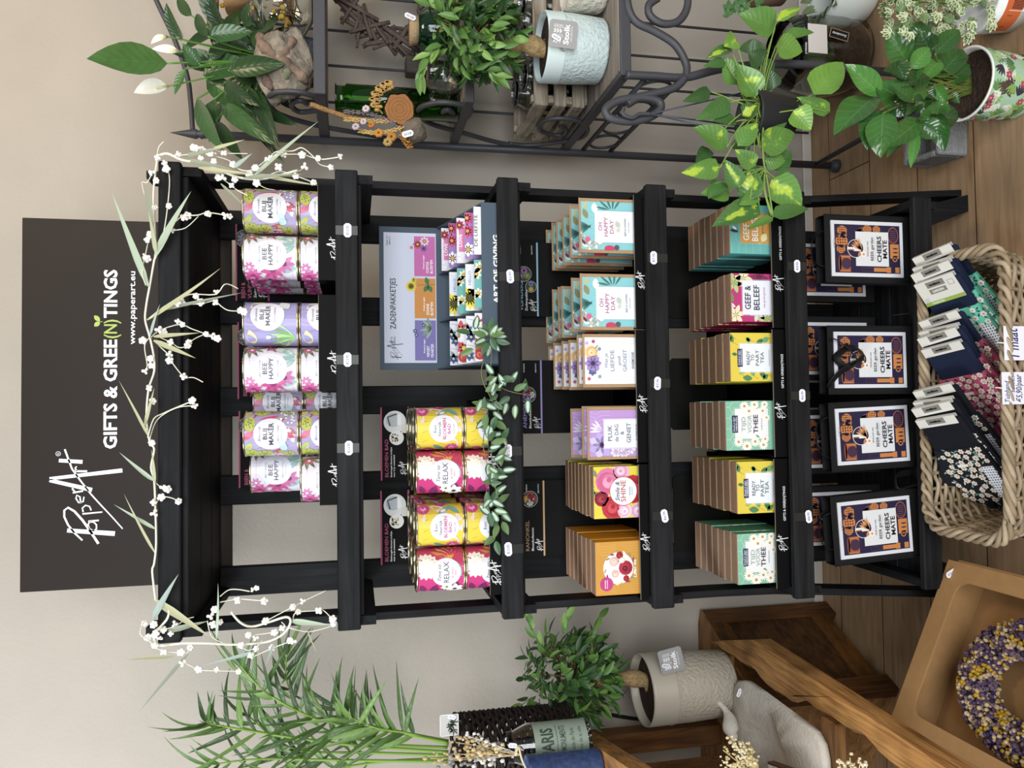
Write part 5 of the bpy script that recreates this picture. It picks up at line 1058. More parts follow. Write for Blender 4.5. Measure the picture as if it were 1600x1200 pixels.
ip(MB().tube([atY(340, 207, YB), atY(338, -80, YB)], .006, 8), 'cross_rod')
for (px_, py_) in ((985, 190), (985, 137), (985, 86), (985, 34)): x = atY(px_, py_, YB+.004).x; ip(MB().tube([(x, YB+.004, .10), (x, YB+.004, 1.80)], .0042, 8), 'back_rod')
GREYW = wood('grey_wood', '#6d655d', '#8d857c', 'X', 1.2, .6, 18, False, .2)
def shelf(z0, z1, yfr, nm):
    ip(MB().bbox(XI-.008, 1.7, yfr, yfr+.012, z0, z1, .002), 'front_bar'); ip(MB().bbox(XI-.008, XI+.004, yfr+.012, YB, z0, z1, .002), 'side_bar')
    for k in range(3): ip(MB().bbox(XI+.006, 1.69, yfr+.013+(YB-yfr-.02)*k/3, yfr+.011+(YB-yfr-.02)*(k+1)/3, z0+.004, z1+.001, .002), 'shelf_board', GREYW)
Z1b, Z1 = atY(509, 100, 1.92).z, atY(490, 100, 1.92).z; Z2b, Z2 = atY(741, 135, 1.91).z, atY(726, 135, 1.91).z; Z3b, Z3 = atY(986, 60, YI).z, atY(970, 60, YI).z; Z4 = .105
shelf(Z1b, Z1, 1.92, 1); shelf(Z2b, Z2, 1.91, 2); shelf(Z3b, Z3, YI, 3)
ip(MB().bbox(XI-.004, 1.7, YI-.006, YI+.006, Z4-.016, Z4, .002), 'front_bar')
def sX(pts, r, name='scroll', X=XI): return ip(MB().tube(smooth([atX(x, y, X) for x, y in pts]), r, 8), name)
def sY(pts, r, name='scroll', Y=YI): return ip(MB().tube(smooth([atY(x, y, Y) for x, y in pts]), r, 8), name)
sX([(660, 228), (595, 214), (500, 197), (440, 180), (421, 165), (419, 153), (430, 145), (455, 143), (480, 147), (503, 158), (507, 165), (495, 172), (470, 175), (457, 168), (458, 160), (470, 157), (480, 162)], .0072)
sX([(830, 232), (775, 222), (725, 208), (675, 194), (655, 180), (655, 170), (670, 163), (695, 160), (725, 165), (736, 171), (728, 184), (705, 189), (690, 182), (690, 176), (700, 172), (711, 178)], .0072)
sX([(795, 224), (825, 227), (875, 222), (910, 214), (918, 200), (905, 190), (880, 185), (855, 187), (843, 195), (846, 205), (865, 211), (880, 210), (884, 202), (875, 197)], .0065)
for a, c in (((952, 187), (912, 246)), ((997, 192), (950, 246))):
    P = atX(a[0], a[1], XI); ip(MB().tube([(XI, YI+.01, P.z), (XI, YB, P.z)], .0065, 8), 'side_rod')
zz = (atX(952, 187, XI).z+atX(997, 192, XI).z)/2; rr = abs(atX(952, 187, XI).z-atX(997, 192, XI).z)/2
for k in range(4): c = Vector((XI, YB-.08-k*.125, zz)); ip(MB().tube([c+Vector((0, .055*math.cos(i*PI/12), rr*math.sin(i*PI/12))) for i in range(24)], .0042, 7, closed=True), 'oval_ring')
sY([(978, 117), (1020, 119), (1070, 121), (1130, 107), (1210, 100), (1300, 104), (1390, 113), (1470, 120)], .0105, 'front_leg')
sY([(1072, 119), (1072, 100), (1055, 70), (1025, 50), (995, 35), (983, 15), (982, -10), (1000, -40), (1040, -45), (1070, -20), (1074, 10), (1060, 33), (1035, 37), (1016, 25), (1014, 8), (1028, -3)], .0095)
sY([(1070, 122), (1052, 138), (1005, 150), (965, 158), (946, 172), (955, 185), (985, 190), (1015, 183), (1032, 170), (1028, 158), (1000, 153), (980, 163)], .0098, Y=1.672)
sY([(975, 168), (973, 178), (988, 184), (1000, 178), (1016, 178)], .0045, 'hook', 1.655)
ip(MB().tube([(postx(.08), YB, .08), (XI, YI, .085)], .008, 8), 'lower_side_rod')

LM = {}
def leafmat(c, rough=.38, vari=None, veins=8., vs=.11, patch=26.):
    """leaf blade: paler midrib and side veins from the blade's own coordinates, optional yellow patches"""
    k = ('leaf', c, rough, vari, veins, vs)
    if k in MC: return MC[k]
    M = bpy.data.materials.new('leaf'); M.use_nodes = True; nt = M.node_tree; b = nt.nodes['Principled BSDF']; N = nt.nodes.new; L = nt.links.new
    b.inputs['Roughness'].default_value = rough; b.inputs['Specular IOR Level'].default_value = .5
    def mth(op, a, c_=None, clamp=False):
        n = N('ShaderNodeMath'); n.operation = op; n.use_clamp = clamp
        for i, q in enumerate((a, c_)):
            if q is None: continue
            if isinstance(q, (int, float)): n.inputs[i].default_value = q
            else: L(q, n.inputs[i])
        return n.outputs[0]
    uv = N('ShaderNodeUVMap'); uv.uv_map = 'leaf'; sp = N('ShaderNodeSeparateXYZ'); L(uv.outputs[0], sp.inputs[0])
    a = mth('MULTIPLY', mth('ABSOLUTE', mth('SUBTRACT', sp.outputs[0], .5)), 2.)
    t = mth('FRACT', mth('SUBTRACT', mth('MULTIPLY', sp.outputs[1], veins), mth('MULTIPLY', a, veins*.22)))
    tri = mth('ABSOLUTE', mth('SUBTRACT', t, .5))                     # .5 on a vein, 0 between
    vein = mth('MULTIPLY', mth('SUBTRACT', tri, .40), 9., True)
    rib = mth('SUBTRACT', 1., mth('MULTIPLY', a, 14.), True)
    ln = mth('MAXIMUM', mth('MULTIPLY', vein, .6), rib, True)
    tc = N('ShaderNodeTexCoord'); no = N('ShaderNodeTexNoise'); no.inputs['Scale'].default_value = patch; no.inputs['Detail'].default_value = 3; L(tc.outputs['Object'], no.inputs['Vector'])
    base = lin(c)
    def mixc(f, A, B):
        x = N('ShaderNodeMix'); x.data_type = 'RGBA'
        (L(f, x.inputs['Factor']) if not isinstance(f, (int, float)) else setattr(x.inputs['Factor'], 'default_value', f))
        for nm, q in (('A', A), ('B', B)):
            if isinstance(q, tuple): x.inputs[nm].default_value = q
            else: L(q, x.inputs[nm])
        return x.outputs['Result']
    col = mixc(no.outputs['Fac'], tuple(v*.72 for v in base[:3])+(1,), tuple(min(1, v*1.25) for v in base[:3])+(1,))
    if vari:
        f = mth('ADD', no.outputs['Fac'], mth('MULTIPLY', mth('SUBTRACT', .35, a), .22)); f = mth('MULTIPLY', mth('SUBTRACT', f, .55), 14., True); col = mixc(f, col, lin(vari))
    col = mixc(mth('MULTIPLY', ln, vs), col, tuple(min(1, v*1.6+.10) for v in base[:3])+(1,)); L(col, b.inputs['Base Color'])
    hgt = mth('SUBTRACT', mth('MULTIPLY', mth('SUBTRACT', .5, tri), 1.), rib); u = N('ShaderNodeBump'); u.inputs['Strength'].default_value = .28; u.inputs['Distance'].default_value = .003
    L(hgt, u.inputs['Height']); L(u.outputs['Normal'], b.inputs['Normal'])
    MC[k] = M; return M
def LF(b, base, tip, wpx, Yb, Yt, droop=.2, fold=.16, shape='oval', wave=0., mi=0, mi2=None, up=(0, -1, .35), seg=7):
    A = atY(*base, Yb); B = atY(*tip, Yt); d = B-A; dist = (A-CAM).dot(Fv)
    b.leaf(A, d, up, d.length*1.03, wpx/FPX*dist, droop, fold, wave, mi, shape, mi2, seg=seg); return A
def stem_to(parent, A, root, r, m_, bend=(0, 0, 0), name='stem'):
    mid = (A+root)/2+Vector(bend); return MB().tube(smooth([root, mid, A], 5), r, 6).build(name, m_, parent, True)

# --- peace lily
SH1 = Z1+.002
pl = thing('peace_lily', 'peace lily with white spathe flowers on the top iron shelf', 'houseplant', (atY(440, 95, 2.1).x, 2.1, SH1))
MB().lathe([(0, .001), (.062, .001), (.070, .09), (.072, .10), (.066, .10), (.062, .085), (0, .085)], 28, tuple(pl.location)).build('pot', mat('#5c6470', .6, bump=.5, bscale=60, name='blue_grey_pot'), pl, True)
PLG = [leafmat(c, .3) for c in ('#35562c', '#29441f', '#446a32', '#213a1d')]
rl = random.Random(4); PST = mat('#5d8a3c', .5, name='leaf_stem'); root = pl.location+Vector((0, 0, .085))
pll = [((262, 99), (140, 89), 52, 2), ((285, 62), (253, 15), 24, 1), ((317, 117), (382, 89), 48, 0), ((322, 57), (392, 46), 28, 0), ((357, 110), (434, 95), 32, 1), ((322, 125), (387, 167), 36, 0), ((307, 155), (332, 225), 28, 0), ((335, 155), (317, 212), 30, 1), ((347, 165), (395, 201), 28, 0), ((377, 135), (411, 179), 28, 1), ((400, 140), (420, 210), 24, 3), ((390, 175), (419, 241), 15, 3), ((337, 190), (370, 240), 22, 1), ((407, 172), (450, 189), 17, 3), ((345, 40), (318, -4), 27, 3), ((300, 25), (272, -5), 20, 1), ((325, 57), (297, 15), 20, 1), ((382, 42), (397, -5), 26, 3), ((382, 67), (417, 30), 28, 3), ((400, 77), (412, 37), 24, 1), ((365, 120), (405, 125), 18, 1), ((290, 107), (270, 145), 15, 2), ((312, 102), (286, 72), 22, 0), ((350, 130), (378, 152), 22, 3), ((372, 90), (402, 110), 22, 3), ((395, 110), (420, 140), 22, 3), ((330, 95), (352, 60), 24, 3), ((380, 155), (404, 168), 20, 1)]
for k, (a, c, w_, ci) in enumerate(pll):
    yb_, yt_ = 2.0+rl.uniform(-.05, .08), 1.96+rl.uniform(-.08, .08)
    b = MB(); A = LF(b, a, c, w_, yb_, yt_, .14+.2*(k % 3)*.5 if k else .05, .16, 'oval', .02, up=(rl.uniform(-.4, .4), -1, .5)); b.build('leaf', PLG[ci], pl, True); stem_to(pl, A, root, .0022, PST, (0, 0, .02))
for k in range(26):
    a = rl.uniform(-1.5, 1.5); A = root+Vector((rl.uniform(-.05, .09), rl.uniform(-.05, .06), rl.uniform(.03, .16))); b = MB()
    b.leaf(A, (math.sin(a)+.15, rl.uniform(-.35, .2), rl.uniform(-.5, .7)), (rl.uniform(-.3, .3), -1, .6), rl.uniform(.10, .16), rl.uniform(.036, .05), rl.uniform(.1, .4), .16, .02); b.build('leaf', PLG[(3, 1, 3, 0)[k % 4]], pl, True); stem_to(pl, A, root, .002, PST)
SPA = mat('#eceee6', .45, sub=.1, name='white_spathe')
for a, c, w_ in (((262, 135), (210, 142), 27), ((260, 57), (236, 66), 13), ((279, 80), (238, 75), 14)):
    b = MB(); A = LF(b, a, c, w_, 2.02, 2.0, .1, .3); b.build('spathe', SPA, pl, True); stem_to(pl, A, root, .002, PST)
    MB().tube([A, A+(atY(*c, 1.99)-A)*.35], .004, 8).build('spadix', mat('#d9d6b0', .7, bump=.4, bscale=400), pl, True)
# --- stone ornament
STN = mat('#857e72', .9, spec=.2, bump=1., bscale=55, var=.45, vscale=26, name='weathered_stone')
so = thing('stone_ornament', 'lumpy weathered stone ornament with pink and grey patches beside the glass bowl', 'ornament', (atY(470, 105, 1.985).x, 1.985, SH1))
b = MB(); n = 28; vs = []; rs_ = random.Random(2)
W2, H2, D2 = .084, .148, .045
for i in range(15):
    t = i/14; z = H2*t
    for k in range(n):
        a = 2*PI*k/n; pr = (1-abs(2*t-1)**3.2)*.72+.30 if 0 < t < 1 else .12
        lobes = 1+.13*math.sin(3*a+t*7)+.10*math.sin(5*a-t*11)+.06*math.sin(9*a+t*17)
        vs.append((W2*pr*lobes*math.cos(a), D2*pr*lobes*math.sin(a)-.010*math.sin(t*9)*math.cos(a*2), z))
b.add(vs, [(i*n+k, i*n+(k+1) % n, (i+1)*n+(k+1) % n, (i+1)*n+k) for i in range(14) for k in range(n)]+[tuple(range(n)), tuple(range(14*n, 15*n))], smooth=True)
b.build('stone', STN, so)
PK = mat('#7d6c60', .95, spec=.15, bump=.7, bscale=60, var=.3, vscale=40, name='pink_stone'); GR = mat('#6f7561', .95, spec=.15, bump=.7, bscale=60, var=.3, vscale=40, name='mossy_stone')
def lump(pts, r, m_):
    b = MB(); P_ = smooth(pts, 7); b.tube([p+Vector((0, .007, 0)) for p in P_], [r*(1+.22*math.sin(i*.8)+.12*math.sin(i*2.1))*min(1, .35+i*.2, .35+(len(P_)-1-i)*.2) for i in range(len(P_))], 10)
    return b.build('carved_ridge', m_, so)
lump([(-.070, -.022, .10), (-.03, -.040, .12), (.0, -.046, .085), (.03, -.044, .06), (.068, -.022, .05)], .012, PK); lump([(.072, -.012, .125), (.04, -.035, .125), (.0, -.046, .085), (-.02, -.046, .05), (-.05, -.03, .015)], .013, PK); lump([(-.060, -.034, .08), (-.045, -.044, .066), (-.015, -.048, .062)], .010, GR)
# --- glass bowl with dried decoration
GLS = glass('#f4f8f6'); 
gb = thing('glass_bowl', 'round clear glass bowl with dried twigs inside at the end of the top iron shelf', 'bowl', (atY(480, 8, 2.0).x, 2.0, SH1))
MB().lathe([(0, .002), (.04, .002), (.082, .03), (.096, .075), (.086, .125), (.070, .150), (.068, .149), (.083, .124), (.093, .075), (.08, .032), (.04, .005), (0, .005)], 40).build('bowl', GLS, gb)
b = MB()
for k in range(26): a = rl.uniform(0, 6.28); e = rl.uniform(.02, .06); b.tube([(e*math.cos(a), e*math.sin(a), .03+.03*rl.random()), (e*math.cos(a+2), e*math.sin(a+2), .05+.05*rl.random())], .0016, 5)
b.build('twigs', mat('#6b5236', .8), gb)
b = MB()
for k in range(22): b.ball((rl.uniform(-.05, .05), rl.uniform(-.05, .05), rl.uniform(.06, .12)), rl.uniform(.004, .009), 7)
b.build('dried_blossoms', mat('#c9a23c', .8, var=.3), gb)
P = atY(470, -22, 2.13); db = thing('dried_bouquet', 'dried bouquet in brown wrapping paper behind the peace lily at the picture edge', 'dried flowers', (P.x, 2.13, SH1))
MB().lathe([(.012, .001), (.020, .06), (.052, .155), (.088, .235), (.086, .236), (.050, .156), (.018, .06), (0, .03)], 24).build('wrapping_paper', mat('#a5835c', .75, spec=.2, bump=.3, bscale=40, name='wrapping_kraft'), db)
b = MB()
for k in range(60): a = rl.uniform(0, 6.28); e = rl.uniform(.0, .075); b.tube([(e*.2*math.cos(a), e*.2*math.sin(a), .08), (e*math.cos(a), e*math.sin(a), .20+.09*rl.random())], .0016, 5)
b.build('twigs', mat('#4a3526', .85), db); b = MB()
for k in range(40): a = rl.uniform(0, 6.28); e = rl.uniform(.01, .075); b.ball((e*math.cos(a), e*math.sin(a), rl.uniform(.215, .285)), rl.uniform(.004, .008), 7, k % 2)
b.build('dried_blossoms', [mat('#b98a2c', .85), mat('#8a5a2a', .85)], db)
# --- second shelf: green vase, jug, teal bottle, wreath, hanging log decoration
SH2 = Z2+.002
P = atY(620, 161, 2.03)
gv = thing('green_glass_vase', 'tall dark green glass cylinder vase on the middle iron shelf', 'vase', (P.x, 2.03, SH2)); rv = .047*(atY(620, 138, 2.03).x-atY(620, 185, 2.03).x)/.094; hv = atY(524, 160, 2.03).z-SH2
MB().lathe([(0, .001), (rv, .001), (rv, hv*.91), (rv*.86, hv*.925), (rv*.86, hv*.985), (rv*1.0, hv), (rv*.80, hv*.995), (rv*.80, hv*.93), (rv*.93, hv*.90), (rv*.93, .01), (0, .01)], 32).build('vase', glass('#5c9a3c', .02, 'green_glass'), gv)
P = atY(700, 118, 1.985)
jg = thing('glass_jug', 'small clear glass jug with handle on the edge of the middle iron shelf', 'jug', (P.x, 1.985, SH2)); rj = (atY(700, 90, 1.985).x-atY(700, 158, 1.985).x)/2; hj = atY(660, 120, 1.985).z-SH2
MB().lathe([(0, .001), (rj*.75, .001), (rj, hj*.22), (rj*1.0, hj*.55), (rj*.82, hj*.8), (rj*.85, hj), (rj*.80, hj), (rj*.77, hj*.8), (rj*.94, hj*.55), (rj*.94, hj*.24), (rj*.7, .006), (0, .006)], 32).build('jug_body', GLS, jg)
MB().tube(smooth([(-rj*.9, -.01, hj*.72), (-rj*1.25, -.02, hj*.80), (-rj*1.35, -.02, hj*.5), (-rj*1.0, -.01, hj*.3)]), .005, 8).build('handle', GLS, jg)
P = atY(700, 52, 2.03)
tb = thing('teal_glass_bottle', 'pale green ribbed glass bottle with cork behind the ficus ball', 'bottle', (P.x, 2.03, SH2))
MB().lathe([(0, .001), (.050, .001), (.054, .01), (.054, .085), (.046, .098), (.040, .105), (.037, .105), (.043, .096), (.050, .085), (.050, .012), (0, .006)], 30).build('bottle', glass('#8fcfae', .04, 'teal_glass'), tb)
MB().lathe([(0, .100), (.036, .100), (.039, .128), (0, .128)], 20).build('cork', mat('#a89272', .85, bump=.4, bscale=150), tb); price_tag('price_label', tb, (.015, -.042, .128), '€9,95', .03, .014, 1.2)
P = atY(612, 10, 2.19)
wr = thing('twig_wreath', 'round wreath of grey twigs hanging behind the middle iron shelf', 'wreath', (P.x, 2.185, P.z)); TW = mat('#5d5049', .85, bump=.5, bscale=80, var=.3, vscale=20, name='grey_twig')
for k in range(92):
    a = k*2*PI/92+rl.uniform(-.05, .05); R_ = rl.uniform(.092, .135); q = a+PI/2+rl.choice((-.75, .7))+rl.uniform(-.25, .25); L_ = rl.uniform(.04, .062)
    c = Vector((R_*math.cos(a), -.006-rl.uniform(0, .03), R_*math.sin(a))); e = Vector((L_*math.cos(q), rl.uniform(-.008, .008), L_*math.sin(q)))
    MB().tube([c-e, c+e*.2+Vector((0, -.003, .002)), c+e], rl.uniform(.0040, .0072), 6).build('twig', TW, wr)
P = atY(640, 101, 2.14); gbk = thing('wooden_block', 'small dark grey weathered wooden block beside the glass jug', 'block', (P.x, 2.13, SH2)); MB().bbox(-.024, .024, 0, .05, .0, atY(634, 101, 2.13).z-SH2, .004).build('block', wood('dark_grey_wood', '#3d3733', '#5a534d', 'Z', 1.5, .7), gbk)
P = atY(622, 174, 1.865)
ld = thing('log_slice_hanger', 'hanging dried flower decoration with cut log slice on a rope', 'decoration', tuple(P)); BARK = mat('#6b6257', .9, bump=.9, bscale=60, var=.35, vscale=30, name='bark')
MB().tube(smooth([atY(486, 163, 1.865), atY(510, 172, 1.86), atY(540, 182, 1.86), atY(580, 190, 1.862)]), [.0062]*18+[.0068], 8).build('rope', mat('#94744c', .85, bump=.8, bscale=130), ld, True)
c = atY(624, 170, 1.850); ax = (CAM-c).normalized()
b = MB(); n = 26; ring_ = [1+.05*math.sin(7*2*PI*k/n)+.04*math.sin(5*2*PI*k/n) for k in range(n)]; q = Vector((0, 0, 1)).rotation_difference(ax); vs = [c+q @ Vector((.037*ring_[k]*math.cos(2*PI*k/n), .037*ring_[k]*math.sin(2*PI*k/n), z)) for z in (-.018, .006) for k in range(n)]
b.add(vs, [(k, (k+1) % n, n+(k+1) % n, n+k) for k in range(n)]+[tuple(range(n))[::-1]]).build('log_bark', mat('#744c2e', .85, bump=.6, bscale=90), ld, True)
MB().add([c+q @ Vector((.034*ring_[k]*math.cos(2*PI*k/n), .034*ring_[k]*math.sin(2*PI*k/n), .0068)) for k in range(n)], [tuple(range(n))]).build('cut_face', mat('#95673c', .75, var=.12, vscale=60), ld, True)
for r_ in (.026, .018, .010): MB().tube([c+q @ Vector((r_*math.cos(k*PI/12), r_*math.sin(k*PI/12), .0068)) for k in range(24)], .0006, 5, closed=True).build('growth_ring', mat('#8a5528', .8), ld, True)
b = MB(); c2 = atY(646, 205, 1.87); b.lathe([(0, -.03), (.024, -.026), (.030, -.008), (.030, .014), (.024, .026), (0, .030)], 20, c2, axis=(.4, -.2, -1)); b.build('bark_piece', BARK, ld, True); price_tag('price_label', ld, tuple(atY(637, 209, 1.838)-ld.location), '€9,95', .028, .015, 1.9)
for pts, c_, r_, n_ in (([(598, 178), (585, 158), (595, 140), (608, 133)], '#b8955a', .0125, 9), ([(640, 195), (612, 205), (585, 208), (562, 205)], '#c9ab6c', .006, 8), ([(620, 190), (590, 190), (560, 188), (540, 187)], '#c2a46a', .006, 8), ([(625, 200), (605, 188), (575, 178), (540, 175)], '#7d6f78', .0055, 8), ([(625, 205), (632, 218), (640, 228)], '#a3763a', .009, 6)):
    P_ = smooth([atY(x, y, 1.85) for x, y in pts], 5); b = MB(); b.tube(P_, .0016, 6)
    for i, p in enumerate(P_[3:]): 
        for e in range(4): a = e*1.57+i*.6; b.ball(p+Vector((r_*.7*math.cos(a), -.002, r_*.7*math.sin(a)*.8)), r_*.48, 6, sc=(.8, .8, 1.3))
    b.build('dried_flower', mat(c_, .85, bump=.4, bscale=200, name='dried_stalk'), ld, True)
for (x, y, c_, r_) in ((572, 170, '#c9bdc2', .009), (568, 190, '#c2b6bd', .008), (556, 198, '#b9adb5', .009), (580, 195, '#b5763a', .008), (592, 208, '#b9863f', .011), (612, 214, '#b07a38', .012), (606, 222, '#a8905a', .011)):
    b = MB(); p = atY(x, y, 1.842)
    for e in range(7): a = e*.9; b.ball(p+Vector((r_*.6*math.cos(a), .003*math.sin(e), r_*.6*math.sin(a))), r_*.5, 7)
    b.build('dried_bloom', mat(c_, .85, name='dried_bloom'), ld, True)
# --- ficus balls in pots
SOIL = mat('#3a2a20', .95, bump=1., bscale=120, var=.4, vscale=90, name='soil'); JUTE = mat('#b2966a', .9, bump=.9, bscale=260, var=.25, vscale=90, name='jute_wrap'); FG = [leafmat(c, .35) for c in ('#557c3a', '#34562b', '#759a4a', '#284722')]
def ficus(pc_top, pr0, pr1, Vrim, Vbase, Y, potc, ballc, br, trunk, label, labelpot, nleaf, seed, tagc, bands):
    zb = labelpot; pc = atY(Vbase, (pr0+pr1)/2, Y); r = abs(atY((Vrim+Vbase)/2, pr0, Y).x-atY((Vrim+Vbase)/2, pr1, Y).x)/2; x = (atY((Vrim+Vbase)/2, pr0, Y).x+atY((Vrim+Vbase)/2, pr1, Y).x)/2
    h = atY(Vrim, (pr0+pr1)/2, Y-r).z-zb
    t = thing('ficus_topiary', label, 'houseplant', (x, Y, zb)); pm = mat(potc, .35, spec=.5, name='pot_glaze'); pb = mat(potc, .38, spec=.5, bump=.55, bscale=110, name='pot_hammered')
    MB().lathe([(0, .001), (r*.86, .001), (r*.93, .008), (r*.985, h*.5), (r*.995, h*.70)], 40).build('pot', pb, t)
    MB().lathe([(r*.995, h*.70), (r*1.02, h*.715), (r*1.0, h*.735), (r*1.01, h*.97), (r*.99, h), (r*.95, h*.985), (r*.93, h*.84)], 40).build('pot_rim', pm, t)
    MB().lathe([(0, h*.95), (r*.5, h*.94), (r*.935, h*.90)], 28).build('soil', SOIL, t)
    T_ = [atY(x_, y_, Y) for x_, y_ in trunk]; T_ = [Vector((t.location.x+.0, Y, zb+h*.85))]+T_; MB().tube(smooth(T_, 5), [.0225+.003*math.sin(i*.9) for i in range(len(T_)*5-4)], 12).build('wrapped_trunk', JUTE, t, True)
    C = atY(*ballc, Y); R_ = br/FPX*(C-CAM).dot(Fv); rf = random.Random(seed); 
    b = MB()
    for k in range(nleaf):
        u = rf.uniform(-1, 1); a = rf.uniform(0, 6.283); s_ = math.sqrt(1-u*u); n_ = Vector((s_*math.cos(a), s_*math.sin(a), u)); ro = R_*rf.uniform(.5, 1.04)
        d = (n_*.8+Vector((rf.uniform(-1, 1), rf.uniform(-1, 1), rf.uniform(-1.3, .2)))*.8); b.leaf(C+n_*ro*Vector((1, 1, 1)).x, d, n_, rf.uniform(.034, .058), rf.uniform(.013, .020), rf.uniform(.05, .4), .18, 0, 0 if rf.random() < .45 else (1 if rf.random() < .6 else (2 if rf.random() < .5 else 3)), seg=5)
    for p0, n2 in bands:
        p0 = [atY(x_, y_, Y-.03) for x_, y_ in p0]; S_ = smooth(p0, n2); b.tube(S_, .0012, 5, 1)
        for k, p in enumerate(S_): d = (S_[min(k+1, len(S_)-1)]-S_[max(k-1, 0)]).normalized(); b.leaf(p, d+Vector((rf.uniform(-.7, .7), rf.uniform(-.5, .2), rf.uniform(-.7, .3))), (rf.uniform(-.4, .4), -1, .3), .048, .018, .2, .15, 0, (0, 2)[k % 2], seg=5)
    for k in range(34):
        u = rf.uniform(-1, 1); a = rf.uniform(0, 6.283); s_ = math.sqrt(1-u*u); b.tube([C, C+Vector((s_*math.cos(a), s_*math.sin(a), u))*R_*.85], .0013, 5, 4)
    b.build('foliage', FG+[mat('#6d5a3c', .8)], t, True)
    tp, tr_ = tagc; p = atY(*tp, Y-r-.012); d = Deco(); s_ = .0255; q_ = 1.32
    d.poly([(-s_, -s_+.004), (-s_+.004, -s_), (s_-.004, -s_), (s_, -s_+.004), (s_, s_-.004), (s_-.004, s_), (-s_+.004, s_), (-s_, s_-.004)], '#9a9b9b', 0)
    for k in range(4):
        u = -.0135+.009*k; d.line([(u, .002), (u, .017)], .0008, '#e3e3e3', 2)
        for q in range(3): d.ring(u, .004+.005*q, .0034, .0009, '#e3e3e3', 2, 12) if k in (1, 3) else (d.leaf(u, .003+.005*q, .006, .003, .8, '#e3e3e3', 2), d.leaf(u, .003+.005*q, .006, .003, 2.3, '#e3e3e3', 2))
    d.text('Stolk', 0, -.0105, .0095, '#f8f8f8', 2, wid=.038, bold=.03); d.text('DECORATION', .001, -.0165, .0032, '#e3e3e3', 2, wid=.028)
    ca, sa = math.cos(tr_), math.sin(tr_); tg_ = d.build('plant_tag', t, lambda u, v, e: (p.x-t.location.x+q_*(u*ca-v*sa), p.y-e*2-t.location.y+.15*v, p.z-t.location.z+q_*(u*sa+v*ca)))
    MB().tube([p+Vector((-.022, .002, .018)), p+Vector((-.03, .02, -.0)), p+Vector((-.03, .04, -.05))], .0022, 6).build('tag_stick', mat('#c9cac8', .5), t, True)
    price_tag('price_label', t, tuple(p+Vector((-.012, -.004, .018))-t.location), '€14,95', .024, .012, tr_+1.2)
    return t
SH3 = Z3+.002
ficus(None, 28, 130, 858, 962, 1.83, '#cddedd', (742, 58), 66, [(850, 78), (828, 70), (805, 66), (770, 62)], 'ball shaped ficus in pale blue pot on the iron shelf', SH3, 470, 21, ((880, 53), -.10), [([(690, 70), (668, 90), (655, 120)], 4), ([(760, 110), (775, 120)], 4), ([(690, 20), (665, 5)], 3)])
# --- crate with jars on the third iron shelf
CRW = wood('weathered_crate', '#857868', '#bdb4a4', 'X', 2.2, .85, 10, True, .6, .15); CRY = wood('weathered_crate_side', '#857868', '#bdb4a4', 'Y', 2.2, .85, 10, True, .6, .15)
xc0 = .770; yc0, yc1 = 1.935, 2.205; hc_ = .155
cr = thing('wooden_crate', 'weathered slatted wooden crate of glass jars on the iron shelf', 'crate', (xc0, yc0, SH3))
for (z0, z1) in ((.012, .045), (.062, .095), (.112, .150)):
    MB().bbox(xc0, 1.6, yc0, yc0+.012, SH3+z0, SH3+z1, .003).build('slat', CRW, cr, True); MB().bbox(xc0, 1.6, yc1-.012, yc1, SH3+z0, SH3+z1, .003).build('slat', CRW, cr, True); MB().bbox(xc0, xc0+.012, yc0+.0125, yc1-.0125, SH3+z0, SH3+z1, .003).build('end_slat', CRY, cr, True)
for y_ in (yc0+.0125, yc1-.033): MB().bbox(xc0+.0125, xc0+.033, y_, y_+.02, SH3+.001, SH3+hc_, .002).build('corner_post', CRY, cr, True)
MB().bbox(xc0+.013, 1.59, yc0+.013, yc1-.013, SH3+.001, SH3+.010, .002).build('base_board', CRW, cr, True)
b0 = None
for k in range(6):
    x_, y_ = .875+.105*(k % 3), (2.01, 2.12)[k//3]; lb = 'clear glass jar inside the weathered crate, %s row, %s from the crate end' % (('front', 'back')[k//3], ('nearest', 'second', 'third')[k % 3])
    if b0 is None:
        b0 = thing('glass_jar', lb, 'jar', (x_, y_, SH3+.011), group='glass jars in the crate'); MB().lathe([(0, .001), (.04, .001), (.044, .01), (.044, .12), (.034, .14), (.036, .155), (.032, .155), (.030, .141), (.040, .12), (.040, .012), (0, .006)], 26).build('jar', GLS, b0); MB().tube([(.036*math.cos(i*PI/10), .036*math.sin(i*PI/10), .147) for i in range(20)], .0016, 5, closed=True).build('wire_band', mat('#b9bcc0', .3, 1.), b0)
    else: dup(b0, (x_, y_, SH3+.011), 0, lb)
P = atY(930, 3, 1.80); wc = thing('lantern_glass', 'cream dimpled glass candle holder right of the pale blue pot', 'candle holder', (P.x+.03, 1.80, SH3)); 
MB().lathe([(0, .001), (.050, .001), (.056, .012), (.058, .085), (.055, .10), (.052, .10), (.054, .085), (.05, .01), (0, .01)], 36).build('holder', mat('#c9c5b8', .4, spec=.5, bump=.9, bscale=70, name='dimpled_glass'), wc)
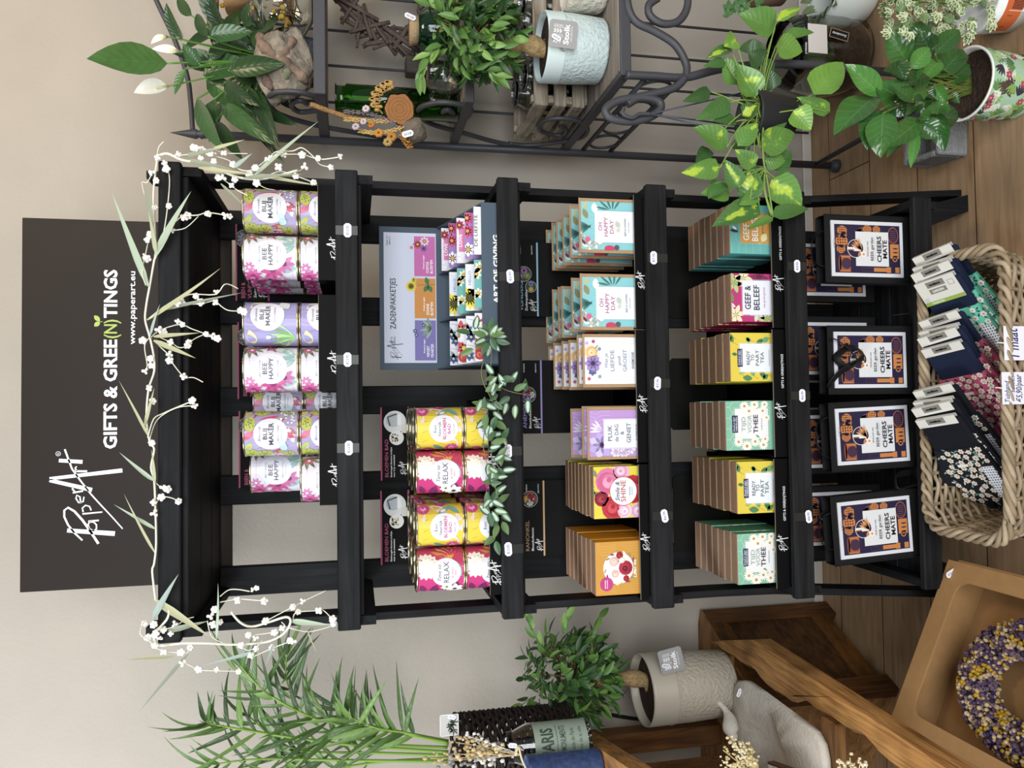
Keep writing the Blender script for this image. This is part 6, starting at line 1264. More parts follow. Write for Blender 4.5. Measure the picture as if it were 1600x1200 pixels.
# ------------------------------------------------------------------ pothos hanging in front of the iron shelf
PG = [leafmat(c, .34) for c in ('#5a853c', '#446c34', '#6b963f', '#34562a')]; PVs = [leafmat(c, .34, '#a3bd3d') for c in ('#5a853c', '#446c34', '#6b963f', '#34562a')]; PD = mat('#2a2c30', .5, name='dark_plastic_pot')
pc = atY(1200, 185, 1.62); po = thing('pothos_plant', 'pothos with yellow splashed leaves in a dark pot hanging on wires from the iron scroll', 'houseplant', tuple(pc))
MB().lathe([(0, -.05), (.050, -.05), (.064, .045), (.067, .05), (.060, .05), (.055, .03), (0, .03)], 28, pc, mi=0).build('pot', PD, po, True); MB().lathe([(0, .035), (.056, .032)], 20, pc).build('soil', SOIL, po, True)
hk = atY(1017, 178, 1.652)
for dx, dy in ((-.055, -.02), (.055, -.02), (0, .055)): MB().tube([hk, pc+Vector((dx, dy, .047))], .0018, 6).build('hanging_wire', mat('#4a505c', .4, .5), po, True)
plv = [((1211, 45), (1160, 19), 47, 0, 0), ((1213, 33), (1254, 7), 18, 2, 1), ((1225, 55), (1275, 46), 18, 0, 0), ((1212, 72), (1256, 78), 40, 2, 0), ((1150, 62), (1134, 70), 30, 2, 1), ((1142, 76), (1106, 86), 20, 1, 1), ((1133, 97), (1103, 101), 17, 1, 0), ((1152, 132), (1133, 89), 34, 0, 0), ((1181, 151), (1155, 98), 46, 0, 1), ((1207, 140), (1203, 108), 28, 3, 0), ((1271, 148), (1320, 90), 52, 2, 0), ((1297, 175), (1250, 152), 24, 0, 1), ((1110, 143), (1072, 157), 22, 3, 0), ((1141, 160), (1093, 184), 30, 1, 0), ((1160, 180), (1182, 163), 26, 3, 1), ((1194, 195), (1236, 180), 36, 1, 1), ((1240, 172), (1268, 201), 40, 2, 1), ((1150, 190), (1117, 185), 26, 1, 0), ((1136, 230), (1089, 195), 44, 0, 1), ((1153, 228), (1185, 189), 32, 0, 1), ((1186, 230), (1246, 206), 44, 0, 1), ((1108, 232), (1089, 255), 24, 3, 0), ((1125, 262), (1071, 269), 32, 0, 1), ((1155, 293), (1134, 250), 30, 1, 1), ((1180, 259), (1151, 235), 28, 0, 1), ((1172, 315), (1172, 256), 40, 1, 1), ((1205, 265), (1237, 233), 38, 1, 0), ((1140, 300), (1100, 300), 32, 0, 0), ((1217, 283), (1235, 267), 24, 1, 1), ((1205, 280), (1255, 322), 48, 0, 1), ((1205, 337), (1267, 321), 26, 1, 0), ((1186, 321), (1118, 346), 42, 1, 1), ((1208, 340), (1169, 354), 15, 0, 0), ((1184, 300), (1159, 319), 26, 0, 1), ((1130, 285), (1108, 306), 28, 1, 0), ((1175, 85), (1178, 60), 40, 3, 0), ((1190, 100), (1172, 82), 36, 3, 0), ((1165, 150), (1180, 180), 26, 3, 0), ((1150, 215), (1170, 240), 28, 3, 0), ((1190, 110), (1210, 95), 30, 3, 0), ((1195, 250), (1228, 252), 30, 0, 0), ((1160, 265), (1200, 280), 28, 3, 0)]
rp = random.Random(9); PS = mat('#7d9a4a', .5, name='pothos_stem')
for k, (a, c, w_, ci, vg) in enumerate(plv):
    yy = 1.575+.07*max(0, min(1, (300-a[1])/250))+rp.uniform(-.02, .02)-(.03 if vg else 0)
    if c[1] > 310 or a[1] > 310: yy = 1.565
    b = MB(); A = LF(b, a, c, w_*1.06, yy, yy-.012, .16, .16, 'heart', .012, 0, None, up=(rp.uniform(-.35, .35), -1, rp.uniform(.1, .7))); b.build('leaf', PVs[ci] if vg else PG[ci], po, True)
    rt = pc+Vector((rp.uniform(-.03, .03), -.03, .035)) if a[1] < 270 else atY(1195, 262, 1.56); stem_to(po, A, rt, .0016, PS, (0, -.01, .015))
MB().tube(smooth([pc+Vector((-.02, -.04, .035)), atY(1192, 240, 1.56), atY(1200, 290, 1.558), atY(1207, 335, 1.562)]), .0024, 6).build('vine', PS, po, True)
# --- lower iron shelf: white pot, glass vase, little ivy
P = atZ(1362, 8, 0); wp = thing('white_bowl_planter', 'round white ceramic bowl planter on the floor under the iron shelves', 'planter', (P.x+.03, P.y, .001)); 
MB().lathe([(0, .001), (.05, .001), (.085, .03), (.102, .085), (.096, .14), (.082, .165), (.078, .165), (.09, .14), (.095, .085), (.08, .035), (0, .012)], 44).build('bowl', mat('#d5dcd6', .35, spec=.5, var=.05, vscale=8, name='white_ceramic'), wp)
b = MB()
for k in range(26): a = rp.uniform(0, 6.28); b.leaf((.06*math.cos(a), .06*math.sin(a), .155), (math.cos(a), math.sin(a), rp.uniform(.2, 1.2)), (0, 0, 1), .045, .022, .2, .2)
b.build('foliage', leafmat('#6f8258', .4), wp)
P = atZ(1340, 92, 0); gvz = thing('glass_terrarium', 'large clear glass vase holding a succulent and black name tag', 'terrarium', (P.x, P.y, .001))
MB().lathe([(0, .002), (.07, .002), (.090, .02), (.098, .08), (.085, .14), (.072, .175), (.069, .175), (.081, .14), (.094, .08), (.086, .022), (.066, .007), (0, .007)], 40).build('vase', GLS, gvz)
MB().lathe([(0, .009), (.06, .009), (.080, .024), (.086, .05), (0, .055)], 28).build('soil', SOIL, gvz)
b = MB()
for k in range(20): a = k*2.4; b.leaf((.01*math.cos(a), .01*math.sin(a), .055), (math.cos(a), math.sin(a), 1.2-.04*k), (0, 0, 1), .05, .018, -.15, .25)
b.build('succulent', leafmat('#5d6f3a', .45), gvz)
d = Deco(); d.rect(-.020, -.011, .020, .011, '#a98b5e', 0); d.rect(-.0185, -.0095, .0185, .0095, '#151515', 1); d.text('Succulents', 0, -.003, .006, '#f0f0f0', 2, wid=.030, shear=.2)
ca, sa = math.cos(1.35), math.sin(1.35); d.build('name_tag', gvz, lambda u, v, e: (-.0+u*ca-v*sa, -.102-e, .10+u*sa+v*ca))
MB().box(-.046, .02, -.1005, -.0995, .125, .165).build('paper_label', mat('#ddd8d0', .6), gvz)
gvz.scale = (1.3, 1.3, 1.55)
iy = thing('ivy_plant', 'small trailing ivy above the pothos leaves', 'houseplant', tuple(atY(1165, -5, 1.85))); b = MB()
for k, (x, y) in enumerate(((1138, 14), (1140, 25), (1146, 8), (1152, 18), (1160, 5), (1170, 12), (1158, 26), (1149, 0), (1180, 4), (1168, -6))):
    A = atY(x, y, 1.80); a0 = rp.uniform(0, 6)
    for q in (-.9, 0, .9): b.leaf(A, Rv*math.cos(a0+q)-Uv*math.sin(a0+q), (0, -1, .3), .026 if q == 0 else .019, .013, .1, .1, seg=4)
b.build('foliage', leafmat('#3f6b33'), iy, True); MB().tube(smooth([atY(1138, 20, 1.805), atY(1160, 10, 1.81), atY(1190, -8, 1.83)]), .0015, 6).build('stem', PS, iy, True)
MB().lathe([(0, -.11), (.045, -.11), (.055, -.03), (.05, -.03), (0, -.04)], 24, atY(1165, -25, 1.85)+Vector((0, 0, .0))).build('pot', mat('#6a5548', .7, name='brown_pot'), iy, True)
# --- coffee plant on the floor
c0 = atZ(1588, 138, 0); Yc = c0.y; hp = atY(1505, 135, Yc).z*.97; rp_ = .085
co = thing('coffee_plant', 'glossy leaved coffee plant in a tropical print pot on the floor', 'houseplant', (c0.x, Yc, 0))
def tropic(d, r, h):
    W = PI*r; d.rect(-W, .0, W, h, '#9fc9a6', 0, 48); q = random.Random(31)
    for k in range(150):
        u, v = q.uniform(-W*.75, W*.75), q.uniform(.0, h); c = q.choice(('#5f8f4a', '#7fae4a', '#3a3346', '#55423a', '#a8cf86', '#c03a5a', '#4a7a4a', '#e0e6d2'))
        if c in ('#c03a5a',): d.flower(u, v, .010, 6, c, '#e79aa8', 5, .6)
        else:
            a = q.uniform(0, 6.28)
            for e in range(5): d.leaf(u, v, .026, .0055, a+(e-2)*.35, c, 1+k % 4)
MB().lathe([(0, .001), (rp_*.80, .001), (rp_*.84, .006), (rp_*.98, hp-.004)], 40).build('pot', mat('#9fc9a6', .4), co)
d = Deco(); tropic(d, rp_*.92, hp); d.clip(-PI*rp_*.9, .004, PI*rp_*.9, hp-.006)
d.build('tropical_print', co, lambda u, v, e: ((rp_*(.845+.135*v/hp)+e)*math.sin(u/(rp_*.92)), -(rp_*(.845+.135*v/hp)+e)*math.cos(u/(rp_*.92)), v), .35, gloss=.5)
MB().lathe([(rp_*.98, hp-.004), (rp_*1.0, hp), (rp_*.93, hp), (rp_*.90, hp-.02)], 40).build('pot_rim', mat('#e9e9e2', .4), co); MB().lathe([(0, hp-.018), (rp_*.905, hp-.02)], 24).build('soil', SOIL, co)
CG = [leafmat(c, .2, None, 7., .35) for c in ('#3a652c', '#4c7f38', '#305827', '#274820')]; rt = co.location+Vector((0, 0, hp-.02))
cfl = [((1369, 150), (1306, 196), 50, 0), ((1377, 148), (1328, 101), 33, 1), ((1375, 172), (1356, 225), 44, 2), ((1435, 165), (1375, 135), 50, 0), ((1420, 101), (1389, 51), 40, 0), ((1422, 107), (1456, 73), 28, 1), ((1463, 124), (1506, 71), 50, 0), ((1480, 129), (1518, 98), 32, 2), ((1427, 71), (1440, 32), 36, 2), ((1454, 84), (1439, 50), 32, 3), ((1461, 84), (1502, 42), 32, 2), ((1412, 139), (1442, 172), 36, 2), ((1439, 187), (1390, 225), 32, 0), ((1439, 190), (1467, 214), 32, 2), ((1457, 182), (1500, 184), 36, 3), ((1420, 120), (1388, 105), 32, 3), ((1432, 207), (1424, 255), 16, 1), ((1380, 177), (1375, 239), 44, 0), ((1436, 187), (1387, 232), 30, 1), ((1462, 177), (1474, 232), 28, 2), ((1460, 135), (1478, 160), 18, 1), ((1480, 150), (1500, 158), 18, 2), ((1465, 165), (1480, 180), 16, 0), ((1440, 140), (1462, 150), 20, 3), ((1445, 120), (1470, 138), 24, 2), ((1392, 155), (1412, 180), 30, 3), ((1400, 95), (1414, 125), 28, 3), ((1430, 150), (1450, 175), 30, 3)]
for k in range(16):
    a_ = (rp.uniform(1415, 1470), rp.uniform(85, 185)); an = rp.uniform(0, 6.28); cfl.append((a_, (a_[0]-14+26*math.cos(an), a_[1]+30*math.sin(an)), rp.uniform(22, 32), k % 4))
for k, (a, c, w_, ci) in enumerate(cfl):
    yy = Yc-.03+rp.uniform(-.05, .03); b = MB(); A = LF(b, a, c, w_*1.05, yy, yy-.02, .18, .2, 'oval', .045, up=(rp.uniform(-.4, .4), -.8, rp.uniform(.4, .9)), seg=9); b.build('leaf', CG[ci], co, True); stem_to(co, A, rt+Vector((rp.uniform(-.02, .02), 0, 0)), .0018, mat('#6a7a3a', .5), (0, 0, .03))
# --- variegated ivy in an orange and white paper pot
c1 = atZ(1585, 10, 0); vi = thing('variegated_ivy', 'cream edged ivy in a white and orange pot in the corner of the picture', 'houseplant', (c1.x, c1.y, 0)); hv_ = .105; rq = .072
MB().lathe([(0, .001), (.058, .001), (.072, hv_), (.066, hv_), (0, hv_-.02)], 36).build('pot', mat('#dfe2e0', .45), vi)
d = Deco(); 
for k in range(14): d.rect(-.10+.1*k/14, .03, -.10+.1*(k+1)/14, .08, '#e0632a', 1)
d.rect(-.085, .05, -.055, .066, '#3a2a22', 2)
for k in range(7): d.rect(-.040+.003*k, .028, -.0385+.003*k, .062, '#22242c', 3)
d.rect(-.045, .022, -.015, .068, '#e6e7ea', 2)
d.build('wrap_print', vi, lambda u, v, e: ((.059+.013*v/hv_+e)*math.sin(u/.065), -(.059+.013*v/hv_+e)*math.cos(u/.065), v))
b = MB()
for k in range(150):
    A = atY(rp.uniform(1385, 1555), rp.uniform(-40, 62)*(1 if k % 3 else .8), c1.y-.02+rp.uniform(-.08, .06)); a0 = rp.uniform(0, 6.28)
    for q in (-1., -.45, 0, .45, 1.): b.leaf(A, Rv*math.cos(a0+q)-Uv*math.sin(a0+q)+Vector((0, rp.uniform(-.3, .1), 0)), (rp.uniform(-.4, .4), -1, .4), .024-.008*abs(q), .009, .1, .15, 0, 0 if k % 3 else 2, 'oval', 1, seg=4)
b.build('foliage', [leafmat('#c3cba6', .45), leafmat('#58763f', .45), leafmat('#6c8456', .45)], vi, True)
for k in range(6): MB().tube(smooth([vi.location+Vector((0, 0, hv_-.02)), atY(rp.uniform(1410, 1520), rp.uniform(-10, 45), c1.y-.03)]), .0015, 5).build('stem', PS, vi, True)
# --- concrete block planter
B0 = atZ(1513, 243, 0); cb = thing('concrete_planter', 'rough grey concrete trough on the floor left of the coffee plant', 'planter', (B0.x, B0.y, 0), rz=-.06); hb = atY(1468, 257, B0.y).z
CON = mat('#8f9193', .9, spec=.2, bump=.5, bscale=160, var=.15, vscale=60, name='concrete'); wq, dq = .17, .135
b = MB(); b.bbox(0, wq, 0, .016, 0, hb, .004).bbox(0, wq, dq-.016, dq, 0, hb, .004).bbox(0, .016, .016, dq-.016, 0, hb, .004).bbox(wq-.016, wq, .016, dq-.016, 0, hb, .004).box(.016, wq-.016, .016, dq-.016, 0, .012); b.build('trough', CON, cb)
price_tag('price_label', cb, (.075, -.002, hb*.85), '€4,95', .024, .010, 0)

# ------------------------------------------------------------------ left side: teak furniture
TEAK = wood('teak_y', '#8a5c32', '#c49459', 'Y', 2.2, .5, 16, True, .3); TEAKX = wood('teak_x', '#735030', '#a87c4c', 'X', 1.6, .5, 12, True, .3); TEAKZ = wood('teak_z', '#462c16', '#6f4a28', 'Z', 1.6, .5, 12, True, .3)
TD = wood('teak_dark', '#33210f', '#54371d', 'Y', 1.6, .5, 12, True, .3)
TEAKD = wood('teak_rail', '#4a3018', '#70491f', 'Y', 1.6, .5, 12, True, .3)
A2 = Vector((-.694, 2.36, 0)); B2 = Vector((-.865, 2.01, 0)); sd = (A2-B2).normalized(); nr = Vector((sd.y, -sd.x, 0)); Lc = (A2-B2).length; HC = .452
cab = thing('low_cabinet', 'low teak cabinet with a framed side panel standing behind the cardboard box', 'cabinet', tuple(B2))
def onside(s0, s1, z0, z1, dep, out): 
    """block on the cabinet's visible side: s along the side from the front, z up, dep inwards, out outwards"""
    p = B2+sd*((s0+s1)/2)+nr*((out-dep)/2)+Vector((0, 0, (z0+z1)/2)); return MB().obox(p, sd*(s1-s0)/2, nr*(out+dep)/2, Vector((0, 0, (z1-z0)/2)))
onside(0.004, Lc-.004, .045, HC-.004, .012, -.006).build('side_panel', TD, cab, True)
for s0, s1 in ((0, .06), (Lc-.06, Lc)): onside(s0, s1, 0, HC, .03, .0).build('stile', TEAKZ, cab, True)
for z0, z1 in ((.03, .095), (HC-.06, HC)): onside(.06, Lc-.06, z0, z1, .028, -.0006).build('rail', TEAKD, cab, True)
lft = -nr
MB().prism([A2+sd*.0+Vector((0, 0, HC+.0005)), B2-sd*.01+Vector((0, 0, HC+.0005)), B2-sd*.01+lft*.5+Vector((0, 0, HC+.0005)), A2+lft*.5+Vector((0, 0, HC+.0005))], (0, 0, .004)).build('top_board', TEAKX, cab, True)
MB().prism([B2+lft*.003, B2+lft*.5, B2+lft*.5+sd*.02, B2+lft*.003+sd*.02], (0, 0, HC-.001)).build('front', TEAKX, cab, True)
# live edge bench frame lying on the cabinet
ZB = .505; bn = thing('live_edge_frame', 'heavy teak frame with a wavy live edge plank and cross rails', 'frame', (-.72, 1.7, HC))
q1, q2, q3, q4 = atZ(1178, 1000, ZB), atZ(1478, 1200, ZB), atZ(1108, 1004, ZB), atZ(1422, 1200, ZB)
def lerp(a, c, t): return a+(c-a)*t
n = 40; vs = []; rw = random.Random(8); T_ = 1.28
for i in range(n+1):
    t = i/n*T_; R_ = lerp(q1, q2, t); L_ = lerp(q3, q4, t); wv_ = .010*math.sin(t*11)+.006*math.sin(t*23+1)+.004*math.sin(t*47)
    vs += [R_, L_+Vector((wv_, 0, 0)), L_+Vector((wv_*1.2-.016, 0, -.022)), L_+Vector((wv_-.010, 0, -.050)), R_+Vector((0, 0, -.050))]
MB().add(vs, [(5*i+k, 5*i+(k+1) % 5, 5*i+5+(k+1) % 5, 5*i+5+k) for i in range(n) for k in range(5)]+[(0, 1, 2, 3, 4), (5*n, 5*n+1, 5*n+2, 5*n+3, 5*n+4)]).build('live_edge_plank', TEAK, bn, True)
for (yy, w_) in ((2.13, .07), (1.60, .06), (1.12, .06)): x1_ = lerp(q3, q4, (q3.y-yy)/(q3.y-q4.y)).x-.001; MB().bbox(-1.35, x1_-.02, yy, yy+w_, HC+.006, ZB-.018, .004).build('cross_rail', TEAKX, bn, True)
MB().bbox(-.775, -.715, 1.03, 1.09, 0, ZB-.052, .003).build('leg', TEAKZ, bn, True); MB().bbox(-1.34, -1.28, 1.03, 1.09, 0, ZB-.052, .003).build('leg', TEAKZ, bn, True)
# second ficus
ficus(None, 1017, 1125, 1022, 1136, 2.135, '#b5ae9e', (893, 1058), 72, [(1010, 1064), (985, 1060), (960, 1062), (930, 1062)], 'ball shaped ficus in greige pot on the teak frame', ZB-.016, 480, 33, ((1049, 1032), .22), [([(850, 1020), (832, 985), (820, 960)], 3), ([(880, 990), (885, 965), (895, 945)], 3), ([(830, 1090), (805, 1110)], 2), ([(920, 1000), (935, 965)], 2), ([(850, 1110), (850, 1140)], 3), ([(905, 1120), (905, 1150)], 3)])
# bird bath
SC = mat('#d2ccc0', .8, spec=.25, bump=.25, bscale=120, var=.08, vscale=14, name='cast_stone')
bb = thing('bird_bath', 'grey cast stone bird bath with a small bird on its rim', 'bird bath', tuple(atZ(1300, 1150, ZB-.01)))
def bbpt(x, y, dz=0): return atZ(x, y, ZB+.005)+Vector((0, 0, dz))
out = [(1146, 1075), (1150, 1065), (1163, 1063), (1190, 1082), (1230, 1112), (1268, 1140), (1280, 1155), (1287, 1180), (1288, 1215), (1262, 1250), (1200, 1235), (1145, 1180), (1142, 1120)]
inn = [(1160, 1150), (1172, 1125), (1190, 1112), (1203, 1112), (1212, 1130), (1225, 1170), (1232, 1200), (1215, 1225), (1190, 1215), (1168, 1180)]
O1 = [bbpt(x, y) for x, y in out]; O1 = smooth(O1+[O1[0]], 4)[:-1]; cO = sum(O1, Vector())/len(O1); I1 = smooth([bbpt(x, y) for x, y in inn]+[bbpt(*inn[0])], 4)[:-1]; cI = sum(I1, Vector())/len(I1)
b = MB(); n = 52
def ringpts(P, m_): 
    L_ = [0]; 
    for i in range(len(P)): L_.append(L_[-1]+(P[(i+1) % len(P)]-P[i]).length)
    c_ = sum(P, Vector())/len(P); out_ = []
    for k in range(m_):
        a = 2*PI*k/m_; d = Vector((math.cos(a), math.sin(a), 0)); best = max(P, key=lambda p: (p-c_).normalized().dot(d)); out_.append(best)
    return out_
OO, II = ringpts(O1, n), ringpts(I1, n)
rings = [[p*.75+cO*.25+Vector((0, 0, -.030)) for p in OO], [p+(cO-p)*.02+Vector((0, 0, -.018)) for p in OO], [p+Vector((0, 0, -.004)) for p in OO], [p+(cO-p)*.05+Vector((0, 0, .004)) for p in OO], [p+Vector((0, 0, .003)) for p in II], [p*.7+cI*.3+Vector((0, 0, -.018)) for p in II], [p*.1+cI*.9+Vector((0, 0, -.024)) for p in II]]
b.add([p for r_ in rings for p in r_], [(i*n+k, i*n+(k+1) % n, (i+1)*n+(k+1) % n, (i+1)*n+k) for i in range(6) for k in range(n)]+[tuple(range(n)), tuple(range(6*n, 7*n))], smooth=True).build('basin', SC, bb, True)
p = bbpt(1152, 1112, .022); bd = MB(); d_ = (atZ(1128, 1103, ZB+.05)-p); 
bd.tube(smooth([p+Vector((-.05, -.06, .012)), p+Vector((-.042, -.05, .02)), p+Vector((-.03, -.036, .018)), p+Vector((-.012, -.015, .010)), p+Vector((.006, .004, .012)), p+Vector((.02, .022, .022)), p+Vector((.034, .042, .036))], 4), [.004, .009, .0125, .0135, .0135, .014, .017, .020, .0215, .022, .021, .0195, .018, .016, .013, .0105, .009, .0085, .008, .008, .0085, .009, .009, .0085, .006], 12).build('bird', SC, bb, True)
price_tag('price_label', bb, tuple(bbpt(1160, 1082, .010)-bb.location), '€12,95', .024, .011, -.4)
# upper table and what stands on it
ZT2 = 1.0; tt = thing('upper_table', 'teak table top on a post at the left edge of the picture', 'table', (-1.1, 1.9, 0))
MB().prism([(-.955, 2.33, ZT2), (-.765, 1.46, ZT2), (-1.55, 1.30, ZT2), (-1.75, 2.16, ZT2)], (0, 0, -.045)).build('table_top', TEAK, tt, True)
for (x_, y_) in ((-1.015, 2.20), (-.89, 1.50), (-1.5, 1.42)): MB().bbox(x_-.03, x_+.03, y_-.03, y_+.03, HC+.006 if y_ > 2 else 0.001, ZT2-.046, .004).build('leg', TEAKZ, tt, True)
wb = thing('wooden_box', 'teak box with plank top under the upper table', 'box', (-1.15, 1.9, .515)); z0, z1 = ZB+.004, .80
MB().prism([(-1.04, 2.10, z0), (-.935, 1.66, z0), (-1.5, 1.5, z0), (-1.6, 2.0, z0)], (0, 0, z1-z0)).build('box_body', TEAKX, wb, True); MB().prism([(-1.025, 2.11, z1), (-.92, 1.65, z1), (-1.5, 1.49, z1), (-1.6, 2.01, z1)], (0, 0, .022)).build('lid', TEAK, wb, True)
# dark braided basket with palm
pb_ = Vector((atY(780, 1172, 2.02).x, 2.02, ZT2+.001)); rb_ = pb_.x-atY(780, 1113, 2.02).x; rb_ = abs(rb_); hb_ = atY(712, 1150, 2.02).z-ZT2
SG = mat('#2e2624', .8, spec=.2, var=.35, vscale=60, name='dark_seagrass')
pm_ = thing('palm_plant', 'areca palm with arching fronds in a dark braided basket', 'houseplant', tuple(pb_)); b = MB()
for k in range(24):
    z = .006+k*(hb_-.01)/23; b.tube([(rb_*(.98+.02*math.sin(i*2.2+k*1.6))*math.cos(2*PI*i/88), rb_*(.98+.02*math.sin(i*2.2+k*1.6))*math.sin(2*PI*i/88), z+.0030*math.sin(i*1.1+k*PI)) for i in range(88)], .0056, 6, closed=True)
b.build('braided_basket', SG, pm_); MB().lathe([(0, hb_-.03), (rb_*.93, hb_-.032)], 20).build('soil', SOIL, pm_)
fr = [[(700, 1160), (600, 1141), (500, 1125), (420, 1085), (375, 1040)], [(700, 1163), (640, 1146), (590, 1138), (545, 1120)], [(700, 1175), (560, 1165), (440, 1150), (350, 1135), (320, 1128)], [(700, 1190), (540, 1188), (410, 1186), (330, 1195)], [(700, 1168), (580, 1160), (490, 1130), (450, 1070), (448, 1020)], [(700, 1158), (620, 1142), (560, 1128), (520, 1100)], [(700, 1180), (580, 1176), (460, 1170), (390, 1120)], [(700, 1185), (600, 1190), (500, 1205), (420, 1220)]]
FRG = [leafmat(c, .38) for c in ('#4a6a30', '#364f28', '#62823e')]; FST = mat('#7da048', .45, name='palm_stem')
def palm_leaf(b, A, B, w_, mi, dr): b.leaf(A, B-A, (rp.uniform(-.3, .3), -1, .3), (B-A).length, w_, dr, .22, 0, mi, 'grass', seg=8)
for k, f in enumerate(fr):
    S_ = smooth([atY(x, y, 2.04+.01*k-.03*i) for i, (x, y) in enumerate(f)], 8)
    st = MB().tube(S_, [.0035*(1-.75*i/len(S_))+.0007 for i in range(len(S_))], 6).build('frond_stem', FST, pm_, True)
    b = MB(); N_ = len(S_); s0 = int(N_*(.30 if k in (1, 5) else .42))
    for i in range(s0, N_, 2 if k in (1, 5) else 2):
        t = (i-s0)/max(1, N_-s0); T_v = (S_[min(i+1, N_-1)]-S_[i-1]).normalized()
        for sgn in (-1, 1):
            sd_ = T_v.cross(Vector((0, -1, 0))).normalized()*sgn; L_ = (.16-.05*t)*rp.uniform(.55, 1.15); d = (T_v*rp.uniform(.55, 1.0)+sd_*(.7-.35*t)*rp.uniform(.6, 1.2)+Vector((0, rp.uniform(-.5, .25), rp.uniform(-.35, .1)))).normalized()
            b.leaf(S_[i], d, (rp.uniform(-.3, .3), -1, .35), L_*1.12, rp.uniform(.010, .019), rp.uniform(.05, .6), .2, 0, rp.choice((0, 0, 1, 2)), 'grass', seg=8)
    b.build('frond_leaflets', FRG, pm_, True)
for a, c, w_, dr in (((540, 1128), (520, 1040), .010, -.15), ((552, 1130), (552, 1042), .007, .15), ((560, 1132), (610, 1052), .017, -.2), ((575, 1136), (563, 1065), .008, .2), ((440, 1068), (470, 1030), .006, -.1), ((350, 1138), (310, 1130), .01, .2), ((400, 1085), (350, 1025), .012, .1), ((408, 1070), (365, 1020), .014, .1), ((398, 1092), (340, 1090), .01, .1), ((545, 1130), (470, 1175), .024, .1), ((575, 1137), (490, 1165), .02, .1)):
    b = MB(); palm_leaf(b, atY(*a, 1.97), atY(*c, 1.95), w_, 0, dr); b.build('leaflet', FRG[int(w_*1000) % 3], pm_, True)
p = atY(702, 1133, 1.90); d = Deco(); d.rect(-.026, -.023, .026, .023, '#b9b6b2', 0); d.frame(-.026, -.023, .026, .023, .0015, '#e3e1de', 1); 
for k in range(26): d.leaf(.01*math.sin(k)-.004, -.008+.004*math.cos(k*2), .013, .003, k*.6, ('#2c4a2c', '#1f3620')[k % 2], 2)
d.build('plant_tag', pm_, lambda u, v, e: (p.x-pb_.x+u, p.y-e-pb_.y, p.z-pb_.z+v)); price_tag('price_label', pm_, tuple(p+Vector((.02, -.003, -.006))-pb_), '€19,95', .02, .011, 1.3)
# paris jar, blue candle, dried bunches
jp = Vector((atY(860, 1161, 1.86).x, 1.86, ZT2+.001)); rj_ = abs(jp.x-atY(850, 1129, 1.86).x); hj_ = atY(792, 1165, 1.86).z-ZT2
pj = thing('candle_jar', 'clear glass jar with a sage green PARIS label', 'jar', tuple(jp), rz=.46); MB().lathe([(0, .001), (rj_*.95, .001), (rj_, .01), (rj_, hj_*.75), (rj_*.72, hj_*.92), (rj_*.7, hj_), (rj_*.64, hj_), (rj_*.66, hj_*.92), (rj_*.94, hj_*.74), (rj_*.94, .012), (0, .012)], 36).build('jar', GLS, pj)
d = Deco(); l0, l1 = .010, hj_*.70; Wl = rj_*1.25; d.rect(-Wl, l0, Wl, l1, '#8fa392', 0, 24); hh = l1-l0
d.text('PARIS', 0, l1-hh*.34, hh*.22, '#3f5348', 2, wid=rj_*1.3, bold=.03); d.rect(-rj_*.8, l1-hh*.42, rj_*.8, l1-hh*.41, '#3f5348', 2, 12); d.text('SES MONUMENTS', 0, l1-hh*.58, hh*.11, '#3f5348', 2, wid=rj_*1.45); d.text('Guide de Paris', 0, l1-hh*.74, hh*.08, '#55695c', 2, wid=rj_*1.1, shear=.2); d.text('place de la ville', 0, l1-hh*.88, hh*.06, '#55695c', 2, wid=rj_*1.2)
d.build('label_print', pj, wrap(rj_*1.004), .45)
cp_ = Vector((atY(862, 1206, 1.76).x, 1.76, ZT2+.001)); bc = thing('blue_candle_glass', 'ribbed blue glass candle holder with silver flecks at the picture edge', 'candle holder', tuple(cp_)); rc_ = abs(cp_.x-atY(862, 1177, 1.76).x); hc2 = atY(824, 1190, 1.76).z-ZT2; b = MB()
b.lathe([(0, .001), (rc_*.95, .001)]+[(rc_*(1+.012*(-1)**k), .004+k*(hc2-.008)/26) for k in range(27)]+[(rc_*.98, hc2), (rc_*.9, hc2), (rc_*.9, .012), (0, .012)], 36).build('holder', mat('#34456e', .22, spec=.6, var=.3, vscale=90, name='blue_mercury_glass'), bc)
def bunch(name, label, root, tips, c_, rr, tie, stem=True, n=7, lr=.006):
    t = thing(name, label, 'dried flowers', tuple(root))
    for k, q in enumerate(tips):
        b = MB(); b.tube(smooth([root, (root+q)/2+Vector((.004*math.sin(k), 0, .004)), q]), .0011, 5)
        for i in range(n): f = .45+.6*i/n; p = root+(q-root)*f; b.ball(p+Vector((rp.uniform(-1, 1), rp.uniform(-1, 1), rp.uniform(-1, 1)))*rr, rp.uniform(.6, 1.1)*lr, 6, sc=(1, 1, 1.2))
        b.build('dried_sprig', mat(c_[k % len(c_)], .85, name='dried_flower'), t, True)
    if tie: MB().tube(smooth([root+Vector((-.03, -.02, -.01)), root+Vector((0, -.022, .004)), root+Vector((.03, -.02, .012)), root+Vector((.012, -.024, .02))]), .006, 6, flat=.4).build('paper_ribbon', mat('#d9cba4', .7, bump=.4, bscale=150), t, True)
    return t
r0 = atY(815, 1180, 1.76); bunch('dried_flower_bunch', 'cream and grey dried flower bunch tied with a paper ribbon before the dark basket', r0, [atY(x, y, 1.80) for x, y in ((700, 1178), (712, 1160), (730, 1150), (690, 1190), (725, 1172), (745, 1160), (672, 1185), (740, 1190), (760, 1165))], ('#cdb98a', '#b9a273', '#d8d6d2', '#8d8a86', '#d2c294'), .013, True, n=18, lr=.0052)
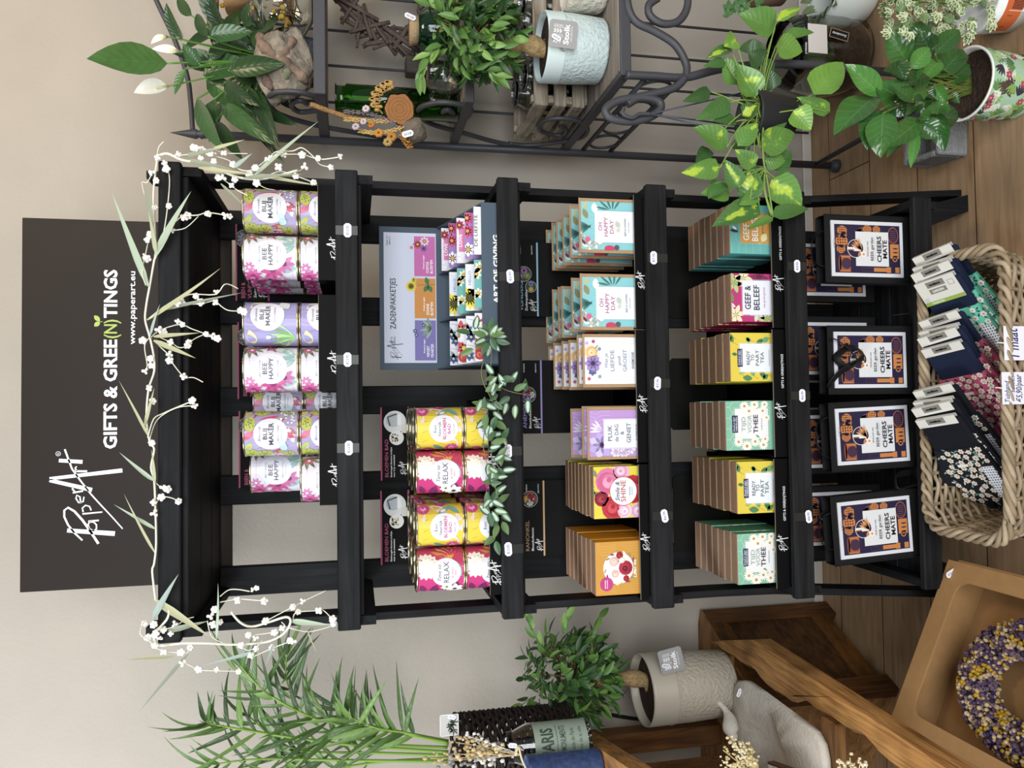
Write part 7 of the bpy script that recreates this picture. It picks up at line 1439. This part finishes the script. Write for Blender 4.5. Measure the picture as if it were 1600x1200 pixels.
price_tag('price_label', bpy.data.objects['dried_flower_bunch'], tuple(atY(801, 1165, 1.735)-r0), '€7,95', .02, .011, 1.4)
r1_ = atY(1195, 1225, 1.50); bunch('dried_flower_bunch', 'cream dried statice bunch in front of the bird bath', r1_, [atY(x, y, 1.49) for x, y in ((1142, 1150), (1150, 1165), (1130, 1172), (1160, 1158), (1128, 1188), (1172, 1168), (1150, 1185), (1145, 1160), (1168, 1182), (1135, 1195))], ('#d6c594', '#e0d6b4', '#c9b684'), .009, False, n=16, lr=.0036)
r2_ = atY(1340, 1240, 1.36); bunch('dried_flower_bunch', 'small cream dried bunch above the cardboard box at the picture edge', r2_, [atY(x, y, 1.36) for x, y in ((1308, 1187), (1318, 1192), (1335, 1192), (1345, 1190), (1328, 1184), (1355, 1196))], ('#d9cda6', '#e3dcc2'), .008, False, n=12, lr=.0036)
p = atZ(1215, 1192, ZB+.05); nb = thing('notebook', 'notebook with blue and white speckled cover lying by the bird bath', 'book', tuple(p), rz=.25); MB().bbox(-.16, .0, -.10, .03, -.008, .012, .002).build('cover', mat('#5a3a22', .5), nb); d = Deco(); d.rect(-.155, -.095, -.006, .026, '#dfe0e6', 0)
for k in range(90): d.leaf(rp.uniform(-.15, -.012), rp.uniform(-.09, .02), .010, .004, rp.uniform(0, 6), ('#3a4468', '#5a648a')[k % 2], 1)
d.build('speckled_print', nb, lambda u, v, e: (u, v, .0125+e))
# black cable on the wall
cbl = thing('power_cable', 'black cable hanging along the wall behind the pale ficus pot', 'cable', tuple(atY(980, 1118, 2.37))); MB().tube(smooth([atY(905, 1106, 2.375), atY(950, 1116, 2.374), (atY(1000, 1124, 2.373)), atY(1050, 1124, 2.373), atY(1110, 1112, 2.373), atY(1200, 1100, 2.373)]), .006, 8).build('cable', mat('#101012', .5), cbl, True); tag(cbl, 'black cable hanging along the wall behind the greige ficus pot', 'cable')
# cardboard box with the dried flower wreath
KB = mat('#a07c52', .8, spec=.15, var=.05, vscale=40, bump=.06, bscale=250, name='brown_cardboard'); Yb_ = 1.60; A_ = atY(1483, 877, Yb_); B_ = atY(1395, 1120, Yb_); sx = (A_-B_); Lb = sx.length; sx = sx.normalized(); ty = Vector((0, -1, 0)); up_ = sx.cross(ty)*-1; up_ = up_ if up_.z > 0 else -up_; Db = .46; Hb = .115
bxo = thing('cardboard_box', 'brown cardboard box with a cut out window tilted against the teak frame', 'box', tuple(A_-up_*Hb))
def bp(s, t, h): return B_+sx*s+ty*t+up_*h
def slab(s0, s1, t0, t1, h0, h1): return MB().prism([bp(s0, t0, h0), bp(s1, t0, h0), bp(s1, t1, h0), bp(s0, t1, h0)], up_*(h1-h0))
slab(0, Lb, 0, Db, -Hb, -Hb+.004).build('bottom', KB, bxo, True)
for a_ in ((0, Lb, 0, .004), (0, Lb, Db-.004, Db), (0, .004, .004, Db-.004), (Lb-.004, Lb, .004, Db-.004)): slab(a_[0], a_[1], a_[2], a_[3], -Hb+.0042, -.0045).build('side', KB, bxo, True)
win = []
s0, s1, t0, t1, rc_ = Lb*.075, Lb*.90, .045, Db-.05, .035
for cx, cy, a0 in ((s1-rc_, t1-rc_, 0), (s0+rc_, t1-rc_, 1), (s0+rc_, t0+rc_, 2), (s1-rc_, t0+rc_, 3)):
    for k in range(7): a = (a0+k/6)*PI/2; win.append((cx+rc_*math.cos(a), cy+rc_*math.sin(a)))
outq = []; m_ = len(win)
for s_, t_ in win:
    cs, ct = (s0+s1)/2, (t0+t1)/2; ds, dt = s_-cs, t_-ct; k1 = min(((Lb+.004-cs) if ds > 0 else (cs+.004))/max(abs(ds), 1e-6), ((Db+.004-ct) if dt > 0 else (ct+.004))/max(abs(dt), 1e-6)); outq.append((cs+ds*k1, ct+dt*k1))
corn = [(Lb+.004, Db+.004), (-.004, Db+.004), (-.004, -.004), (Lb+.004, -.004)]
for ci_, c_ in enumerate(corn): outq[ci_*7+3] = c_
vs = [bp(s_, t_, h) for h in (-.004, 0) for P_ in (win, outq) for s_, t_ in P_]; fs = []
for k in range(m_):
    j = (k+1) % m_; fs += [(k, j, m_+j, m_+k), (2*m_+k, 3*m_+k, 3*m_+j, 2*m_+j), (k, 2*m_+k, 2*m_+j, j), (m_+k, m_+j, 3*m_+j, 3*m_+k)]
MB().add(vs, fs).build('window_lid', KB, bxo, True)
slab(Lb+.0005, Lb+.010, .02, Db, -.014, -.006).build('tuck_flap', KB, bxo, True); slab(-.010, -.0005, .02, Db, -.014, -.006).build('tuck_flap', KB, bxo, True)
price_tag('price_label', bxo, tuple(bp(Lb*.93, .02, .002)-bxo.location), '€19,95', .028, .015, -1.1)
wc_ = atY(1600, 1075, 1.34); rel = wc_-B_; sC, tC = rel.dot(sx), .25; 
wt = thing('dried_wreath', 'wreath of purple, yellow and cream dried flowers inside the cardboard box', 'wreath', tuple(bp(Lb*.46, .255, -.06)))
MB().tube([bp(Lb*.46+.105*math.cos(k*PI/24), .255+.125*math.sin(k*PI/24), -.060) for k in range(48)], .030, 10, closed=True).build('straw_ring', mat('#5a4a38', .9), wt, True)
bl = [MB() for _ in range(5)]
for k in range(3600):
    a = rp.uniform(0, 6.283); f = rp.uniform(-.25, PI+.25); rr_ = rp.uniform(.030, .043); sec = int((a*9+1.4*math.sin(f*2.2+a*5)+(f > 1.6)*2.3)) % 6
    c_ = (0, 3, 2, 0, 3, 4)[sec] if rp.random() < .9 else rp.choice((0, 1, 2, 3)); c_ = 4 if c_ == 0 and rp.random() < .25 else c_
    p = bp(Lb*.46+(.105+rr_*math.cos(f))*math.cos(a), .255+(.125+rr_*math.cos(f))*math.sin(a), -.058+rr_*math.sin(f)); bl[c_].ball(p, rp.uniform(.0030, .0058), 6)
for k, (nm, c_) in enumerate((('purple_statice', '#4d3d55'), ('indigo_statice', '#2c2646'), ('yellow_blossom', '#a8862e'), ('cream_blossom', '#b09a78'), ('mauve_statice', '#6a5765'))): o_ = bl[k].build(nm, mat(c_, .9, spec=.15, var=.25, vscale=120, name='dried_'+nm), wt, True); o_['kind'] = 'stuff'
